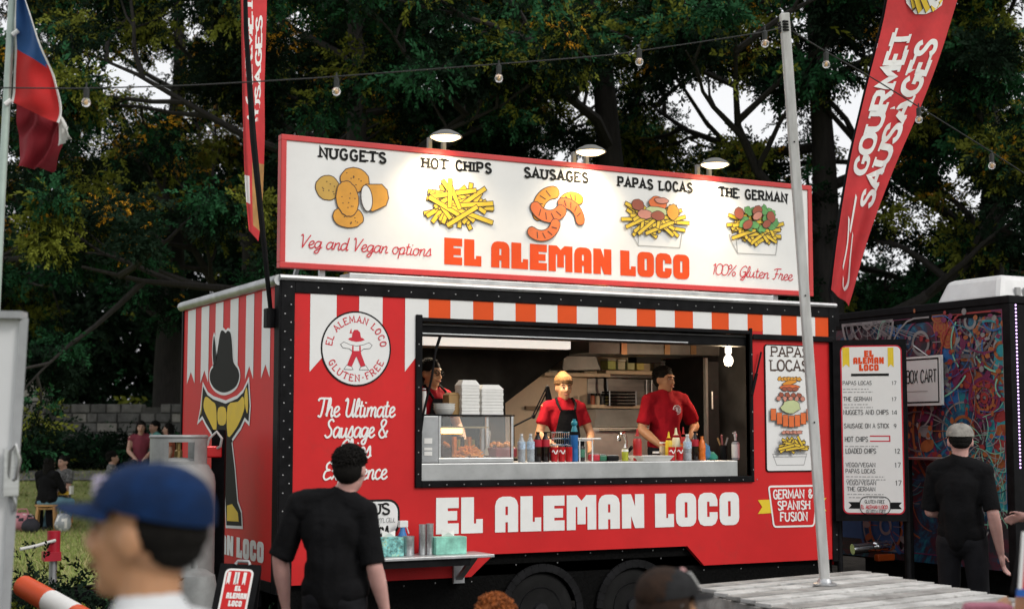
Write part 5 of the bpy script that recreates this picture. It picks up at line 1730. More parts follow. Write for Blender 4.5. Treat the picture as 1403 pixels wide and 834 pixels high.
    lo_ = [(x0, TY + .35, H + .001), (x1, TY + .35, H + .001), (x1, TY + 1.15, H + .001), (x0, TY + 1.15, H + .001)]
    hi_ = [(x0 + .10, TY + .42, z1), (x1 - .10, TY + .42, z1), (x1 - .10, TY + 1.08, z1), (x0 + .10, TY + 1.08, z1)]
    mb.add(lo_ + hi_, [(3, 2, 1, 0), (4, 5, 6, 7), (0, 1, 5, 4), (1, 2, 6, 5), (2, 3, 7, 6), (3, 0, 4, 7)])
    mb.build('housing', [mat('white_plastic', (.72, .72, .72), .4, var=.06)], ac, bevel=.05)
    mb = MB()
    for k in range(7): mb.box(x0 + .2 + k * .1, x0 + .25 + k * .1, TY + .345, TY + .37, H + .05, H + .12)
    mb.build('grille', [LETTER_GREY], ac)
    # hanging name sign
    a = mpx(1238.5, 490); c = mpx(1297, 556)
    x0, x1 = mpx(1240, 520)[0], mpx(1297.5, 520)[0]
    zc1 = mpx(1268, 488.5)[1]; zc0 = mpx(1268, 555)[1]
    sg = thing('hanging_sign', 'white box cart name board hung on the mural', 'sign', (TX - .04, -(x0 + x1) / 2, zc0))
    H2 = Frame((TX - .075, 0, 0), (0, -1, 0), (0, 0, 1), (-1, 0, 0))
    x0 -= .12
    mb = MB(); mb.prism([H2(x0, zc0), H2(x1, zc0), H2(x1, zc1), H2(x0, zc1)], (.03, 0, 0)); mb.build('board', [WHITE], sg, bevel=.004)
    mb = MB()
    ribbon(mb, H2, [Vector(p) for p in ((x0 + .025, zc0 + .025), (x1 - .025, zc0 + .025), (x1 - .025, zc1 - .025), (x0 + .025, zc1 - .025))], .014, True, .002, 0)
    xa, za = mpx(1251, 525); xb, zb = mpx(1292, 521)
    text(mb, 'BOX CART', H2, xa + .0, za, mpx(1239, 509)[1] - za, x1=xb, wt=1.05, off=.002, slant=.05)
    xa, za = mpx(1242, 537); xb, _ = mpx(1280, 536)
    text(mb, 'FOOD ON THE STREET', H2, xa, za, .045, x1=xb, wt=1.0, mi=1, off=.002) if False else ribbon(mb, H2, [Vector((xa, za)), Vector((xb, za))], .006, False, .002, 1)
    mb.build('lettering', [LETTER_BLACK, LETTER_GREY], sg)
    mb = MB(); mb.tube([H2(x0 + .15, zc1), H2((x0 + x1) / 2, zc1 + .1), H2(x1 - .15, zc1)], .006, 6); mb.build('hanger', [STEEL], sg)
mural_truck()

# ---------------------------------------------------------------- cloth flags
CLOTH = mat('flag_red_cloth', (.58, .035, .04), .75, var=.12, scale=5, bump=.12, bscale=14)
def strip_surface(left, right, fn, nseg):
    """grid of points between two pixel polylines at their given depths, with folds from fn(u,v)"""
    def samp(pl, t):
        n_ = len(pl) - 1; k = min(n_ - 1, int(t * n_)); u = t * n_ - k
        return tuple(pl[k][i] * (1 - u) + pl[k + 1][i] * u for i in range(3))
    return samp

def cloth(name, left, right, mats_, pick, parent, nu=12, nv=48, fold=.03, waves=3.0, thick=.004):
    V = []; n = Vector((-_f.x, -_f.y, 0))
    L_ = _cr3(left, nv); R_ = _cr3(right, nv)
    for j in range(nv + 1):
        a = at(L_[j][0], L_[j][1], d=L_[j][2]); b = at(R_[j][0], R_[j][1], d=R_[j][2])
        for i in range(nu + 1):
            u = i / nu; v = j / nv
            V.append(a.lerp(b, u) + n * fold * math.sin(u * waves * 3.1 + v * 7 + math.sin(v * 13) * .6) * (0.3 + u))
    mb = MB()
    m = nu + 1
    mb.v = [tuple(p) for p in V]
    for j in range(nv):
        for i in range(nu):
            mb.f.append((j * m + i, (j + 1) * m + i, (j + 1) * m + i + 1, j * m + i + 1)); mb.m.append(pick((i + .5) / nu, (j + .5) / nv))
    o = mb.build(name, mats_, parent, smooth=True, sharp=180)
    md = o.modifiers.new('cloth thickness', 'SOLIDIFY'); md.thickness = thick; md.offset = 1
    return o, V, m

def _cr3(pl, nv):
    out = []
    n_ = len(pl) - 1
    for j in range(nv + 1):
        t = j / nv * n_; k = min(n_ - 1, int(t)); u = t - k
        p1, p2 = pl[k], pl[k + 1]; p0 = pl[max(k - 1, 0)]; p3 = pl[min(k + 2, n_)]
        out.append(tuple(.5 * (2 * p1[i] + (p2[i] - p0[i]) * u + (2 * p0[i] - 5 * p1[i] + 4 * p2[i] - p3[i]) * u * u + (3 * p1[i] - p0[i] - 3 * p2[i] + p3[i]) * u ** 3) for i in range(3)))
    return out

def feather_flags():
    # wide one on the right
    D = 13.6
    base = at(1143, 432, d=D)
    t = thing('feather_flag', 'wide red feather flag lettered gourmet sausages leaning out at the right', 'feather flag', base, 'feather flags on the trailer')
    left = [(1226, -70, D - .1), (1212, 20, D), (1190, 110, D), (1166, 215, D), (1150, 310, D), (1138.5, 397, D)]
    right = [(1332, -70, D - .1), (1309, 14, D), (1277, 110, D), (1226, 225, D), (1187, 330, D), (1164, 419, D)]
    o, V, m = cloth('banner', left, right, [CLOTH], lambda u, v: 0, t, fold=.035)
    nv = 48
    # printing: text follows the cloth grid
    L_ = _cr3(left, nv); R_ = _cr3(right, nv); nn = Vector((-_f.x, -_f.y, 0))
    class CF:
        n = nn
        def __call__(s, x, y, off=0):
            # x runs up the flag (v from bottom), y runs across from right to left of the picture
            v = 1 - x; u = 1 - y
            j = min(nv - 1, max(0, int(v * nv))); w_ = v * nv - j
            i = min(11, max(0, int(u * 12))); q_ = u * 12 - i
            g = lambda jj, ii: V[jj * m + ii]
            p = g(j, i).lerp(g(j, i + 1), q_).lerp(g(j + 1, i).lerp(g(j + 1, i + 1), q_), w_)
            return p + nn * (.006 + off)
    cf = CF()
    mb = MB()
    def ftext(s, xa, xb, ya, yb, ha, hb, wt=2.4):
        n_ = len(s); wds = [CAPS[c][0] + 2.0 for c in s]; tot = sum(wds); acc = 0
        for c, wd in zip(s, wds):
            si = 0
            for pts, cl, hard in glyph_strokes(CAPS[c][1]):
                def mpp(p):
                    f = (acc + p.x) / tot
                    hh = ha + (hb - ha) * f; yy = ya + (yb - ya) * f
                    return Vector((xa + (xb - xa) * f, yy + p.y / 10 * hh))
                fine = []
                for a, b in zip(pts, pts[1:] + (pts[:1] if cl else [])):
                    fine += [a, a.lerp(b, .5)]
                if not cl: fine.append(pts[-1])
                # ribbon in letter space, then onto the cloth
                class LF:
                    n = nn
                    def __call__(s2, x, y, off=0):
                        q_ = mpp(Vector((x, y))); return cf(q_.x, q_.y, off)
                ribbon(mb, LF(), fine, wt, cl, .0005 * si, 0, dz=.00003)
                si += 1
                if hard and not cl:
                    for e in (pts[0], pts[-1]):
                        if e.y < .2 or e.y > 9.8:
                            yy = .7 if e.y < 5 else 9.3
                            ribbon(mb, LF(), [Vector((e.x - 2, yy)), Vector((e.x + 2, yy))], 1.4, False, .0005 * si, 0); si += 1
            acc += wd
    ftext('SAUSAGES', .285, .72, .20, .12, .30, .28)
    ftext('GOURMET', .36, .755, .60, .53, .27, .26)
    mb.build('lettering', [LETTER], t)
    mb = MB(); rnd = random.Random(6)
    pic = [(.885, .40), (.86, .46), (.84, .52)]
    k = .0
    # white-edged bunch of chips near the top
    def cpoly(pts, mi, off):
        loops = [Vector((p[0], p[1], 0)) for p in pts]
        tris = tessellate_polygon([loops])
        P = [cf(p[0], p[1], off) for p in pts]
        fs = []
        for a, b, c in tris:
            if (P[b] - P[a]).cross(P[c] - P[a]).dot(nn) < 0: fs.append((a, c, b))
            else: fs.append((a, b, c))
        mb.add(P, fs, mi)
    cpoly([(.80, .30), (.815, .22), (.85, .24), (.90, .36), (.93, .60), (.92, .76), (.87, .80), (.83, .72), (.795, .56), (.79, .42)], 0, .001)
    for i, (xa, ya, xb, yb) in enumerate([(.80, .31, .91, .58), (.815, .26, .915, .66), (.80, .40, .905, .70), (.80, .50, .90, .74), (.825, .24, .91, .5), (.81, .58, .895, .76), (.835, .3, .92, .62)]):
        d = Vector((xb - xa, (yb - ya) * .35)).normalized(); w_ = Vector((-d.y * .009, d.x * .009 / .35))
        a = Vector((xa, ya)); b = Vector((xb, yb))
        cpoly([a + w_ * 1.35, a - w_ * 1.35, b - w_ * 1.35, b + w_ * 1.35], 3, .0015 + .001 * i)
        cpoly([a + w_, a - w_, b - w_, b + w_], 1, .002 + .001 * i)
    # white outline of a sausage near the foot
    for pts in ([(.20, .50), (.12, .35), (.07, .30), (.045, .42), (.08, .52)], [(.235, .75), (.16, .62), (.10, .62)], [(.30, .68), (.20, .62)]):
        pts2 = [(p.x, p.y) for p in _cr([Vector(p) for p in pts], False, 4)]
        for q_ in range(len(pts2) - 1):
            a = Vector(pts2[q_]); b = Vector(pts2[q_ + 1]); 
            cpoly([(a.x - .004, a.y - .03), (a.x + .004, a.y + .03), (b.x + .004, b.y + .03), (b.x - .004, b.y - .03)], 0, .0012 + .0003 * q_)
    mb.build('banner_picture', [LETTER, YEL_INK, SAUS, INK], t)
    mb = MB()
    pl = [base] + [at(p[0] - 1.5, p[1], d=D + .03) for p in left[::-1]]
    mb.tube(pl, [.022] + [.018] * 3 + [.012] * 3, 8); mb.build('flag_pole', [BLACK], t, smooth=True)
    mb = MB(); mb.bar(base + Vector((0, 0, -.1)), base + Vector((0, 0, .12)), .07, .05); 
    mb.bar(base + Vector((-.02, 0, 0)), Vector((L + .0, base.y, base.z)), .05, .05)
    mb.build('bracket', [BLACK], t)
    # narrow one at the near corner, seen nearly edge on
    base = at(371.5, 432, x=-.03)
    d0 = (base - CAM).dot(_f)
    t = thing('feather_flag', 'narrow red feather flag seen edge-on above the near trailer corner', 'feather flag', base, 'feather flags on the trailer')
    d1 = d0 - .15
    left = [(329, -60, d1), (330.5, 20, d1), (332, 120, d1), (333.5, 200, d1), (336, 260, d1), (341, 316, d1)]
    right = [(367, -60, d1 + .3), (365.5, 20, d1 + .3), (362.5, 120, d1 + .3), (361, 200, d1 + .3), (358.5, 270, d1 + .3), (354, 331, d1 + .25)]
    BUN = mat('bun_tan', (.48, .27, .09), .75, var=.2, scale=8)
    def pick(u, v):
        if .66 < v < .93 and u > .42: return 1
        if .72 < v < .86 and u < .28: return 2
        return 0
    o, V2, m2 = cloth('banner', left, right, [CLOTH, BUN, LETTER], pick, t, nu=12, fold=.02, waves=2)
    V = V2; m = m2
    class CF2(CF): pass
    mb = MB()
    def cf3(x, y, off=0):
        v = 1 - x; u = 1 - y
        j = min(nv - 1, max(0, int(v * nv))); w_ = v * nv - j
        i = min(11, max(0, int(u * 12))); q_ = u * 12 - i
        g = lambda jj, ii: V2[jj * m2 + ii]
        p = g(j, i).lerp(g(j, i + 1), q_).lerp(g(j + 1, i).lerp(g(j + 1, i + 1), q_), w_)
        return p + nn * (.012 + off)
    cf_old = cf
    cf = cf3
    ftext('SAUSAGES', .42, .80, .16, .16, .26, .26, wt=2.2)
    ftext('GOURMET', .50, .86, .56, .56, .26, .26, wt=2.2)
    mb.build('lettering', [LETTER], t)
    mb = MB()
    top = at(335, -60, d=d1 - .05)
    mb.tube([base, at(361, 330, d=d1 - .02), at(347, 190, d=d1 - .03), at(337, 40, d=d1 - .04), top], [.016, .02, .024, .018, .014], 8)
    mb.build('flag_pole', [BLACK], t, smooth=True)
    mb = MB(); mb.box(-.075, -.0125, base.y - .04, base.y + .04, base.z - .09, base.z + .05); mb.build('bracket', [BLACK], t, bevel=.006)
feather_flags()

def country_flag():
    D = 8.2
    base = at(-22, 700, d=D); base.z = 0
    t = thing('country_flag', 'blue, white and red cloth flag drooping from a thin pole at the top left', 'flag', base)
    mb = MB()
    mb.tube([base, at(2, 270, d=D), at(17, 0, d=D), at(22, -90, d=D)], .022, 10)
    mb.build('flag_pole', [mat('pale_green_pole', (.36, .44, .40), .4, .3)], t, smooth=True)
    mb = MB()
    for px, py in ((17, 48), (7, 143)):
        mb.tube([at(px, py, d=D - .03), at(px + 8, py - 6, d=D - .03)], .014, 8)
    mb.build('clip', [WHITE], t)
    FB = mat('flag_blue', (.012, .07, .22), .8, var=.12); FRD = mat('flag_red', (.42, .008, .008), .8, var=.12); FW = mat('flag_white', (.62, .62, .60), .8, var=.1); FRS = mat('flag_red_shaded', (.20, .005, .014), .8, var=.1)
    left = [(24, -40, D), (22, 10, D), (19.5, 60, D), (17, 110, D), (16, 140, D)]
    right = [(24, -40, D), (48, 30, D - .1), (66, 90, D - .12), (78, 130, D - .12), (86, 172, D - .15)]
    def pick(u, v):
        if u > .955: return 2
        if v < .53 - .02 * u and u > .07: return 0
        if u < .07 : return 2
        return 1
    cloth('cloth', left, right, [FB, FRD, FW], pick, t, nu=18, nv=40, fold=.05, waves=2.2)
    # the fly end that has folded under, its shade painted in as darker red
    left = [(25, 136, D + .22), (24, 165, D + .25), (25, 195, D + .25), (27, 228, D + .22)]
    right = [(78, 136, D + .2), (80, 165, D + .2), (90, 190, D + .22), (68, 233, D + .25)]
    cloth('cloth_fly_end', left, right, [FRS], lambda u, v: 0, t, nu=14, nv=24, fold=.07, waves=3.4)
    left = [(78, 140, D + .1), (80, 170, D + .1), (80, 200, D + .12)]
    right = [(83, 158, D + .05), (92, 176, D + .05), (97, 190, D + .05)]
    cloth('cloth_white_tip', left, right, [FW], lambda u, v: 0, t, nu=6, nv=10, fold=.03, waves=3)
country_flag()
# ---------------------------------------------------------------- slatted table and festoon pole
TZ = .72
def slat_table():
    WOOD = mat('weathered_white_wood', (.54, .535, .52), .85, var=.28, scale=3, stretch=(1, 1, 1), bump=.35, bscale=30, dirt=((.13, .115, .10), 9, .9))
    WOOD2 = mat('weathered_grey_wood', (.33, .32, .305), .85, var=.3, scale=4, bump=.35, bscale=30, dirt=((.12, .10, .09), 5, .7))
    A = at(948, 800, z=TZ); B = at(1176, 780, z=TZ); C = at(1356, 811, z=TZ)
    u = (C - B); u.z = 0; lu = u.length + .12; u.normalize()
    v = Vector((u.y, -u.x, 0))
    if v.dot(A - B) < 0: v = -v
    lv = abs((A - B).dot(v))
    t = thing('slatted_table', 'low table of weathered whitewashed slats holding up the pale festoon pole', 'table', ((B + u * lu / 2 + v * lv / 2).x, (B + u * lu / 2 + v * lv / 2).y, 0))
    n = 9; g = .03
    wd = lv * 1.25 / n
    rnd = random.Random(12)
    # boards run along the viewer-left to right direction of the far edge
    du = (A - B); du.z = 0
    ln = du.length * 1.02; du.normalize()
    dv = Vector((-du.y, du.x, 0))
    if dv.dot(C - B) < 0: dv = -dv
    O = B.copy(); O.z = TZ
    full = (C - B).dot(dv) * 1.0
    sk = (C - B) - dv * full
    nb = 8; pitch = full / nb
    for i in range(nb + 3):
        c0 = O + dv * pitch * (i + .5) + sk * ((i + .5) / nb)
        mb = MB()
        dz = rnd.uniform(-.003, .003)
        mb.obox(c0 + du * (ln / 2 + rnd.uniform(-.02, .02)) + Vector((0, 0, -.012 + dz)), du * ln / 2, dv * (pitch / 2 - g), (0, 0, .012), 0)
        mb.build('slat', [WOOD if i % 3 else WOOD2], t, bevel=.004)
    mb = MB()
    for f in (.06, .5, .94):
        p = O + du * ln * f + dv * .02; q_ = O + du * ln * f + dv * (pitch * (nb + 3) - .05) + sk * 1.3
        p.z = q_.z = TZ - .07
        mb.bar(p, q_, .05, .085)
    mb.build('bearer', [WOOD2], t, bevel=.004)
    mb = MB()
    a = O + sk * .0; b = O + du * ln
    for (p, q_) in ((O + dv * .01, O + du * ln + dv * .01), (O + dv * pitch * (nb + 3) + sk * 1.37, O + du * ln + dv * pitch * (nb + 3) + sk * 1.37), (O + du * .02, O + du * .02 + dv * pitch * (nb + 3) + sk * 1.37), (O + du * (ln - .02), O + du * (ln - .02) + dv * pitch * (nb + 3) + sk * 1.37)):
        p = p.copy(); q_ = q_.copy(); p.z = q_.z = TZ - .085
        mb.bar(p, q_, .028, .10)
        p.z = q_.z = TZ - .25
        mb.bar(p, q_, .028, .08)
    mb.build('side_board', [WOOD2], t, bevel=.003)
    for f, e in ((.04, .3), (.96, .3), (.04, 10.6), (.96, 10.6)):
        p = O + du * ln * f + dv * pitch * e + sk * (e / nb)
        mb = MB(); mb.bar((p.x, p.y, 0), (p.x, p.y, TZ - .026), .09, .09); mb.build('leg', [WOOD2], t)
slat_table()

POLE_D = (at(1130, 803, z=TZ) - CAM).dot(_f)
POLE_TOP = at(1074.5, 19, d=POLE_D)
def festoon_pole():
    b = at(1130.5, 801, z=TZ)
    t = thing('festoon_pole', 'pale grey square pole leaning left with light cables tied at its top', 'pole', b)
    mb = MB(); mb.bar(b + Vector((0, 0, .003)), POLE_TOP, .058, .058, up=(-_f.x, -_f.y, 0))
    mb.build('shaft', [mat('grey_painted_timber', (.50, .50, .49), .7, var=.2, scale=5, stretch=(2, 2, .4), bump=.15, bscale=25, dirt=((.25, .24, .22), 3, .6))], t, bevel=.006)
    d = (POLE_TOP - b).normalized()
    mb = MB()
    for k in range(4):
        c = POLE_TOP - d * (.06 + .018 * k)
        mb.bar(c - Vector((0, 0, .006)), c + Vector((0, 0, .006)), .068, .068)
    mb.build('cable_tie', [BLACK], t)
    mb = MB()
    for k in (.28, .5, .77):
        c = b.lerp(POLE_TOP, k) - Vector((_f.x, _f.y, 0)) * .031
        mb.ell(c, .006, 6)
    mb.build('screw', [BLACK], t)
    mb = MB()
    c = b + Vector((0, 0, .01)); mb.lathe(c, [(.075, -.008), (.075, .0), (.045, .01), (.04, .03)], 12); mb.build('foot_plate', [STEEL], t, smooth=True)
festoon_pole()

def string_lights():
    CAB = mat('cable_black', (.012, .014, .013), .6, var=0)
    BULB = mat('clear_bulb', (.86, .86, .84), .12, var=0, trans=.85)
    FIL = mat('filament', (.75, .42, .12), .4, var=0)
    def run(label, pts, bulbs):
        P = [at(x, y, d=d) for x, y, d in pts]
        t = thing('string_lights', label, 'string lights', P[len(P) // 2], 'festoon strings tied to the pale pole')
        sm = []
        for i in range(len(pts) - 1):
            for k in range(6): sm.append(_cr3(pts, (len(pts) - 1) * 6)[i * 6 + k])
        sm.append(pts[-1])
        mb = MB(); mb.tube([at(x, y, d=d) for x, y, d in sm], .0042, 6); mb.build('cable', [CAB], t)
        for x, y, d in bulbs:
            c = at(x, y, d=d)
            mb = MB(); r = .025
            mb.ell(c, (r, r, r * 1.08), 14)
            bu = mb.build('bulb', [BULB], t, smooth=True)
            mb = MB(); mb.lathe(c, [(.016, r * .9), (.017, r + .05), (.006, r + .06)], 8); mb.tube([c + Vector((0, 0, r + .05)), c + Vector((0, 0, r + .085))], .005, 5)
            mb.build('socket', [CAB], bu, smooth=True)
            mb = MB(); mb.ell(c, (.009, .009, .014), 6); mb.build('filament', [FIL], bu)
    e = POLE_D
    run('festoon of clear bulbs running from the left edge up to the pale pole', [(-60, 120, 7.7), (60, 121, 7.9), (120, 121, 8.0), (260, 117, 8.2), (400, 109, 8.4), (461, 105, 8.5), (682, 88, 8.8), (819, 77, 9.0), (876, 70, 9.1), (1035, 46, 9.18), (1074, 36, e)],
        [(118, 140.5, 8.0), (461, 125.5, 8.5), (683.5, 107.5, 8.8), (876, 85, 9.1), (1048, 60, 9.2)])
    run('festoon of clear bulbs sloping down from the pale pole to the right edge', [(1076, 37, e), (1130, 70, 9.5), (1190, 104, 9.7), (1258, 146, 9.9), (1359, 209, 10.2), (1440, 262, 10.5)],
        [(1132, 88.5, 9.5), (1259, 164, 9.9), (1359, 227, 10.2)])
string_lights()

# ---------------------------------------------------------------- white van door at the left edge
def white_van():
    D = 6.2
    a = at(33, 436, d=D); b = at(8, 834, d=D)
    ztop = a.z
    t = thing('white_box_van', 'white box van, only its door edge with a wire handle showing at the left', 'van', (a.x - 1.2, a.y, 0))
    # rear corner: vertical edge at picture x about 32..8 => leaning door leaf
    zlow = .35
    k = (at(33, 436, d=D) - at(20, 640, d=D)); 
    e1 = at(33, 436, d=D); e0 = at(5, 880, d=D); 
    ux = -Vector((_r.x, _r.y, 0)); uy = (_f * 1.0 + _r * ((2 - 701.5) / FPX)).normalized()
    e0.z = max(e0.z, zlow)
    mb = MB()
    th = .06
    P = [e0, e0 + ux * 1.6, e1 + ux * 1.6 + Vector((0, 0, .02)), e1]
    mb.prism(P, uy * th)
    mb.build('door', [mat('white_van_paint', (.66, .67, .68), .35, var=.05, scale=1.2, dirt=((.45, .44, .42), 2, .4))], t, bevel=.008)
    mb = MB()
    mb.bar(e0 - uy * .004, e1 - uy * .004, .035, .02, up=-uy); mb.bar(e1 + Vector((0, 0, .012)) , e1 + ux * 1.6 + Vector((0, 0, .032)), .09, .03)
    mb.build('door_edge', [mat('grey_seal', (.32, .33, .34), .6)], t)
    mb = MB()
    q_ = uy * .09
    bx = [e0 + ux * .15 + q_, e0 + ux * 3.6 + q_, e1 + ux * 3.6 + q_, e1 + ux * .15 + q_]
    mb.prism(bx, uy * 3.2); mb.build('box_body', [_mats['white_van_paint']], t, bevel=.02)
    mb = MB()
    for w_ in (.6, 2.6):
        c = e0 + ux * 1.0 + uy * w_; mb.lathe((c.x, c.y, .34), [(.05, -.1), (.3, -.1), (.34, -.07), (.34, .07), (.3, .1), (.05, .1)], 20, ax=ux)
    mb.build('wheels', [RUBBER], t, smooth=True)
    mb = MB()
    h = [at(14, 672, d=D - .03), at(12, 650, d=D - .05), at(14, 618, d=D - .06), at(22, 608, d=D - .06), at(27, 630, d=D - .06), at(22, 655, d=D - .05), at(13, 660, d=D - .03)]
    mb.tube(h, .007, 8); mb.box(h[0].x - .03, h[0].x + .03, h[0].y - .02, h[0].y + .02, h[0].z - .02, h[3].z - .02)
    mb.build('handle', [STEEL], t, smooth=True)
    mb = MB()
    h = [at(20, 700, d=D - .02), at(21, 690, d=D - .03), at(17, 675, d=D - .03)]
    mb.tube(h, .006, 6); mb.build('latch', [STEEL], t, smooth=True)
white_van()

# ---------------------------------------------------------------- gas cylinder on the draw bar
def gas_cylinder():
    d = 10.95
    top = at(245, 598, d=d); r = .27
    x, y = top.x, top.y
    z0 = .52
    t = thing('gas_cylinder', 'big grey gas cylinder with cut-out collar standing on the draw bar', 'gas cylinder', (x, y, z0))
    GP_ = mat('grey_gas_paint', (.30, .31, .305), .5, .2, var=.22, scale=4, dirt=((.25, .24, .22), 4, .5))
    zs = at(245, 642, d=d).z
    mb = MB()
    mb.lathe((x, y, 0), [(.2, z0), (r * .9, z0 + .02), (r, z0 + .10), (r, zs - .10), (r * .96, zs - .04), (r * .8, zs + .03), (r * .5, zs + .07), (.02, zs + .085)], 36)
    mb.build('tank', [GP_], t, smooth=True)
    # collar with openings
    mb = MB(); rc = .205; zt = top.z; zb = zs + .02
    N = 40
    for i in range(N):
        a0, a1 = 2 * math.pi * i / N, 2 * math.pi * (i + 1) / N
        am = math.degrees((a0 + a1) / 2) % 360
        def seg(za, zb_):
            p = []
            for a in (a0, a1):
                for rr in (rc, rc - .012):
                    for z in (za, zb_): p.append((x + rr * math.cos(a), y + rr * math.sin(a), z))
            mb.add(p, [(0, 4, 5, 1), (2, 3, 7, 6), (0, 2, 6, 4), (1, 5, 7, 3), (0, 1, 3, 2), (4, 6, 7, 5)])
        op = any(abs((am - c + 180) % 360 - 180) < 27 for c in (262, 82))
        if op:
            seg(zb - .03, zb + (zt - zb) * .18); seg(zt - (zt - zb) * .18, zt)
        else: seg(zb - .03, zt)
    mb.tube([(x + (rc - .006) * math.cos(a), y + (rc - .006) * math.sin(a), zt) for a in np.linspace(0, 2 * math.pi, 41)], .014, 8)
    mb.build('collar', [GP_], t)
    mb = MB()
    mb.lathe((x, y, zs + .07), [(.03, 0), (.03, .06), (.018, .07), (.018, .12), (.035, .125), (.035, .14)], 12); mb.build('valve', [mat('brass', (.35, .25, .1), .35, .9)], t, smooth=True)
    mb = MB(); mb.lathe((x, y, z0 - .02), [(.19, -.02), (.21, 0), (.21, .05), (.19, .06)], 24); mb.build('foot_ring', [GP_], t, smooth=True)
    # hose to the red regulator on a black post
    p = at(300, 604, d=d + .25)
    t2 = thing('gas_regulator_post', 'black post with red regulator and pale hose beside the gas cylinder', 'post', (p.x, p.y, .50))
    mb = MB(); mb.bar((p.x, p.y, .5), (p.x, p.y, at(305, 588, d=d).z), .10, .06, up=(_f.x, _f.y, 0)); mb.build('post', [BLACK], t2, bevel=.006)
    mb = MB(); c = at(292, 617, d=d + .08)
    mb.box(c.x - .06, c.x + .06, c.y - .03, c.y + .03, c.z - .05, c.z + .035); mb.build('regulator', [CANRED], t2, bevel=.01)
    mb = MB(); mb.tube([c + Vector((-.05, 0, .02)), at(287, 600, d=d + .05), at(297, 591, d=d + .03), at(304, 600, d=d + .03), at(302, 611, d=d + .05), at(295, 615, d=d + .08)], .010, 8)
    mb.build('hose', [mat('pale_hose', (.6, .6, .58), .5)], t2, smooth=True)
    # second cylinder low behind the cap, half seen
    q_ = at(268, 735, d=d - .2)
    t3 = thing('gas_cylinder', 'smaller grey gas cylinder low in front of the big one, behind the cap wearer', 'gas cylinder', (q_.x, q_.y, 0))
    mb = MB(); mb.lathe((q_.x, q_.y, 0), [(.12, .0), (.15, .03), (.155, .1), (.155, .58), (.14, .66), (.08, .70), (.03, .71), (.03, .76)], 28); mb.build('tank', [GP_], t3, smooth=True)
gas_cylinder()

# ---------------------------------------------------------------- small A-frame sign
def a_frame():
    d = 8.6
    tl, tr_ = at(308, 772, d=d), at(357, 776, d=d)
    o = Vector((at(318, 790, d=d).x, at(318, 790, d=d).y, 0))
    t = thing('pavement_sign', 'small red sandwich board with rounded white edge standing on the ground', 'sandwich board', (o.x, o.y, 0))
    rz = Vector((_r.x, _r.y, 0)); up = (Vector((0, 0, 1)) * .96 + Vector((_f.x, _f.y, 0)) * .22 + rz * .0).normalized()
    n = rz.cross(up) * 1
    if n.dot(Vector((_f.x, _f.y, 0))) > 0: n = -n
    # frame corner from pixels
    base = at(316, 905, d=d - .2)
    wv = (tr_ - tl); wv.z *= .6; wdt = wv.length; rz2 = wv.normalized()
    up2 = (tl - at(286, 880, d=d - .18)).normalized()
    n2 = rz2.cross(up2)
    if n2.dot(_f) > 0: n2 = -n2
    f = Frame(tl - up2 * .9, rz2, up2, n2)
    H = .9
    mb = MB(); mb.prism([f(-.02, -.02), f(wdt, -.02), f(wdt, H), f(-.02, H)], n2 * -.02); mb.build('front_board', [BLACK], t, bevel=.004)
    mb = MB()
    back = -n2
    q_ = lambda x, y, s_: f(x, y) + back * s_
    mb.prism([q_(-.0, -.02, .50), q_(wdt, -.02, .50), q_(wdt, H, .03), q_(0, H, .03)], back * .02); mb.build('rear_board', [BLACK], t)
    mb = MB()
    rr = _rr(.012, .03, wdt - .03, H - .025, .03, 4)
    mb.flat(f, rr, (), .002, 0); mb.flat(f, grow(rr, -.012), (), .003, 1)
    w2 = wdt - .04
    for a in (.03, .07, w2 - .085, w2 - .045):
        mb.flat(f, [(a, H - .12), (a + .009, H - .105), (a + .018, H - .12), (a + .018, H - .045), (a, H - .045)], (), .004, 0)
    for s, xa, xb, y, h in (('EL', .085, .12, H - .155, .03), ('ALEMAN', .045, .16, H - .20, .034), ('LOCO', .065, .14, H - .245, .034)):
        block(mb, s, f, xa, y, h, xb, 0, .0045, .9)
    mb.flat(f, ellipse(.1, H - .42, .055, .02, .2, 16), (), .004, 2); mb.flat(f, ellipse(.1, H - .46, .06, .02, -.1, 16), (), .0045, 3)
    mb.build('printed_sheet', [LETTER, RED, SAUS2, YEL_INK], t)
    mb = MB(); mb.tube([f(wdt * .3, H), f(wdt * .35, H + .02) , f(wdt * .65, H + .02), f(wdt * .7, H)], .01, 8); mb.build('handle', [ALU], t, smooth=True)
a_frame()

# ---------------------------------------------------------------- orange and white barrier post lying over the draw bar
def barrier_post():
    a = at(28, 800, d=8.6); b = at(100, 842, d=8.2); c = at(170, 880, d=8.0)
    t = thing('barrier_post', 'orange and white striped plastic post tipped over at the lower left', 'barrier post', (c.x, c.y, 0))
    d = (b - a)
    mb = MB()
    mb.tube([a, a + d * .06], [.035, .06], 16, 0); mb.tube([a + d * .0601, a + d * .58], [.062, .066], 16, 0); mb.tube([a + d * .5801, a + d * 1.05], [.067, .07], 16, 1); mb.tube([a + d * 1.0501, a + d * 1.7, ], [.07, .074], 16, 0)
    mb.build('tube', [mat('safety_orange', (.72, .09, .02), .45, var=.08), WHITE], t, smooth=True)
    e = a + d * 1.7
    mb = MB(); mb.lathe((e.x, e.y, 0), [(.2, .0), (.2, .05), (.09, .09), (.08, max(.12, e.z))], 20); mb.build('foot', [RUBBER], t, smooth=True)
barrier_post()

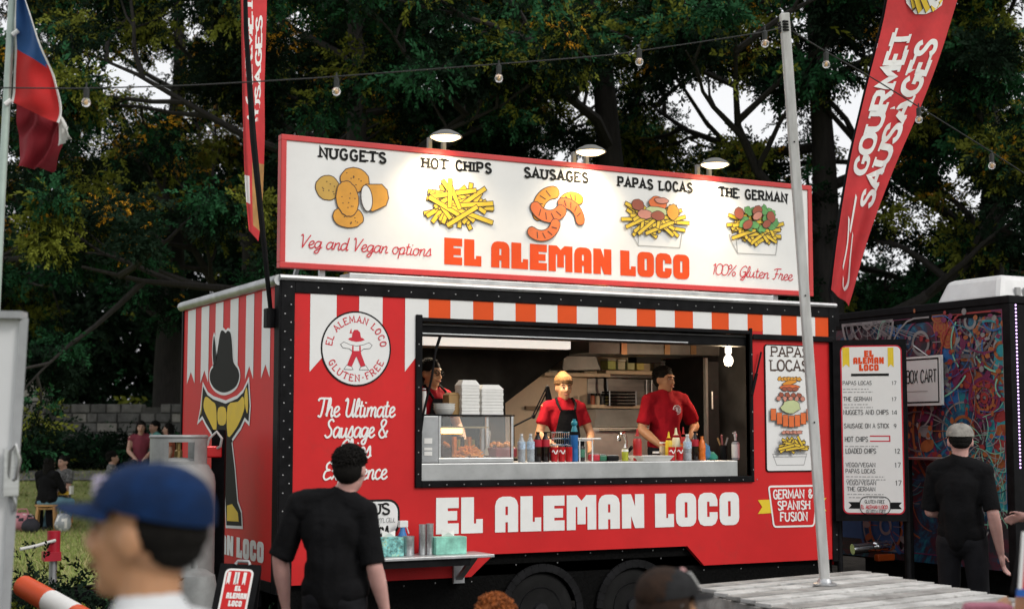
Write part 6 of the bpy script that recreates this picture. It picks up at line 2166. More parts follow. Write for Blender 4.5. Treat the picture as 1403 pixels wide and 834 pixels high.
for i, (px, py, d, r, h, lab) in enumerate([(150, 812, 9.6, .42, .62, 'leafy ground plant beside the tipped barrier post'), (45, 800, 9.9, .5, .60, 'leafy ground plant at the foot of the white van door'), (110, 790, 11.2, .5, .62, 'leafy ground plant round the jockey wheel'), (345, 830, 9.6, .3, .4, 'small leafy plant behind the red sandwich board')]):
    p = at(px, py, d=d)
    l = (px - 701.5) / FPX * d
    shrub(l, d, r, h, lab, 300 + i, mi_p=(.8, .1, .1), group='leafy plants under the draw bar', n=420, sz=(.07, .16), name='ground_plant', z=0.02, cat='plant')

# ---------------------------------------------------------------- wooden stool, bags on the lawn
def gz(x, y): return bank(x, y)
def stool():
    p = at(63, 728, z=0.0)
    t = thing('wooden_stool', 'pale wooden stool under the person in blue jeans on the lawn', 'stool', (p.x, p.y, 0))
    WD = mat('birch_wood', (.52, .28, .10), .55, var=.15, scale=6, stretch=(6, 6, 1))
    mb = MB(); mb.lathe((p.x, p.y, .43), [(.18, 0), (.20, .006), (.20, .03), (.18, .036)], 20); mb.build('seat', [WD], t, smooth=True)
    for k in range(4):
        a = k * math.pi / 2 + .5
        mb = MB(); o = Vector((math.cos(a), math.sin(a), 0))
        mb.bar(Vector((p.x, p.y, 0)) + o * .235, Vector((p.x, p.y, .43)) + o * .19, .05, .025, up=o); mb.build('leg', [WD], t, bevel=.004)
    mb = MB()
    for k in range(4):
        a = k * math.pi / 2 + .5; b = a + math.pi / 2
        mb.bar(Vector((p.x + .19 * math.cos(a), p.y + .19 * math.sin(a), .40)), Vector((p.x + .19 * math.cos(b), p.y + .19 * math.sin(b), .40)), .02, .03)
    mb.build('stretcher', [WD], t)
    return p
STOOL = stool()

def soft_bag(name, label, px, py, d, sx, sy, sz, mats_, mats_pick, seed, cat='bag', z=0.0, handles=True):
    p = at(px, py, d=d); rnd = random.Random(seed)
    t = thing(name, label, cat, (p.x, p.y, z))
    mb = MB()
    mb.ell((p.x, p.y, z + sz * .48), (sx, sy, sz * .5), 16, 0, jit=.10, rnd=rnd)
    for i, f in enumerate(mb.f): mb.m[i] = mats_pick(i, rnd)
    mb.v = [(v[0], v[1], max(v[2], z + .004)) for v in mb.v]
    mb.build('body', mats_, t, smooth=True, sharp=80)
    if handles:
        mb = MB(); mb.tube([(p.x - sx * .5, p.y, z + sz * .8), (p.x - sx * .3, p.y, z + sz * 1.15), (p.x + sx * .3, p.y, z + sz * 1.15), (p.x + sx * .5, p.y, z + sz * .8)], .012, 6)
        mb.build('handle', [mats_[0]], t, smooth=True)
    return t
PINKC = mat('pink_fabric', (.55, .22, .26), .8, var=.2); DKC = mat('dark_fabric', (.02, .02, .03), .8, var=.2); GREYC = mat('pale_plastic_bag', (.42, .45, .48), .45, var=.25)
sd_ = (STOOL - CAM).dot(_f)
soft_bag('tote_bag', 'pink and white cloth bag on the grass left of the wooden stool', 30, 720, sd_ - .1, .24, .16, .34, [PINKC, PAPER, DKC], lambda i, r: r.choice((0, 0, 1, 2)) if i % 3 else 0, 1)
soft_bag('backpack', 'small black backpack against the left legs of the wooden stool', 42, 726, sd_ - .45, .15, .12, .26, [DKC], lambda i, r: 0, 2)
soft_bag('plastic_bag', 'pale plastic shopping bag on the grass right of the wooden stool', 86, 727, sd_ - .2, .14, .12, .34, [GREYC, PAPER], lambda i, r: r.choice((0, 0, 1)), 3)

# ---------------------------------------------------------------- side shelf of the trailer and what stands on it
SHZ = .785
def side_shelf():
    x0 = FP(445, 760)[0]; x1 = at(666, 750, y=-.2).x
    t = trailer
    mb = MB(); mb.box(x0, x1, -.34, -.014, SHZ - .022, SHZ); s_ = mb.build('side_shelf', [mat('shelf_grey', (.50, .51, .52), .4, .5, var=.15)], t, bevel=.004)
    mb = MB()
    xb = FP(627, 780)[0]
    mb.box(xb - .045, xb + .045, -.028, -.002, SHZ - .23, SHZ - .023); mb.bar((xb, -.02, SHZ - .2), (xb, -.28, SHZ - .024), .05, .02)
    mb.build('bracket', [ALU], s_)
    mb = MB()
    mb.box(x0, FP(618, 770)[0], -.32, -.06, SHZ - .075, SHZ - .023); mb.build('under_rail', [BLACK], s_)
side_shelf()

def bottle_profile(kind, h, r):
    if kind == 'water': return [(r * .85, 0), (r, h * .03), (r, h * .25), (r * .93, h * .28), (r, h * .31), (r, h * .62), (r * .9, h * .70), (r * .45, h * .86), (r * .36, h * .9), (r * .36, h * .93), (r * .42, h * .931), (r * .42, h)]
    if kind == 'cola': return [(r * .8, 0), (r, h * .05), (r * .92, h * .3), (r, h * .45), (r, h * .62), (r * .7, h * .78), (r * .38, h * .9), (r * .38, h * .93), (r * .44, h * .931), (r * .44, h)]
    if kind == 'squeeze': return [(r * .9, 0), (r, h * .03), (r, h * .60), (r * .85, h * .68), (r * .8, h * .70), (r * .8, h * .78), (r * .4, h * .80), (r * .18, h), (r * .1, h)]
    if kind == 'can': return [(r * .8, 0), (r, h * .06), (r, h * .9), (r * .82, h * .97), (r * .82, h)]
    if kind == 'pump': return [(r * .95, 0), (r, h * .03), (r, h * .58), (r * .7, h * .64), (r * .3, h * .68), (r * .3, h * .80), (r * .42, h * .82), (r * .42, h * .92), (r * .2, h * .93), (r * .2, h)]
    if kind == 'jar': return [(r * .9, 0), (r, h * .06), (r, h * .72), (r * .85, h * .76), (r * .9, h * .77), (r * .9, h)]
    return [(r, 0), (r, h)]

def bottle(name, label, cat, px, base, top, wpx, kind, y, mats_, bands, zb=None, group=None, parts=('body', 'label', 'cap')):
    """mats_: body, label, cap ; bands: (label lo, label hi, cap lo) as fractions of the height"""
    z = COUNTER_Z + .001 if zb is None else zb
    p = at(px, base, z=z) if y is None else at(px, base, y=y)
    d = (p - CAM).dot(_f)
    h = (base - top) / FPX * d * 1.0
    r = wpx / 2 / FPX * d
    t = thing(name, label, cat, (p.x, p.y, z), group)
    prof = bottle_profile(kind, h, r)
    mb = MB(); mb.lathe((p.x, p.y, z), [q_ for q_ in prof if q_[1] <= h * bands[2] + 1e-6], 16); mb.build(parts[0], [mats_[0]], t, smooth=True)
    if bands[1] > bands[0]:
        rr = max(q_[0] for q_ in prof) * 1.02
        mb = MB(); mb.lathe((p.x, p.y, z), [(rr, h * bands[0]), (rr * 1.004, h * bands[0] + .001), (rr * 1.004, h * bands[1])], 16); mb.build(parts[1], [mats_[1]], t, smooth=True)
    if bands[2] < 1:
        cp = [q_ for q_ in prof if q_[1] >= h * bands[2] + .0001] or [(r * .4, h * bands[2]), (r * .4, h)]
        if len(cp) < 2: cp = [(cp[0][0], h * bands[2] + .001)] + cp
        mb = MB(); mb.lathe((p.x, p.y, z), cp, 12); mb.build(parts[2], [mats_[2]], t, smooth=True)
    return t, p, d, h, r

def counter_items():
    Y = .22
    LBLUE = mat('label_blue_white', (.45, .58, .72), .5, var=.35, scale=60); CAPW = mat('cap_white', (.75, .75, .75), .5); CAPB = mat('cap_blue', (.03, .2, .5), .5)
    WAT = mat('water_plastic', (.55, .60, .64), .15, var=.2, scale=50, trans=.35)
    KET = mat('ketchup_red', (.42, .008, .01), .4, var=.06); MUS = mat('mustard_bottle', (.72, .50, .02), .4, var=.05); MAY = mat('mayo_cream', (.74, .68, .46), .4, var=.05)
    ORA = mat('orange_soda', (.72, .17, .02), .25, var=.15, scale=30); LRED = mat('label_red', (.45, .012, .03), .4, var=.1); TEAL = mat('teal_lid', (.01, .22, .30), .4); NAVY = mat('blue_flask', (.01, .12, .36), .3, var=.1)
    g = 'clear water bottles on the counter'
    bottle('water_bottle', 'clear water bottle on the counter nearest the glass food warmer', 'bottle', 714.5, 632, 594, 11, 'water', Y, [WAT, LBLUE, CAPW], (.45, .72, .93), group=g)
    bottle('water_bottle', 'clear water bottle between the first one and the cola bottles', 'bottle', 727, 632, 594, 11, 'water', Y, [WAT, LBLUE, CAPW], (.45, .72, .93), group=g)
    for i, (px, lab) in enumerate(((737, 'dark cola bottle with red label, left of the pair by the water bottles'), (747.5, 'dark cola bottle with red label, right of the pair by the wire basket'))):
        bottle('cola_bottle', lab, 'bottle', px, 632.5, 592, 11.5, 'cola', Y, [COLA, LRED, BLACK], (.50, .74, .93), group='cola bottles on the counter')
    bottle('cola_bottle', 'dark cola bottle with red label between the water and the orange soda', 'bottle', 952.5, 630.5, 591, 10, 'cola', Y - .02, [COLA, LRED, BLACK], (.48, .72, .93), group='cola bottles on the counter')
    n = 0
    for px, lab in ((759.5, 'red drink can under the wire basket, left of three'), (769.5, 'red drink can under the wire basket, middle of three'), (779.5, 'plain red drink can touching the tall blue flask'), (920.5, 'red drink can in front of the mustard bottle'), (931, 'red drink can beside the white dressing bottle')):
        t, p, d, h, r = bottle('drink_can', lab, 'can', px, 632 if px < 800 else 630.5, 610, 9.6, 'can', Y - .05, [CANRED, CANRED, ALU], (0, 0, .93), group='red drink cans on the counter', parts=('body', 'label', 'lid'))
        # white wave on the can
        mb = MB(); pts = []
        for k in range(9):
            a = math.radians(205 + 130 * k / 8) ; zz = p.z * 0 + COUNTER_Z + h * (.60 + .12 * math.sin(k * 1.3))
            pts.append(Vector((p.x + (r + .0012) * math.cos(a), p.y + (r + .0012) * math.sin(a), zz)))
        for a, b in zip(pts, pts[1:]): mb.bar(a, b, .001, h * .07)
        if px != 779.5: mb.build('white_wave', [LETTER], t)
    # flask
    t, p, d, h, r = bottle('drinking_flask', 'tall blue drinking flask with teal knob lid in front of the beanie worker', 'flask', 787, 632.5, 575, 10.5, 'water', Y, [NAVY, NAVY, TEAL], (0, 0, .62))
    mb = MB(); mb.ell((p.x, p.y, COUNTER_Z + h * .9), (r * .85, r * .85, r * .85), 12); mb.build('knob', [TEAL], t, smooth=True)
    bottle('sauce_jar', 'dark green-labelled jar just right of the blue flask', 'jar', 796, 631, 604, 11, 'jar', Y + .05, [COLA, mat('green_label', (.05, .2, .12), .5, var=.4, scale=60), BLACK], (.2, .6, .77))
    # wire basket
    a = at(756, 609, y=Y + .06); b = at(779, 592, y=Y + .06)
    t = thing('wire_basket', 'small chrome wire basket standing behind the red cans', 'basket', ((a.x + b.x) / 2, Y + .1, COUNTER_Z))
    mb = MB()
    for k in range(9):
        x = a.x + (b.x - a.x) * k / 8
        mb.tube([(x, Y + .06, COUNTER_Z), (x, Y + .055, b.z)], .004, 5); 
    for z in (a.z, (a.z + b.z) / 2, b.z): mb.tube([(a.x, Y + .055, z), (b.x, Y + .055, z), (b.x, Y + .2, z), (a.x, Y + .2, z), (a.x, Y + .055, z)], .005, 5)
    mb.build('wire', [CHROME], t)
    # serviette stand
    a = at(803, 632, y=Y); b = at(811.5, 603, y=Y)
    t = thing('order_stand', 'white wire order stand on the counter left of the tap', 'stand', ((a.x + b.x) / 2, Y, COUNTER_Z))
    mb = MB()
    for x in (a.x - .06, b.x):
        mb.tube([(x, Y, COUNTER_Z), (x, Y, b.z), (x, Y + .12, b.z), (x, Y + .12, COUNTER_Z)], .006, 6)
    mb.tube([(a.x - .06, Y, b.z), (b.x, Y, b.z)], .006, 6); mb.build('wire_frame', [WHITE], t)
    mb = MB(); p = at(800, 596, y=Y); q_ = at(822, 592, y=Y)
    mb.box(p.x - .03, q_.x, Y - .02, Y + .1, b.z + .008, b.z + .02); mb.build('plate', [PAPER], t, bevel=.004)
    # low clutter between stand and tap
    for px, w_, top, m_, lab, nm in ((818, 9, 622, LRED, 'small pinkish cloth bundle on the counter beside the order stand', 'cloth'), (827, 10, 623, mat('bottle_green', (.01, .12, .06), .4), 'small dark green tub on the counter', 'tub'), (841, 16, 624, BLACK, 'flat black payment terminal lying on the counter', 'card reader')):
        a = at(px - w_ / 2, 631, y=Y + .02); b = at(px + w_ / 2, top, y=Y + .02)
        t = thing(nm.replace(' ', '_'), lab, nm, ((a.x + b.x) / 2, Y + .06, COUNTER_Z))
        mb = MB(); mb.box(a.x, b.x, Y + .02, Y + .12, COUNTER_Z + .001, b.z); mb.build('body', [m_], t, bevel=.012)
        mb = MB(); mb.box(a.x + .01, b.x - .01, Y + .03, Y + .10, b.z + .001, b.z + .006); mb.build('top', [LETTER_GREY], t)
    # tap
    p = at(856, 632, y=.42); a = at(858, 604, y=.42); b = at(855, 592, y=.40); c = at(849, 594, y=.30); e = at(848, 602, y=.26)
    t = thing('tap', 'curved chrome tap with black lever at the middle of the counter', 'tap', (p.x, .42, COUNTER_Z))
    mb = MB(); mb.tube([(p.x, .42, COUNTER_Z), a, b, c, e], [.018, .016, .016, .016, .018], 10); mb.build('spout', [CHROME], t, smooth=True)
    mb = MB(); mb.tube([(p.x + .02, .42, COUNTER_Z + .06), at(866, 612, y=.36)], [.012, .016], 8); mb.build('lever', [BLACK], t, smooth=True)
    bottle('detergent_bottle', 'squat green and white detergent bottle in front of the tap', 'bottle', 856.5, 630, 607, 9, 'squeeze', Y, [mat('lime_detergent', (.40, .42, .03), .3), LETTER, CAPW], (.55, .68, .70))
    bottle('sauce_bottle', 'tall red ketchup squeeze bottle beside the white tray', 'sauce bottle', 873.5, 631, 588, 12, 'squeeze', Y, [KET, KET, KET], (0, 0, .70), group='squeeze bottles of sauce on the counter')
    bottle('sauce_bottle', 'bright yellow mustard bottle behind the red cans', 'sauce bottle', 916.5, 630, 591, 9.5, 'squeeze', Y + .04, [MUS, MUS, MUS], (0, 0, .70), group='squeeze bottles of sauce on the counter')
    bottle('sauce_bottle', 'cream-white dressing bottle behind the red cans', 'sauce bottle', 926.5, 630, 586, 11.5, 'squeeze', Y + .06, [MAY, MAY, MAY], (0, 0, .70), group='squeeze bottles of sauce on the counter')
    bottle('sauce_bottle', 'red-capped chilli sauce bottle standing behind the dressing bottle', 'sauce bottle', 936.5, 629, 584, 8, 'squeeze', Y + .14, [KET, ORA, KET], (.3, .5, .70), group='squeeze bottles of sauce on the counter')
    bottle('sauce_jar', 'short black jar with white lid behind the white tray', 'jar', 899, 625, 613, 11, 'jar', Y + .12, [COLA, COLA, CAPW], (0, 0, .77))
    bottle('paper_cup', 'tan paper cup left of the mustard bottle', 'cup', 908, 628, 603, 9, 'jar', Y + .1, [mat('tan_cup', (.48, .40, .28), .7), PAPER, PAPER], (0, 0, .9), parts=('body', 'sleeve', 'rim'))
    bottle('water_bottle', 'clear water bottle with pale blue label between red can and cola', 'bottle', 942, 630.5, 595, 11.5, 'water', Y - .04, [WAT, LBLUE, CAPW], (.45, .72, .93), group=g)
    bottle('soda_bottle', 'bright orange soda bottle right of the cola', 'bottle', 962, 630.5, 598, 10, 'cola', Y - .04, [ORA, ORA, mat('orange_cap', (.7, .2, .03), .5)], (0, 0, .93))
    # white tray
    a = at(874, 631, y=Y - .06); b = at(914, 624, y=Y - .06)
    t = thing('serving_tray', 'shallow white paper serving tray in front of the logo-shirt worker', 'tray', ((a.x + b.x) / 2, Y - .06, COUNTER_Z))
    z0, z1 = COUNTER_Z + .002, b.z
    mb = MB()
    i_ = .015
    lo_ = [(a.x + i_, Y - .12, z0), (b.x - i_, Y - .12, z0), (b.x - i_, Y + .06, z0), (a.x + i_, Y + .06, z0)]; hi_ = [(a.x - .01, Y - .15, z1), (b.x + .01, Y - .15, z1), (b.x + .01, Y + .09, z1), (a.x - .01, Y + .09, z1)]
    mb.add(lo_ + hi_, [(3, 2, 1, 0), (0, 1, 5, 4), (1, 2, 6, 5), (2, 3, 7, 6), (3, 0, 4, 7)])
    o = mb.build('bowl', [PAPER], t); md = o.modifiers.new('thickness', 'SOLIDIFY'); md.thickness = .003
    # blue cloth
    a = at(966, 631, y=Y + .05)
    t = thing('cleaning_cloth', 'crumpled blue cloth right of the orange soda bottle', 'cloth', (a.x + .08, Y + .1, COUNTER_Z))
    mb = MB(); rnd = random.Random(5)
    mb.ell((a.x + .02, Y + .1, COUNTER_Z + .05), (.06, .07, .09), 12, 0, jit=.15, rnd=rnd); mb.ell((a.x + .08, Y + .1, COUNTER_Z + .02), (.08, .07, .05), 12, 1, jit=.15, rnd=rnd)
    mb.v = [(v[0], v[1], max(v[2], COUNTER_Z + .002)) for v in mb.v]
    mb.build('folds', [mat('cloth_blue', (.05, .18, .34), .8, var=.2, scale=20), mat('cloth_green', (.02, .22, .16), .8, var=.2)], t, smooth=True, sharp=70)
    # cutlery pot
    t, p, d, h, r = bottle('utensil_pot', 'dark pot of mixed utensils left of the pump bottle', 'pot', 991, 630, 610, 11, 'can', Y + .1, [BLACK, BLACK, BLACK], (0, 0, .97))
    mb = MB()
    for k in range(5):
        a = k * 1.3; mb.tube([(p.x, p.y, COUNTER_Z + h * .5), (p.x + .05 * math.cos(a), p.y + .04 * math.sin(a), COUNTER_Z + h * (1.5 + .2 * (k % 2)))], .008, 6, k % 3)
    mb.build('utensils', [mat('pink_plastic', (.4, .12, .12), .5), STEEL, CARD], t)
    t, p, d, h, r = bottle('pump_bottle', 'white-labelled pump bottle at the right end of the counter', 'pump bottle', 1008, 630.5, 592, 11, 'pump', Y, [WAT, LETTER, CAPW], (.08, .55, .64), parts=('body', 'label', 'pump'))
    mb = MB(); mb.tube([(p.x, p.y, COUNTER_Z + h * .95), (p.x - .035, p.y - .01, COUNTER_Z + h * .94)], .006, 6); mb.build('spout', [CAPW], t)
counter_items()

def food_warmer():
    y0, y1 = .06, .50
    a = at(581, 648, y=y0); b = at(703.5, 568, y=y0)
    x0, x1 = WX0 + .03, b.x; z0, z1 = WZ0 + .004, b.z
    t = thing('food_warmer', 'glass-sided steel food warmer with glowing lamp at the left of the window', 'food warmer', ((x0 + x1) / 2, .28, z0))
    yb = y1
    z0c = COUNTER_Z + .002
    mb = MB()
    xs = x0 + .14
    mb.box(x0, xs, .053, yb, z0c, z1 - .012); mb.build('side_housing', [mat('warmer_steel', (.40, .41, .42), .4, .6, var=.15)], t, bevel=.006)
    mb = MB(); mb.box(x0 - .01, x1 + .01, .054, yb + .01, z1 - .011, z1); mb.build('top', [BLACK], t, bevel=.003)
    mb = MB(); mb.box(xs + .001, x1, .055, yb, z0c, z0c + .035); mb.build('base', [STEEL], t, bevel=.003)
    mb = MB()
    for x in (xs + .012, x1 - .012):
        for ya in (.056, yb - .02):
            mb = MB(); mb.box(x - .010, x + .010, ya, ya + .02, z0c + .036, z1 - .012); mb.build('corner_post', [STEEL], t)
    mb = MB(); mb.box(xs + .03, x1 - .03, .062, .066, z0c + .036, z1 - .013); mb.box(x1 - .014, x1 - .010, .08, yb - .03, z0c + .036, z1 - .013); mb.build('glass_pane', [GLASS], t)
    zl = at(620, 590, y=.25).z
    xa, xb_ = at(600, 590, y=.25).x, at(632, 590, y=.25).x
    mb = MB(); mb.tube([(xa, .25, zl), (xb_, .25, zl)], .022, 10); l = mb.build('heat_lamp', [mat('lit_heat_lamp', (1, .8, .4), .4, var=0, emit=9, ecol=(1, .50, .10))], t, smooth=True)
    la = bpy.data.lights.new('heat_glow', 'POINT'); la.energy = 4.5; la.color = (1, .55, .2); la.shadow_soft_size = .03
    lo = bpy.data.objects.new('heat_glow', la); COL.objects.link(lo); lo.location = ((xa + xb_) / 2, .22, zl - .05); lo.parent = l
    mb = MB(); mb.box(xa - .02, at(662, 590, y=.25).x, .15, .35, zl + .022, zl + .034); mb.build('lamp_shade', [mat('brass_shade', (.40, .32, .18), .4, .6)], t)
    mb = MB(); mb.box(xs + .02, at(618, 600, y=.4).x, .40, .46, z0c + .04, zl - .03); mb.build('rear_panel', [mat('maroon_panel', (.03, .006, .012), .4, var=.3)], t)
    mb = MB(); x = at(660, 620, y=.3).x; mb.box(x - .012, x + .012, .28, .31, z0c + .036, zl + .02); mb.build('divider', [ALU], t)
    # sign-card of the warmer: price stickers low on the housing
    mb = MB()
    for k, (h0, h1) in enumerate(((.055, .085), (.095, .115), (.145, .185))): mb.box(x0 + .02, x0 + .085, .049, .052, z0c + h0 , z0c + h1)
    mb.build('sticker', [PAPER], t)
    # food inside, not fixed to the warmer
    FRY = mat('fried_orange', (.72, .25, .02), .6, var=.2, scale=30)
    rnd = random.Random(7)
    def pile(name, label, px, py, w_, h_, m_, n):
        p = at(px, py, y=.2); p.z = z0c + .036
        mb = MB()
        for k in range(n):
            u = rnd.gauss(0, .45); v = rnd.gauss(0, .4); q_ = max(0, 1 - u * u - v * v)
            c = p + Vector((u * w_, v * .09, .012 + h_ * q_ * rnd.random()))
            dd = Vector((rnd.uniform(-1, 1), rnd.uniform(-1, 1), rnd.uniform(-.3, .3))).normalized() * rnd.uniform(.02, .04)
            mb.bar(c - dd, c + dd, .011, .011)
        o = mb.build(name, [m_]); tag(recentre(o, p), label, 'food')
    pile('chip_pile', 'heap of orange chips on the warmer floor left of the divider', 643, 642, .105, .075, FRY, 170)
    # red dish of fried food
    p = at(690, 645, y=.24); p.z = z0c + .036
    t2 = thing('food_dish', 'dark red dish of fried pieces right of the warmer divider', 'dish', p)
    mb = MB(); mb.box(p.x - .12, p.x + .07, .14, .34, p.z, p.z + .075); mb.build('dish', [mat('dish_red', (.20, .012, .015), .35, var=.1)], t2, bevel=.012)
    mb = MB()
    for k in range(26): mb.ell((p.x + rnd.uniform(-.11, .06), rnd.uniform(.15, .33), p.z + rnd.uniform(.078, .115)), (rnd.uniform(.012, .025), rnd.uniform(.012, .02), .013), 8, 0, jit=.15, rnd=rnd)
    mb.build('fried_pieces', [FRY], t2, smooth=True)
    t2 = thing('condiment_rack', 'small steel rack of sauce sachets at the back of the food warmer', 'rack', (at(637, 620, y=.38).x, .42, z0c + .036))
    a2 = at(622, 632, y=.38); b2 = at(652, 598, y=.38)
    mb = MB(); mb.box(a2.x, b2.x, .36, .46, z0c + .037, a2.z); mb.build('base', [STEEL], t2, bevel=.004)
    mb = MB()
    for k in range(6):
        x = a2.x + (b2.x - a2.x) * (k + .5) / 6; mb.box(x - .012, x + .010, .385, .43, a2.z + .001, b2.z - .02 * (k % 2), k % 4)
    mb.build('sachet', [FRY, mat('olive_sachet', (.25, .25, .06), .5), DKC, CARD], t2)
    t2 = thing('scoop', 'pale plastic scoop hanging right of the warmer divider', 'scoop', at(670, 618, y=.3))
    c = at(669, 618, y=.3); mb = MB(); mb.lathe(c - Vector((0, 0, .03)), [(.045, 0), (.04, .02), (.02, .06), (.01, .065)], 12); mb.build('cup', [MAYC], t2, smooth=True)
    mb = MB(); mb.tube([c + Vector((0, 0, .03)), at(671, 596, y=.3), at(671, 590, y=.25)], .007, 6); mb.build('handle', [STEEL], t2, smooth=True)
    # on top of the warmer
    T = z1 + .001
    def carton(name, label, px0, px1, top, y, m_, sx=None, group=None, n=7, capf=.16):
        a = at(px0, 566, y=y); b = at(px1, top, y=y)
        w_ = b.x - a.x
        t = thing(name, label, 'box stack' if n > 1 else 'box', ((a.x + b.x) / 2, y + .07, T), group)
        H = b.z - T
        for k in range(n):
            zz = T + H * (1 - capf) * k / n
            mb = MB(); j = .003 * (k % 2)
            mb.box(a.x + j, b.x - j, y, y + w_ * .8, zz + .0005, zz + H * (1 - capf) / n - .0005); mb.build('box', [m_], t, bevel=.003)
        mb = MB(); zt = T + H * (1 - capf)
        lo_ = [(a.x - .004, y - .004, zt), (b.x + .004, y - .004, zt), (b.x + .004, y + w_ * .8, zt), (a.x - .004, y + w_ * .8, zt)]
        i_ = w_ * .14
        hi_ = [(a.x + i_, y + i_, b.z), (b.x - i_, y + i_, b.z), (b.x - i_, y + w_ * .8 - i_, b.z), (a.x + i_, y + w_ * .8 - i_, b.z)]
        mb.add(lo_ + hi_, [(3, 2, 1, 0), (4, 5, 6, 7), (0, 1, 5, 4), (1, 2, 6, 5), (2, 3, 7, 6), (3, 0, 4, 7)]); mb.build('lid', [m_], t, bevel=.003)
    carton('takeaway_boxes', 'tall stack of white takeaway boxes, taller of two on the food warmer', 632.5, 657.5, 520.5, .20, PAPER, group='stacks of white takeaway boxes on the warmer', n=9)
    carton('takeaway_boxes', 'shorter wider stack of white takeaway boxes on the right of the food warmer', 660, 690, 527, .20, PAPER, group='stacks of white takeaway boxes on the warmer', n=8)
    carton('kraft_box', 'brown card box left of the white takeaway stacks', 615, 638, 537.5, .24, CARD, n=1, capf=.12)
    for px0, px1, top, lab in ((596, 624, 555, 'shallow white bowl stack on the left end of the warmer'),):
        a = at((px0 + px1) / 2, 566, y=.14); r = (at(px1, 566, y=.14).x - at(px0, 566, y=.14).x) / 2
        t2 = thing('paper_bowls', lab, 'bowls', (a.x, .16, T))
        for k in range(3):
            mb = MB(); z = T + .018 * k; mb.lathe((a.x, .16, z), [(r * .7, 0), (r * .74, .002), (r, .045), (r * .97, .046), (r * .7, .006)], 20); mb.build('bowl', [PAPER], t2, smooth=True)
    bottle('paper_cup', 'tall column of white cups at the extreme left of the window', 'cups', 580.5, 566, 531, 7, 'can', .12, [PAPER, PAPER, PAPER], (0, 0, .95), zb=T)
MAYC = mat('scoop_white', (.66, .66, .58), .5)
food_warmer()

def shelf_items():
    y = -.2
    FLOR = mat('floral_card', (.20, .52, .50), .7, var=.6, scale=34, dirt=((.65, .55, .1), 30, .9)); MINT = mat('mint_card', (.26, .62, .50), .7, var=.25, scale=14)
    def tissue(label, px0, px1, top, m_):
        a = at(px0, 752, y=y); b = at(px1, top, y=y)
        t = thing('tissue_box', label, 'tissue box', ((a.x + b.x) / 2, y, SHZ), 'tissue boxes on the side shelf')
        mb = MB(); mb.box(a.x, b.x, y - .02, y + .10, SHZ + .001, b.z); mb.build('carton', [m_], t, bevel=.004)
        mb = MB(); c = Vector(((a.x + b.x) / 2, y + .04, b.z))
        mb.add([c + Vector((-.05, 0, .001)), c + Vector((.05, 0, .001)), c + Vector((.06, .02, .045)), c + Vector((0, -.01, .03)), c + Vector((-.05, .01, .05))], [(0, 1, 3), (1, 2, 3), (0, 3, 4)])
        o = mb.build('tissue', [PAPER], t); md = o.modifiers.new('thickness', 'SOLIDIFY'); md.thickness = .002
    tissue('flowery tissue box on the side shelf behind the man in black', 519, 552, 735, FLOR)
    tissue('mint green tissue box at the right end of the side shelf', 596, 638, 734, MINT)
    def tin(label, px, w_, top):
        a = at(px, 752, y=y + .02); b = at(px + w_ / 2, top, y=y + .02)
        t = thing('metal_tin', label, 'tin', (a.x, y + .04, SHZ), 'steel tins on the side shelf')
        r = b.x - a.x; h = b.z - SHZ
        mb = MB(); mb.lathe((a.x, y + .04, SHZ + .001), [(r * .95, 0), (r, .004), (r, h - .01), (r * 1.04, h - .009), (r * 1.04, h), (r * .93, h), (r * .93, h * .3)], 20); mb.build('can', [STEEL], t, smooth=True)
        return a, r, h
    a, r, h = tin('low steel tin right of the flowery tissue box', 561, 15, 734)
    mb = MB(); 
    tin('tall steel tin left of the pair beside the mint tissue box', 580, 9, 718); tin('tall steel tin right of the pair beside the mint tissue box', 590, 10, 717)
    # spray bottle
    p = at(553, 752, y=y + .10)
    t = thing('spray_bottle', 'blue and white spray bottle behind the flowery tissue box', 'spray bottle', (p.x, y + .12, SHZ))
    z1 = at(553, 722, y=y + .1).z; z2 = at(553, 713, y=y + .1).z
    mb = MB(); mb.lathe((p.x, y + .12, SHZ + .001), [(.04, 0), (.042, .01), (.042, (z1 - SHZ) * .6), (.02, (z1 - SHZ) * .85), (.018, z1 - SHZ)], 16); mb.build('bottle', [mat('spray_blue', (.04, .2, .5), .3, var=.2)], t, smooth=True)
    mb = MB(); mb.box(p.x - .03, p.x + .035, y + .10, y + .14, z1, z2); mb.tube([(p.x + .03, y + .12, z1 + .005), (p.x + .05, y + .12, z1 - .05)], .006, 6); mb.build('trigger_head', [WHITE], t, bevel=.006)
shelf_items()
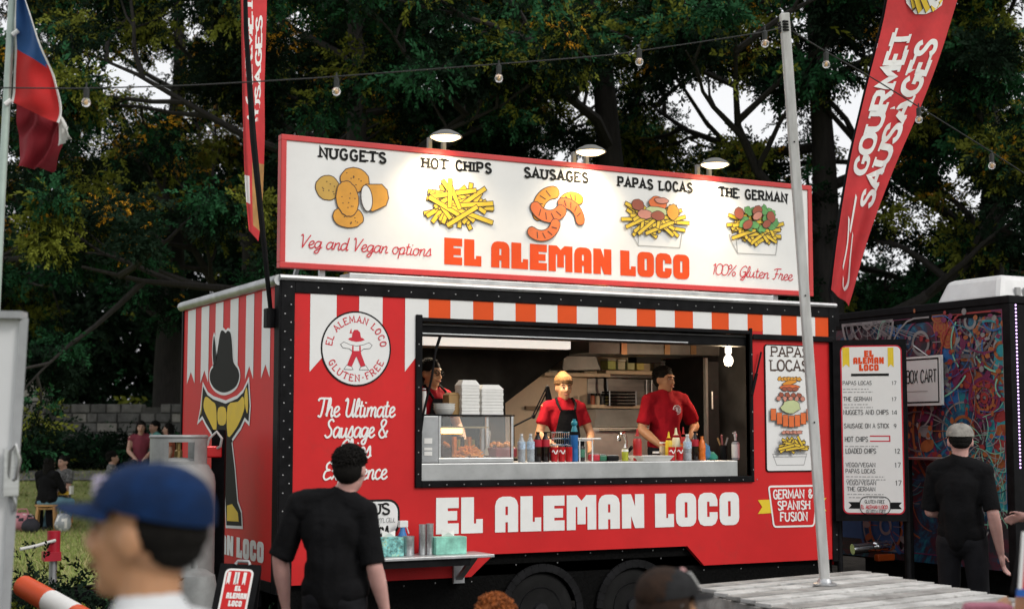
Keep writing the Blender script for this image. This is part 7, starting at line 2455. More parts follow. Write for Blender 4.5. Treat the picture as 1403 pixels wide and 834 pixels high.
# ---------------------------------------------------------------- people
from mathutils import noise as mnoise
WORK = bpy.data.scenes.new('work')
def bake(mb, name, mats_, parent, voxel, smooth_it=4, folds=0.0, fscale=(9, 9, 4), seed=0.0):
    """fuse overlapping closed shapes into one continuous skin"""
    me = bpy.data.meshes.new('tmp')
    me.from_pydata(mb.v, [], mb.f)
    bm = bmesh.new(); bm.from_mesh(me); bmesh.ops.recalc_face_normals(bm, faces=bm.faces); bm.to_mesh(me); bm.free()
    o = bpy.data.objects.new('tmp', me); WORK.collection.objects.link(o)
    r = o.modifiers.new('r', 'REMESH'); r.mode = 'VOXEL'; r.voxel_size = voxel; r.use_smooth_shade = True
    if smooth_it:
        s = o.modifiers.new('s', 'SMOOTH'); s.factor = .5; s.iterations = smooth_it
    vl = WORK.view_layers[0]; vl.update()
    m2 = bpy.data.meshes.new_from_object(o.evaluated_get(vl.depsgraph))
    bpy.data.objects.remove(o); bpy.data.meshes.remove(me)
    m2.name = name
    if folds:
        n_ = len(m2.vertices); P_ = np.zeros(n_ * 3, np.float32); N_ = np.zeros(n_ * 3, np.float32)
        m2.vertices.foreach_get('co', P_); m2.vertices.foreach_get('normal', N_)
        P_ = P_.reshape(-1, 3).astype(float); N_ = N_.reshape(-1, 3)
        q = P_ * np.array(fscale); a = 0
        for k, (kx, ky, kz, ph, am) in enumerate(((1, .3, .8, 0, .5), (-.6, 1.1, 1.3, 2, .5), (1.7, .9, -1.9, 4, .35), (.4, -2.1, 2.6, 1, .3), (2.9, 2.2, 2.1, 3, .18), (-3.6, 1.4, 3.3, 5, .15))):
            w_ = q @ np.array((kx, ky, kz)) * 1.6 + ph + seed
            a = a + am * np.sin(w_ + 1.3 * np.sin(.7 * (q @ np.array((kz, kx, -ky))) + ph))
        m2.vertices.foreach_set('co', (P_ + N_ * (folds * np.maximum(a * .7, -.35))[:, None]).astype(np.float32).ravel())
    m2.materials.clear()
    for m_ in (mats_ if isinstance(mats_, (list, tuple)) else [mats_]): m2.materials.append(m_)
    m2.polygons.foreach_set('use_smooth', [True] * len(m2.polygons))
    m2.update()
    ob = bpy.data.objects.new(name, m2); COL.objects.link(ob)
    ob.parent = parent; ORI[ob] = Vector((0, 0, 0))
    return ob

def capsule(mb, p, q, r1, r2, n=12, mi=0):
    p = Vector(p); q = Vector(q); d = q - p
    L_ = d.length
    if L_ < 1e-5: mb.ell(p, r1, n, mi); return
    u = d / L_
    pts = []; rs = []
    for a in (-80, -55, -25, 0): pts.append(p + u * r1 * math.sin(math.radians(a))); rs.append(r1 * math.cos(math.radians(a)))
    for a in (0, 25, 55, 80): pts.append(q + u * r2 * math.sin(math.radians(a))); rs.append(r2 * math.cos(math.radians(a)))
    mb.tube(pts, rs, n, mi)

SKIN = {'tan': mat('skin_tan', (.50, .26, .14), .5, var=.08, scale=12, spec=.35), 'brown': mat('skin_brown', (.40, .20, .105), .5, var=.08, scale=12, spec=.35), 'light': mat('skin_light', (.55, .33, .25), .5, var=.07, scale=12, spec=.35), 'pink': mat('skin_pink', (.58, .33, .29), .5, var=.08, scale=12, spec=.35)}
HAIR_B = mat('hair_black', (.009, .008, .007), .75, var=.3, scale=30, spec=.12, bump=.4, bscale=160); HAIR_C = mat('hair_copper', (.30, .085, .02), .65, var=.4, scale=30, spec=.2); HAIR_BR = mat('hair_brown', (.030, .016, .010), .7, var=.3, scale=30, spec=.15, bump=.4, bscale=160)
TEE_BLACK = mat('black_cotton', (.008, .008, .009), .9, var=.35, scale=5, bump=.55, bscale=14, spec=.12); TEE_RED = mat('red_cotton', (.30, .008, .016), .9, var=.18, scale=5, bump=.5, bscale=14, spec=.12)
DENIM_D = mat('dark_trousers', (.012, .012, .015), .85, var=.3, bump=.15, spec=.2); JEANS = mat('pale_denim', (.16, .30, .38), .85, var=.2, scale=5, bump=.15, spec=.2); SHOE = mat('shoe_dark', (.02, .02, .02), .7, var=.2)
for _m in SKIN.values():
    _b = _m.node_tree.nodes['Principled BSDF']; _b.inputs['Subsurface Weight'].default_value = .12; _b.inputs['Subsurface Radius'].default_value = (.012, .004, .002)
EYE_W = mat('eye_white', (.42, .40, .38), .3, var=0); LIP = mat('lip', (.30, .09, .07), .5, var=.05)

DEF = dict(hip=(0, 0, .92), waist=(0, .0, 1.06), chest=(0, .005, 1.27), neck=(0, .012, 1.455), head=(0, -.012, 1.59),
           sh_l=(.180, .012, 1.388), el_l=(.245, .035, 1.13), wr_l=(.235, -.06, .89), sh_r=(-.180, .012, 1.388), el_r=(-.245, .035, 1.13), wr_r=(-.235, -.06, .89),
           kn_l=(.105, -.02, .50), an_l=(.11, .02, .085), kn_r=(-.105, -.02, .50), an_r=(-.11, .02, .085))
SIT = dict(kn_l=(.12, -.42, .49), an_l=(.12, -.38, .085), kn_r=(-.12, -.42, .49), an_r=(-.12, -.38, .085))
def seated(drop, **kw):
    j = {k: (v[0], v[1], v[2] - drop) for k, v in DEF.items() if k[:2] not in ('kn', 'an')}
    j.update(SIT); j.update(kw); return j

def person(label, x, y, z, face, H=1.7, J=None, skin='tan', shirt=TEE_BLACK, trousers=DENIM_D, sleeve=.62, head_rot=(0, 0), headscale=1.0, hair='short', hair_mat=HAIR_B, hat=None, apron=None, vox=.011, fingers=True,
           group=None, face_detail=True, shirt_name='tshirt', glasses=False, build=1.0, hand_curl=.35, torso_folds=.016):
    """face = world direction the body faces; head_rot = (yaw, pitch) of the head on the neck, radians"""
    rz = math.atan2(face[0], -face[1])
    t = thing('person', label, 'person', (x, y, z), group, rz, local=True)
    s = H / 1.7
    t.scale = (s, s, s)
    P = {k: Vector(v) for k, v in {**DEF, **(J or {})}.items()}
    vox = vox / s
    hs = headscale
    piv = P['neck'] + Vector((0, 0, .03))
    base = P['head'] - Vector((0, -.012, 1.59))
    HR = Matrix.Rotation(head_rot[0], 3, 'Z') @ Matrix.Rotation(head_rot[1], 3, 'X')
    hc = P['head']
    def hp(px_, py_, pz_):
        """point of the head given in default standing coordinates"""
        return hc + HR @ ((Vector((px_, py_, pz_)) - Vector((0, -.012, 1.59))) * hs)
    def hr(r): return tuple(v * hs for v in r)
    b = MB()
    B = build
    # trunk
    b.ell(P['hip'] + Vector((0, .0, .02)), (.155 * B, .11 * B, .13), 16); b.ell(P['waist'], (.135 * B, .098 * B, .15), 16); b.ell(P['chest'], (.160 * B, .108 * B, .19), 16)
    capsule(b, P['hip'], P['chest'], .11 * B, .12 * B)
    capsule(b, P['sh_l'] * .86 + P['chest'] * .14 * 1, P['sh_r'] * .86 + P['chest'] * .14, .062, .062)
    capsule(b, P['chest'] + Vector((0, 0, .1)), P['neck'], .09, .062)
    for sx in 'lr': capsule(b, P['neck'] + Vector((0, .012, -.012)), P['sh_' + sx].lerp(P['neck'], .22) + Vector((0, .008, .012)), .048, .050)
    capsule(b, P['neck'] - Vector((0, 0, .03)), hp(0, .012, 1.53), .056, .054 * hs)
    # head
    b.ell(hp(0, .008, 1.605), hr((.075, .094, .098)), 18, R=HR); b.ell(hp(0, -.030, 1.555), hr((.058, .064, .085)), 16, R=HR); b.ell(hp(0, -.063, 1.493), hr((.028, .028, .022)), 10, R=HR)
    if face_detail:
        capsule(b, hp(0, -.094, 1.603), hp(0, -.112, 1.562), .009 * hs, .0145 * hs, 8); b.ell(hp(-.013, -.100, 1.556), hr((.010, .012, .009)), 8); b.ell(hp(.013, -.100, 1.556), hr((.010, .012, .009)), 8)
        capsule(b, hp(-.042, -.076, 1.622), hp(.042, -.076, 1.622), .013 * hs, .013 * hs, 8)
        b.ell(hp(0, -.089, 1.523), hr((.022, .011, .010)), 8, R=HR)
        for sx in (-1, 1): b.ell(hp(sx * .040, -.066, 1.560), hr((.022, .022, .024)), 8, R=HR)
    for sx in (-1, 1): b.ell(hp(sx * .077, .012, 1.582), hr((.011, .024, .034)), 10, R=HR)
    # limbs
    for sd_, sx in (('l', 1), ('r', -1)):
        S_, E_, W_ = P['sh_' + sd_], P['el_' + sd_], P['wr_' + sd_]
        b.ell(S_, (.062, .060, .062), 10)
        capsule(b, S_, E_, .053 * B, .041 * B); capsule(b, E_, E_.lerp(W_, .35), .042 * B, .043 * B); capsule(b, E_.lerp(W_, .35), W_, .043 * B, .026)
        d = (W_ - E_).normalized()
        fw = Vector((0, -1, 0)); 
        side = d.cross(fw)
        if side.length < .2: side = d.cross(Vector((0, 0, 1)))
        side.normalize(); pn = side.cross(d).normalized()      # pn: towards the body front
        # palm narrow across 'side', fingers spread along pn
        pc = W_ + d * .055
        across = pn; thin = side
        Rm = Matrix((across, d, thin)).transposed()
        b.ell(pc, (.040, .052, .017), 12, R=Rm); capsule(b, W_, pc, .024, .022, 8)
        if fingers:
            inw = thin * (-sx) 
            for k, ln in enumerate((.070, .078, .072, .056)):
                o = pc + across * (.029 - .019 * k) + d * .042
                m1 = o + (d * (1 - .2 * hand_curl) + inw * hand_curl * .5).normalized() * ln * .5
                m2 = m1 + (d * (1 - .6 * hand_curl) + inw * hand_curl * 1.3).normalized() * ln * .5
                capsule(b, o, m1, .0095, .009, 7); capsule(b, m1, m2, .009, .0075, 7)
            o = W_ + d * .03 + across * .026
            m1 = o + (d * .6 + across * .7 + inw * .3).normalized() * .042; m2 = m1 + (d * .9 + across * .2 + inw * .3).normalized() * .034
            capsule(b, o, m1, .013, .011, 7); capsule(b, m1, m2, .0105, .008, 7)
        hj = P['hip'] + Vector((sx * .085, 0, 0)); K_, A_ = P['kn_' + sd_], P['an_' + sd_]
        capsule(b, hj, K_, .082 * B, .055 * B); capsule(b, K_, K_.lerp(A_, .35), .054 * B, .056 * B); capsule(b, K_.lerp(A_, .35), A_, .056 * B, .036)
        fd = Vector((0, -1, 0))
        capsule(b, A_ + Vector((0, .02, -.045)), A_ + fd * .14 + Vector((0, 0, -.055)), .036, .03, 8)
    bake(b, 'body', SKIN[skin], t, vox, 3)
    # shirt
    c = MB(); e = .016
    c.ell(P['hip'] + Vector((0, .0, .05)), (.158 * B + e, .112 * B + e, .13), 16); c.ell(P['waist'], (.142 * B + e, .104 * B + e, .15), 16); c.ell(P['chest'], (.162 * B + e, .110 * B + e, .185), 16)
    capsule(c, P['hip'] + Vector((0, 0, .03)), P['chest'], .118 * B + e, .122 * B + e)
    capsule(c, P['sh_l'] * .86 + P['chest'] * .14, P['sh_r'] * .86 + P['chest'] * .14, .066 + e * .6, .066 + e * .6)
    capsule(c, P['chest'] + Vector((0, 0, .1)), P['neck'] - Vector((0, -.004, .010)), .108, .074)
    for sx in 'lr': capsule(c, P['neck'] + Vector((0, .014, -.020)), P['sh_' + sx].lerp(P['neck'], .20) + Vector((0, .008, .008)),.062, .064)
    for sd_ in 'lr':
        S_, E_, W_ = P['sh_' + sd_], P['el_' + sd_], P['wr_' + sd_]
        c.ell(S_, (.068, .066, .068), 10)
        if sleeve <= 1: c.tube([S_, S_.lerp(E_, sleeve * .5), S_.lerp(E_, sleeve)], [.060 * B, .061 * B, .063 * B], 14)
        else: capsule(c, S_, E_, .062 * B, .052 * B); capsule(c, E_, E_.lerp(W_, sleeve - 1), .052 * B, .042)
    bake(c, shirt_name, shirt, t, max(vox, .010), 3, torso_folds, (8, 8, 3.2), x)
    # trousers and shoes
    if trousers:
        c = MB()
        c.ell(P['hip'] - Vector((0, 0, .0)), (.160 * B + .008, .114 * B + .008, .12), 16)
        for sd_, sx in (('l', 1), ('r', -1)):
            hj = P['hip'] + Vector((sx * .085, 0, 0)); K_, A_ = P['kn_' + sd_], P['an_' + sd_]
            capsule(c, hj, K_, .092 * B, .068 * B); capsule(c, K_, A_, .068 * B, .058)
        bake(c, 'trousers', trousers, t, max(vox, .012), 3, .008, (7, 7, 4), y)
        for sd_, sx in (('l', 1), ('r', -1)):
            A_ = P['an_' + sd_]; c = MB()
            capsule(c, A_ + Vector((0, .03, -.045)), A_ + Vector((0, -.15, -.05)), .044, .038, 10); c.v = [(v[0], v[1], max(v[2], A_.z - .083)) for v in c.v]
            c.build('shoe', [SHOE], t, smooth=True, sharp=60)
    # eyes, brows, mouth
    if face_detail:
        for sx in (-1, 1):
            c = MB(); c.ell(hp(sx * .031, -.0875, 1.594), hr((.012, .007, .0055)), 10, 0, R=HR); c.ell(hp(sx * .031, -.0935, 1.594), hr((.0062, .004, .0062)), 8, 1, R=HR)
            c.build('eye', [EYE_W, HAIR_B], t, smooth=True)
            c = MB(); pts = [hp(sx * .014, -.098, 1.612), hp(sx * .031, -.097, 1.618), hp(sx * .050, -.084, 1.612)]; c.tube(pts, [.004, .0055, .003], 6); c.build('eyebrow', [hair_mat if hair_mat is not HAIR_C else HAIR_BR], t, smooth=True)
        c = MB(); c.tube([hp(-.028, -.088, 1.530), hp(-.012, -.101, 1.522), hp(0, -.103, 1.520), hp(.012, -.101, 1.522), hp(.028, -.088, 1.530)], [.003, .006, .0065, .006, .003], 6); c.build('mouth', [LIP], t, smooth=True)
    # hair
    rnd = random.Random(int(abs(x) * 100 + abs(y) * 37))
    if hair:
        c = MB()
        cz = 1.632; 
        if hat and hair == 'short':
            c.ell(hp(0, .030, 1.600), hr((.080, .080, .058)), 16, R=HR); c.ell(hp(0, .050, 1.572), hr((.062, .052, .040)), 14, R=HR)
        elif hair in ('short', 'curly', 'long', 'bun'):
            c.ell(hp(0, .022, 1.634), hr((.086, .103, .084)), 18, R=HR); c.ell(hp(0, .046, 1.59), hr((.080, .074, .085)), 14, R=HR)
        if hat and hair == 'short': n_k = 0
        n = {'short': 900, 'curly': 260, 'long': 260, 'bun': 200}[hair]
        if hair == 'long':
            for k in range(26):
                a = -.2 + (math.pi + .4) * k / 25
                px_, py_ = math.cos(a) * .082, .02 + math.sin(a) * .082
                c.tube([hp(px_ * .8, py_ * .8 , 1.66), hp(px_, py_, 1.58), hp(px_ * 1.08, py_ * 1.12, 1.46), hp(px_ * .95, py_ * 1.1 + .02, 1.33 + rnd.uniform(-.04, .04))], [.018, .022, .018, .005], 6)
        if hair == 'bun': c.ell(hp(0, .10, 1.68), hr((.045, .045, .042)), 12)
        if hat: n = 0
        for k in range(n):
            a = rnd.uniform(0, 2 * math.pi); ph = rnd.uniform(.05, 2.15)
            dx, dy, dz = math.sin(ph) * math.cos(a), math.sin(ph) * math.sin(a), math.cos(ph)
            if dy < -.25 and dz < .62: continue
            if dz < -.1 and dy < .25: continue
            q_ = (dx * .086, .022 + dy * .102, 1.634 + dz * .084)
            if hair == 'curly':
                o = hp(*q_); outv = (HR @ Vector((dx, dy, dz))).normalized()
                tv = outv.cross(Vector((rnd.uniform(-1, 1), rnd.uniform(-1, 1), rnd.uniform(-1, 1)))).normalized(); sv = outv.cross(tv)
                R_ = rnd.uniform(.012, .022); ln = rnd.uniform(.02, .05)
                c.tube([o + outv * (ln * i / 9) + (tv * math.cos(i * .9) + sv * math.sin(i * .9)) * R_ for i in range(10)], [.006] * 9 + [.003], 5)
            else:
                o = hp(*q_); d = (HR @ Vector((dx * .6 + rnd.uniform(-.5, .5), dy * .6 + rnd.uniform(-.5, .3), dz * .5 + rnd.uniform(-.2, .5)))).normalized()
                ln = rnd.uniform(.006, .016); c.tube([o - d * .01, o + d * ln * .5, o + d * ln + Vector((0, 0, -.004))], [.006, .005, .0015], 4)
        c.build('hair', [hair_mat], t, smooth=True, sharp=70)
    # head wear
    if hat:
        kind, hm, hm2 = hat
        if kind == 'cap':
            c = MB(); prof = []
            N = 20; M_ = 8; V = []
            for i in range(M_ + 1):
                ph = math.pi / 2 * i / M_
                for k in range(N):
                    a = 2 * math.pi * k / N
                    V.append(hp(.090 * math.cos(ph) ** .8 * math.cos(a), .008 + .108 * math.cos(ph) ** .8 * math.sin(a), 1.628 + .081 * math.sin(ph) + (.012 * -math.sin(a) if i == 0 else 0)))
            f = []
            for i in range(M_):
                for k in range(N):
                    k2 = (k + 1) % N; f.append((i * N + k, i * N + k2, (i + 1) * N + k2, (i + 1) * N + k))
            c.add(V, f, 0)
            o = c.build('cap', [hm], t, smooth=True, sharp=80); md = o.modifiers.new('thickness', 'SOLIDIFY'); md.thickness = .004; md.offset = 1
            c = MB(); V = []
            for i in range(13):
                a = math.radians(200 + 140 * i / 12)
                V.append(hp(.090 * math.cos(a), .008 + .108 * math.sin(a), 1.634)); 
                V.append(hp(.098 * math.cos(a), .008 + .108 * math.sin(a) - .080 * math.sin(math.pi * i / 12) ** .6, 1.622 - .010 * abs(math.cos(a))))
            c.add(V, [(2 * i, 2 * i + 2, 2 * i + 3, 2 * i + 1) for i in range(12)])
            br = c.build('brim', [hm2 or hm], o, smooth=True, sharp=80); md = br.modifiers.new('thickness', 'SOLIDIFY'); md.thickness = .005
            c = MB(); c.ell(hp(0, .008, 1.710), hr((.008, .008, .005)), 8); c.build('button', [hm], o, smooth=True)
            t['_cap'] = 1
            t_cap = (o, hp, hs, HR)
        else:
            c = MB(); c.ell(hp(0, .020, 1.650), hr((.092, .110, .085)), 20, R=HR); c.ell(hp(0, .055, 1.70), hr((.062, .062, .055)), 14, R=HR); o = bake(c, 'beanie', hm, t, .010, 4, .005, (22, 22, 22), 1.0)
            c = MB(); pts = [hp(.0905 * math.cos(a), .016 + .1075 * math.sin(a), 1.640 + .012 * -math.sin(a)) for a in np.linspace(0, 2 * math.pi, 29)]
            for i in range(28): c.bar(pts[i], pts[i + 1], .006, .036)
            c.build('cuff', [hm2 or hm], o, bevel=.004)
    if glasses:
        c = MB()
        for sx in (-1, 1):
            pts = [hp(sx * .032 + .024 * math.cos(a), -.106, 1.593 + .019 * math.sin(a)) for a in np.linspace(0, 2 * math.pi, 15)]; c.tube(pts, .0025, 5)
            c.tube([hp(sx * .056, -.104, 1.597), hp(sx * .080, -.03, 1.597), hp(sx * .080, .01, 1.592)], .0022, 5)
        c.tube([hp(-.010, -.108, 1.597), hp(.010, -.108, 1.597)], .0025, 5); c.build('glasses', [LETTER_BLACK], t)
    if apron:
        c = MB(); ch = P['chest']; 
        V = []; rows = [(-.40, .16), (-.25, .15), (-.08, .12), (.05, .09), (.10, .075)]
        for dz, hw in rows:
            for k in range(7):
                u = -1 + 2 * k / 6
                V.append((ch.x + u * hw, ch.y - (.145 * B) * math.sqrt(max(.05, 1 - (u * hw / .20) ** 2)) - .006 + (.012 if dz > .04 else 0), ch.z + dz))
        c.add(V, [(r * 7 + k, r * 7 + k + 1, (r + 1) * 7 + k + 1, (r + 1) * 7 + k) for r in range(4) for k in range(6)])
        for sx in (-1, 1):
            c.tube([(ch.x + sx * .075, ch.y - .128 * B, ch.z + .10), (ch.x + sx * .095, ch.y - .085, ch.z + .165), (ch.x + sx * .085, ch.y - .02, ch.z + .215), (ch.x + sx * .05, ch.y + .07, ch.z + .19)], .012, 6)
        o = c.build('apron', [apron], t, smooth=True, sharp=80); md = o.modifiers.new('thickness', 'SOLIDIFY'); md.thickness = .005
    t['_s'] = s
    del t['_s']
    if '_cap' in t: del t['_cap']
    return t, P, hp

FD = Vector((_f.x, _f.y, 0)); RT = Vector((_r.x, _r.y, 0))
def gpos(px, d, z=0.0):
    l = (px - 701.5) / FPX * d
    x, y = camground(l, d); return x, y

# --- staff inside
FLZ = ZB + .08
def staff():
    p = at(591, 520, y=.74)
    H = (at(591, 494, y=.74).z - FLZ) * 1.0
    person('worker with glasses and black apron over red shirt at the left end of the window', p.x, .74, FLZ, (.25, -1), H, skin='tan', shirt=TEE_RED, apron=TEE_BLACK, head_rot=(.12, .05), glasses=True, fingers=False,
           J=dict(wr_l=(.12, -.30, 1.02), wr_r=(-.14, -.30, 1.0), el_l=(.26, -.06, 1.12), el_r=(-.26, -.06, 1.12)), group='workers in red shirts inside the trailer')
    p = at(772.5, 540, y=.98)
    H = (at(772.5, 512, y=.98).z - FLZ) * .985
    BEAN = mat('mustard_knit', (.19, .085, .022), .95, var=.35, scale=20, bump=.4, bscale=90)
    person('smiling worker in mustard beanie, red shirt and black apron at the middle of the window', p.x, .98, FLZ, (-.18, -1), H, skin='tan', shirt=TEE_RED, apron=TEE_BLACK, hat=('beanie', BEAN, mat('dark_mustard_knit', (.12, .055, .016), .95, var=.3, scale=40)), head_rot=(-.05, .06), fingers=False,
           J=dict(wr_l=(.17, -.28, 1.0), wr_r=(-.17, -.28, 1.0), el_l=(.27, -.03, 1.13), el_r=(-.27, -.03, 1.13)), group='workers in red shirts inside the trailer')
    p = at(911, 540, y=.86)
    H = (at(911, 503, y=.86).z - FLZ) * .995
    t, P, hp = person('bare-headed worker in red shirt with round white chest emblem, looking right', p.x, .86, FLZ, (-.05, -1), H, skin='brown', shirt=TEE_RED, head_rot=(.34, .02), sleeve=.80, build=1.08,
           J=dict(el_r=(-.27, -.02, 1.11), wr_r=(-.20, -.26, .96), sh_l=(.20, .01, 1.40), el_l=(.37, .06, 1.15), wr_l=(.18, -.18, 1.08)), group='workers in red shirts inside the trailer')
    # chest emblem, stitched on the shirt
    mb = MB(); ch = P['chest']
    f = Frame((ch.x + .05, ch.y - .142, ch.z + .03), (1, 0, 0), (0, -.04, 1), (0, -1, -.04))
    ribbon(mb, f, [Vector(q_) for q_ in ellipse(0, 0, .042, .042, 0, 24)], .006, True, .0, 0); ribbon(mb, f, [Vector(q_) for q_ in ellipse(0, 0, .026, .026, 0, 20)], .004, True, .0, 0)
    mb.flat(f, [(-.016, -.02), (-.006, -.02), (0, -.004), (.006, -.02), (.016, -.02), (.008, .004), (.010, .012), (.005, .022), (-.005, .022), (-.010, .012), (-.008, .004)], (), .001, 0)
    o = mb.build('chest_emblem', [LETTER], t); md = o.modifiers.new('thickness', 'SOLIDIFY'); md.thickness = .02; md.offset = -1
staff()

def crowd():
    # man in black in front of the trailer, back view
    d = 7.4; x, y = gpos(462, d)
    top = at(483, 613, d=d).z
    person('man in plain black t-shirt standing with his back to us before the side shelf', x, y, 0, FD * .93 + RT * .30, top, skin='pink', shirt=TEE_BLACK, sleeve=.98, head_rot=(.05, .10), vox=.009, build=1.06, hand_curl=.5,
           J=dict(head=(-.075, -.03, 1.585), neck=(-.035, .0, 1.455), sh_l=(.205, .012, 1.405), sh_r=(-.172, .012, 1.370), el_l=(.305, .03, 1.12), wr_l=(.30, -.03, .87), el_r=(-.235, .03, 1.09), wr_r=(-.27, -.04, .85)), torso_folds=.015)
    # near man in the blue cap, profile to the left
    d = 2.62; x, y = gpos(206, d)
    top = at(215, 648, d=d).z
    CAPB_ = mat('blue_cap_cloth', (.002, .018, .07), .85, var=.25, scale=20, bump=.3, bscale=120, spec=.2)
    WT = mat('white_cotton', (.66, .68, .70), .85, var=.1, scale=5, bump=.1)
    t, P, hp = person('man in blue cap and white t-shirt close to us, face turned to the left', x, y, 0, -RT * .9 + FD * .42, top * 1.0, skin='tan', shirt=WT, hat=('cap', CAPB_, CAPB_), vox=.006, head_rot=(.10, -.10), hair='short', build=1.0, headscale=1.08, J=dict(neck=(0, .012, 1.43), sh_l=(.18, .012, 1.345), sh_r=(-.18, .012, 1.345), chest=(0, .005, 1.235)))
    mb = MB()
    for k in range(3):
        mb.tube([hp(.05 - .05 * 0 - .10 * i / 6, .008 - .106 * math.sqrt(max(0, 1 - ((.05 - .10 * i / 6) / .088) ** 2)) - .004, 1.652 + .011 * k) for i in range(7)], .004, 5)
    mb.build('cap_stripes', [mat('lilac_print', (.62, .56, .74), .7)], t, smooth=True)
    # man in the grey cap, back view
    d = 10.35; x, y = gpos(1312, d)
    top = at(1316, 577, d=d).z
    GC = mat('grey_felt', (.30, .28, .25), .85, var=.3, scale=14, bump=.2)
    person('man in pale grey cap and black clothes with his back to us before the mural', x, y, 0, FD * .80 + RT * .50, top * .985, skin='pink', shirt=TEE_BLACK, hat=('cap', GC, GC), sleeve=.95, vox=.009, build=1.0, head_rot=(.35, .05), hand_curl=.45,
           J=dict(el_r=(-.225, .05, 1.11), wr_r=(-.25, -.02, .85), el_l=(.215, -.02, 1.11), wr_l=(.10, -.26, 1.10), sh_l=(.165, .012, 1.388), sh_r=(-.165, .012, 1.388)))
    # person cut by the right edge: only arm and side
    d = 9.7; x, y = gpos(1466, d)
    person('person in black cut off by the right edge, forearm bent towards the mural', x, y, 0, -RT * .6 + FD * .7, 1.72, skin='pink', shirt=TEE_BLACK, vox=.011, J=dict(el_l=(.22, -.05, 1.16), wr_l=(.19, -.22, 1.12), el_r=(-.24, .02, 1.14)), face_detail=False)
    # curly child at the bottom
    d = 6.3; x, y = gpos(676, d)
    top = at(676, 808, d=d).z
    person('person with copper curls whose crown just shows at the bottom edge', x, y, 0, FD * .9 - RT * .3, top * .97, skin='light', shirt=TEE_RED, hair='curly', hair_mat=HAIR_C, headscale=1.42, vox=.012, J=dict(head=(0, -.012, 1.52)))
    # dark cap child
    d = 4.45; x, y = gpos(915, d)
    top = at(915, 786, d=d).z
    BC = mat('black_cap_cloth', (.016, .016, .017), .8, var=.3, scale=20, bump=.3, bscale=90, spec=.2)
    t, P, hp = person('person in black cap with white outlined badge at the bottom edge', x, y, 0, RT * .75 + FD * .55, top * 1.005, skin='tan', shirt=TEE_BLACK, hair='long', hair_mat=HAIR_BR, hat=('cap', BC, BC), headscale=1.24, vox=.010, J=dict(head=(0, -.012, 1.565)))
    mb = MB()
    q_ = lambda a, z: hp((.090 * math.cos(math.asin(min(1, (z - 1.628) / .088))) ** .8 + .004) * math.cos(a), .008 + (.108 * math.cos(math.asin(min(1, (z - 1.628) / .088))) ** .8 + .004) * math.sin(a), z)
    a0, a1, z0, z1 = math.radians(-118), math.radians(-88), 1.655, 1.694
    a0, a1 = math.radians(-97), math.radians(-128)
    pts = [q_(a0, z0), q_((a0 + a1) / 2, z0), q_(a1, z0), q_(a1, z1), q_((a0 + a1) / 2, z1), q_(a0, z1), q_(a0, z0)]
    mb.tube(pts, .0045, 5); mb.build('cap_badge', [mat('badge_white', (.6, .6, .58), .7)], t, smooth=True)
    mb = MB(); mb.tube([q_(a0, 1.70), q_(a0 + .2, 1.703), q_(a0 + .35, 1.698)], [.006, .010, .006], 6); mb.build('cap_glint', [mat('pink_glint', (.65, .35, .34), .5)], t, smooth=True)  # pink glint beside the badge, built as a short coloured tube
    mb = MB()
    for k in range(3): mb.ell(hp(-.085, .03 + .02 * k, 1.60 - .02 * k), .010, 8)
    mb.build('hair_clip', [CHROME], t, smooth=True)
    # person at the lower right corner holding a board, with a pink bag
    d = 5.2; x, y = gpos(1470, d)
    sh = at(1398, 832, d=d - .1)
    rz_face = -RT * .2 + FD * .98
    t, P, hp = person('person at the bottom right corner, only the hand holding a red board in view', x, y, 0, rz_face, 1.56, skin='tan', shirt=TEE_BLACK, vox=.009, face_detail=False,
                      J=dict(el_l=(.24, -.0, 1.08), wr_l=(.185, -.20, 1.125), wr_r=(-.2, -.2, 1.0)))
    b0 = at(1395, 815, d=d - .32); b1 = at(1401, 728, d=d - .32)
    t2 = thing('hand_held_board', 'red board with white edge and blue foot held up at the right edge', 'board', b0)
    u = RT; mb = MB()
    up = (b1 - b0)
    mb.prism([b0 + u * .012 + up * .10, b0 + u * .16 + up * .10, b1 + u * .16, b1 + u * .012], FD * .006); mb.build('face', [RED], t2)
    mb = MB(); mb.prism([b0 + up * .10, b0 + u * .0115 + up * .10, b1 + u * .0115, b1], FD * .008); mb.build('edge', [WHITE], t2)
    mb = MB(); mb.prism([b0 - up * .02 - u * .004, b0 + u * .16 - up * .02, b0 + u * .16 + up * .095, b0 + up * .095 - u * .004], FD * .010); mb.build('foot_clip', [BLUE], t2)
    PK = mat('pink_leather', (.42, .13, .19), .45, var=.15, scale=8, bump=.2, bscale=60)
    c = at(1352, 860, d=d - .1)
    t3 = thing('handbag', 'small pink leather handbag hanging by the corner of the slatted table', 'handbag', c - Vector((0, 0, .10)))
    mb = MB(); mb.obox(c, RT * .078, FD * .035, (0, 0, .085)); mb.build('body', [PK], t3, bevel=.02)
    mb = MB(); mb.obox(c + Vector((0, 0, .035)) - FD * .038, RT * .078, FD * .004, (0, 0, .045)); mb.build('flap', [PK], t3, bevel=.006)
    mb = MB(); mb.tube([c + RT * .07 + Vector((0, 0, .08)), c + RT * .09 + Vector((0, 0, .02)), c + RT * .20 + Vector((0, 0, .05)), at(1415, 830, d=d - .1)], .008, 6); mb.build('strap', [PK], t3, smooth=True)
crowd()

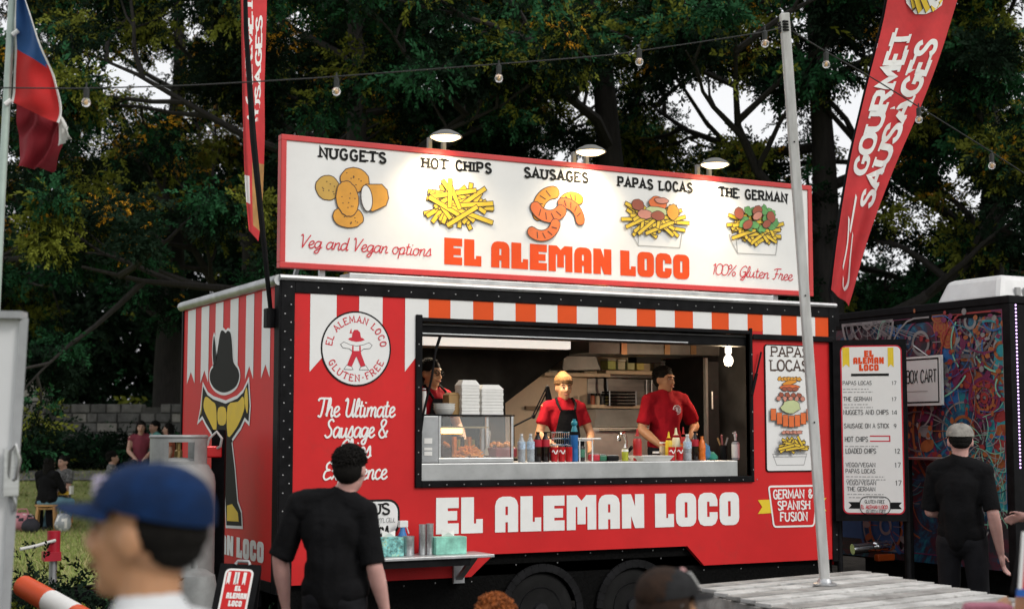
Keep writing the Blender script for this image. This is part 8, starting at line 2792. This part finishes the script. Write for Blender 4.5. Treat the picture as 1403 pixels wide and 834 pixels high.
def lawn_people():
    def pr(name, c, sc, c2): return mat(name, c, .85, var=.9, scale=sc, dirt=(c2, sc * 1.4, 1.0))
    PAT = pr('patterned_cloth', (.10, .10, .10), 24, (.45, .44, .42)); PANTS = pr('spotted_cloth', (.02, .02, .02), 26, (.6, .58, .56))
    BURG = mat('burgundy_cloth', (.20, .03, .05), .85, var=.2); TEALC = mat('teal_cloth', (.10, .32, .28), .85, var=.2); RUST = mat('rust_cloth', (.42, .10, .05), .85, var=.2)
    g = 'people sitting on the lawn'
    d = 29.0; x, y = gpos(195, d); z = bank(x, y)
    person('woman in burgundy top and spotted trousers sitting on the bench', x, y, z, -FD * .9 + RT * .2, 1.74, seated(.45, wr_l=(.08, -.30, .56), wr_r=(-.08, -.30, .56), el_l=(.22, -.05, .70), el_r=(-.22, -.05, .70)), skin='light', shirt=BURG, trousers=PANTS, sleeve=.25, hair='long', vox=.016, fingers=False, group=g)
    d = 29.3; x2, y2 = gpos(213, d); z2 = bank(x2, y2)
    person('person in teal top half hidden behind the woman in burgundy', x2, y2, z2, -FD * .7 - RT * .7, 1.66, seated(.45), skin='light', shirt=TEALC, hair='short', vox=.018, fingers=False, group=g)
    d = 29.2; x3, y3 = gpos(232, d); z3 = bank(x3, y3)
    person('dark-haired person in rust top just left of the trailer end wall', x3, y3, z3, -FD * .3 - RT * .95, 1.62, seated(.45), skin='light', shirt=RUST, hair='long', vox=.018, fingers=False, group=g)
    a = Vector((*gpos(176, 29.35), 0)); b = Vector((*gpos(250, 29.35), 0))
    t = thing('park_bench', 'plain wooden bench under the three people beside the gas cylinder', 'bench', ((a.x + b.x) / 2, (a.y + b.y) / 2, bank(a.x, a.y)))
    zb = bank(a.x, a.y)
    mb = MB(); mb.bar((a.x, a.y, zb + .40), (b.x, b.y, zb + .40), .5, .06); mb.build('seat', [BARK], t, bevel=.01)
    for f in (.08, .92):
        c = a.lerp(b, f); mb = MB(); mb.bar((c.x, c.y, zb - .1), (c.x, c.y, zb + .368), .1, .4); mb.build('leg', [BARK], t)
    d = 28.2; x, y = gpos(157, d); z = bank(x, y)
    person('person in black and white patterned shirt sitting on the grass beside the bench', x, y, z - .02, FD * .4 + RT * .9, 1.74, seated(.80, kn_l=(.16, -.36, .38), an_l=(.14, -.48, .07), kn_r=(-.16, -.36, .38), an_r=(-.14, -.48, .07), wr_l=(.15, -.34, .42), wr_r=(-.15, -.34, .42), el_l=(.24, -.08, .36), el_r=(-.24, -.08, .36)), skin='light', shirt=PAT, sleeve=1.5, hair='short', vox=.018, fingers=False, group=g)
    p = STOOL
    person('person in black top and pale blue jeans seen from behind on the wooden stool', p.x, p.y, p.z, FD * .93 + RT * .38, 1.68, seated(.40, head=(0, -.07, 1.16), neck=(0, -.04, 1.04), chest=(0, -.03, .86), kn_l=(.2, -.38, .50), kn_r=(-.2, -.38, .50), an_l=(.22, -.25, .085), an_r=(-.22, -.25, .085), wr_l=(.12, -.38, .60), wr_r=(-.12, -.38, .60), el_l=(.24, -.12, .72), el_r=(-.24, -.12, .72)), skin='light', shirt=TEE_BLACK, trousers=JEANS, sleeve=1.6, hair='long', vox=.014, fingers=False, build=1.15, group=g, shirt_name='jumper')
    d = (p - CAM).dot(_f) + .55; x, y = gpos(90, d)
    s2 = [o for o in bpy.data.objects if o.name == 'wooden_stool'][0]
    c = s2.copy(); COL.objects.link(c); c.location = (x, y, 0); c['label'] = 'second wooden stool under the person in dark trousers'
    for ch in s2.children:
        k = ch.copy(); COL.objects.link(k); k.parent = c
    s2['group'] = c['group'] = 'wooden stools on the lawn'
    person('person in grey patterned top and black trousers facing the one on the stool', x, y, 0, -FD * .75 - RT * .45, 1.68, seated(.40, wr_l=(.08, -.33, .60), wr_r=(-.08, -.33, .60), el_l=(.22, -.08, .72), el_r=(-.22, -.08, .72)), skin='light', shirt=PAT, trousers=DENIM_D, hair='short', vox=.016, fingers=False, group=g)
    q_ = at(89, 675, d=d - .42)
    t = thing('food_box', 'yellow and white takeaway box on the lap of the person in dark trousers', 'food box', q_)
    mb = MB(); mb.obox(q_, RT * .10, FD * .08, (0, 0, .03)); mb.build('tray', [mat('box_yellow', (.6, .36, .03), .7)], t, bevel=.005)
    mb = MB(); mb.obox(q_ + RT * .11 + Vector((0, 0, .05)), RT * .02, FD * .08, (0, 0, .07)); mb.build('lid', [PAPER], t, bevel=.004)
lawn_people()

bpy.data.scenes.remove(WORK)
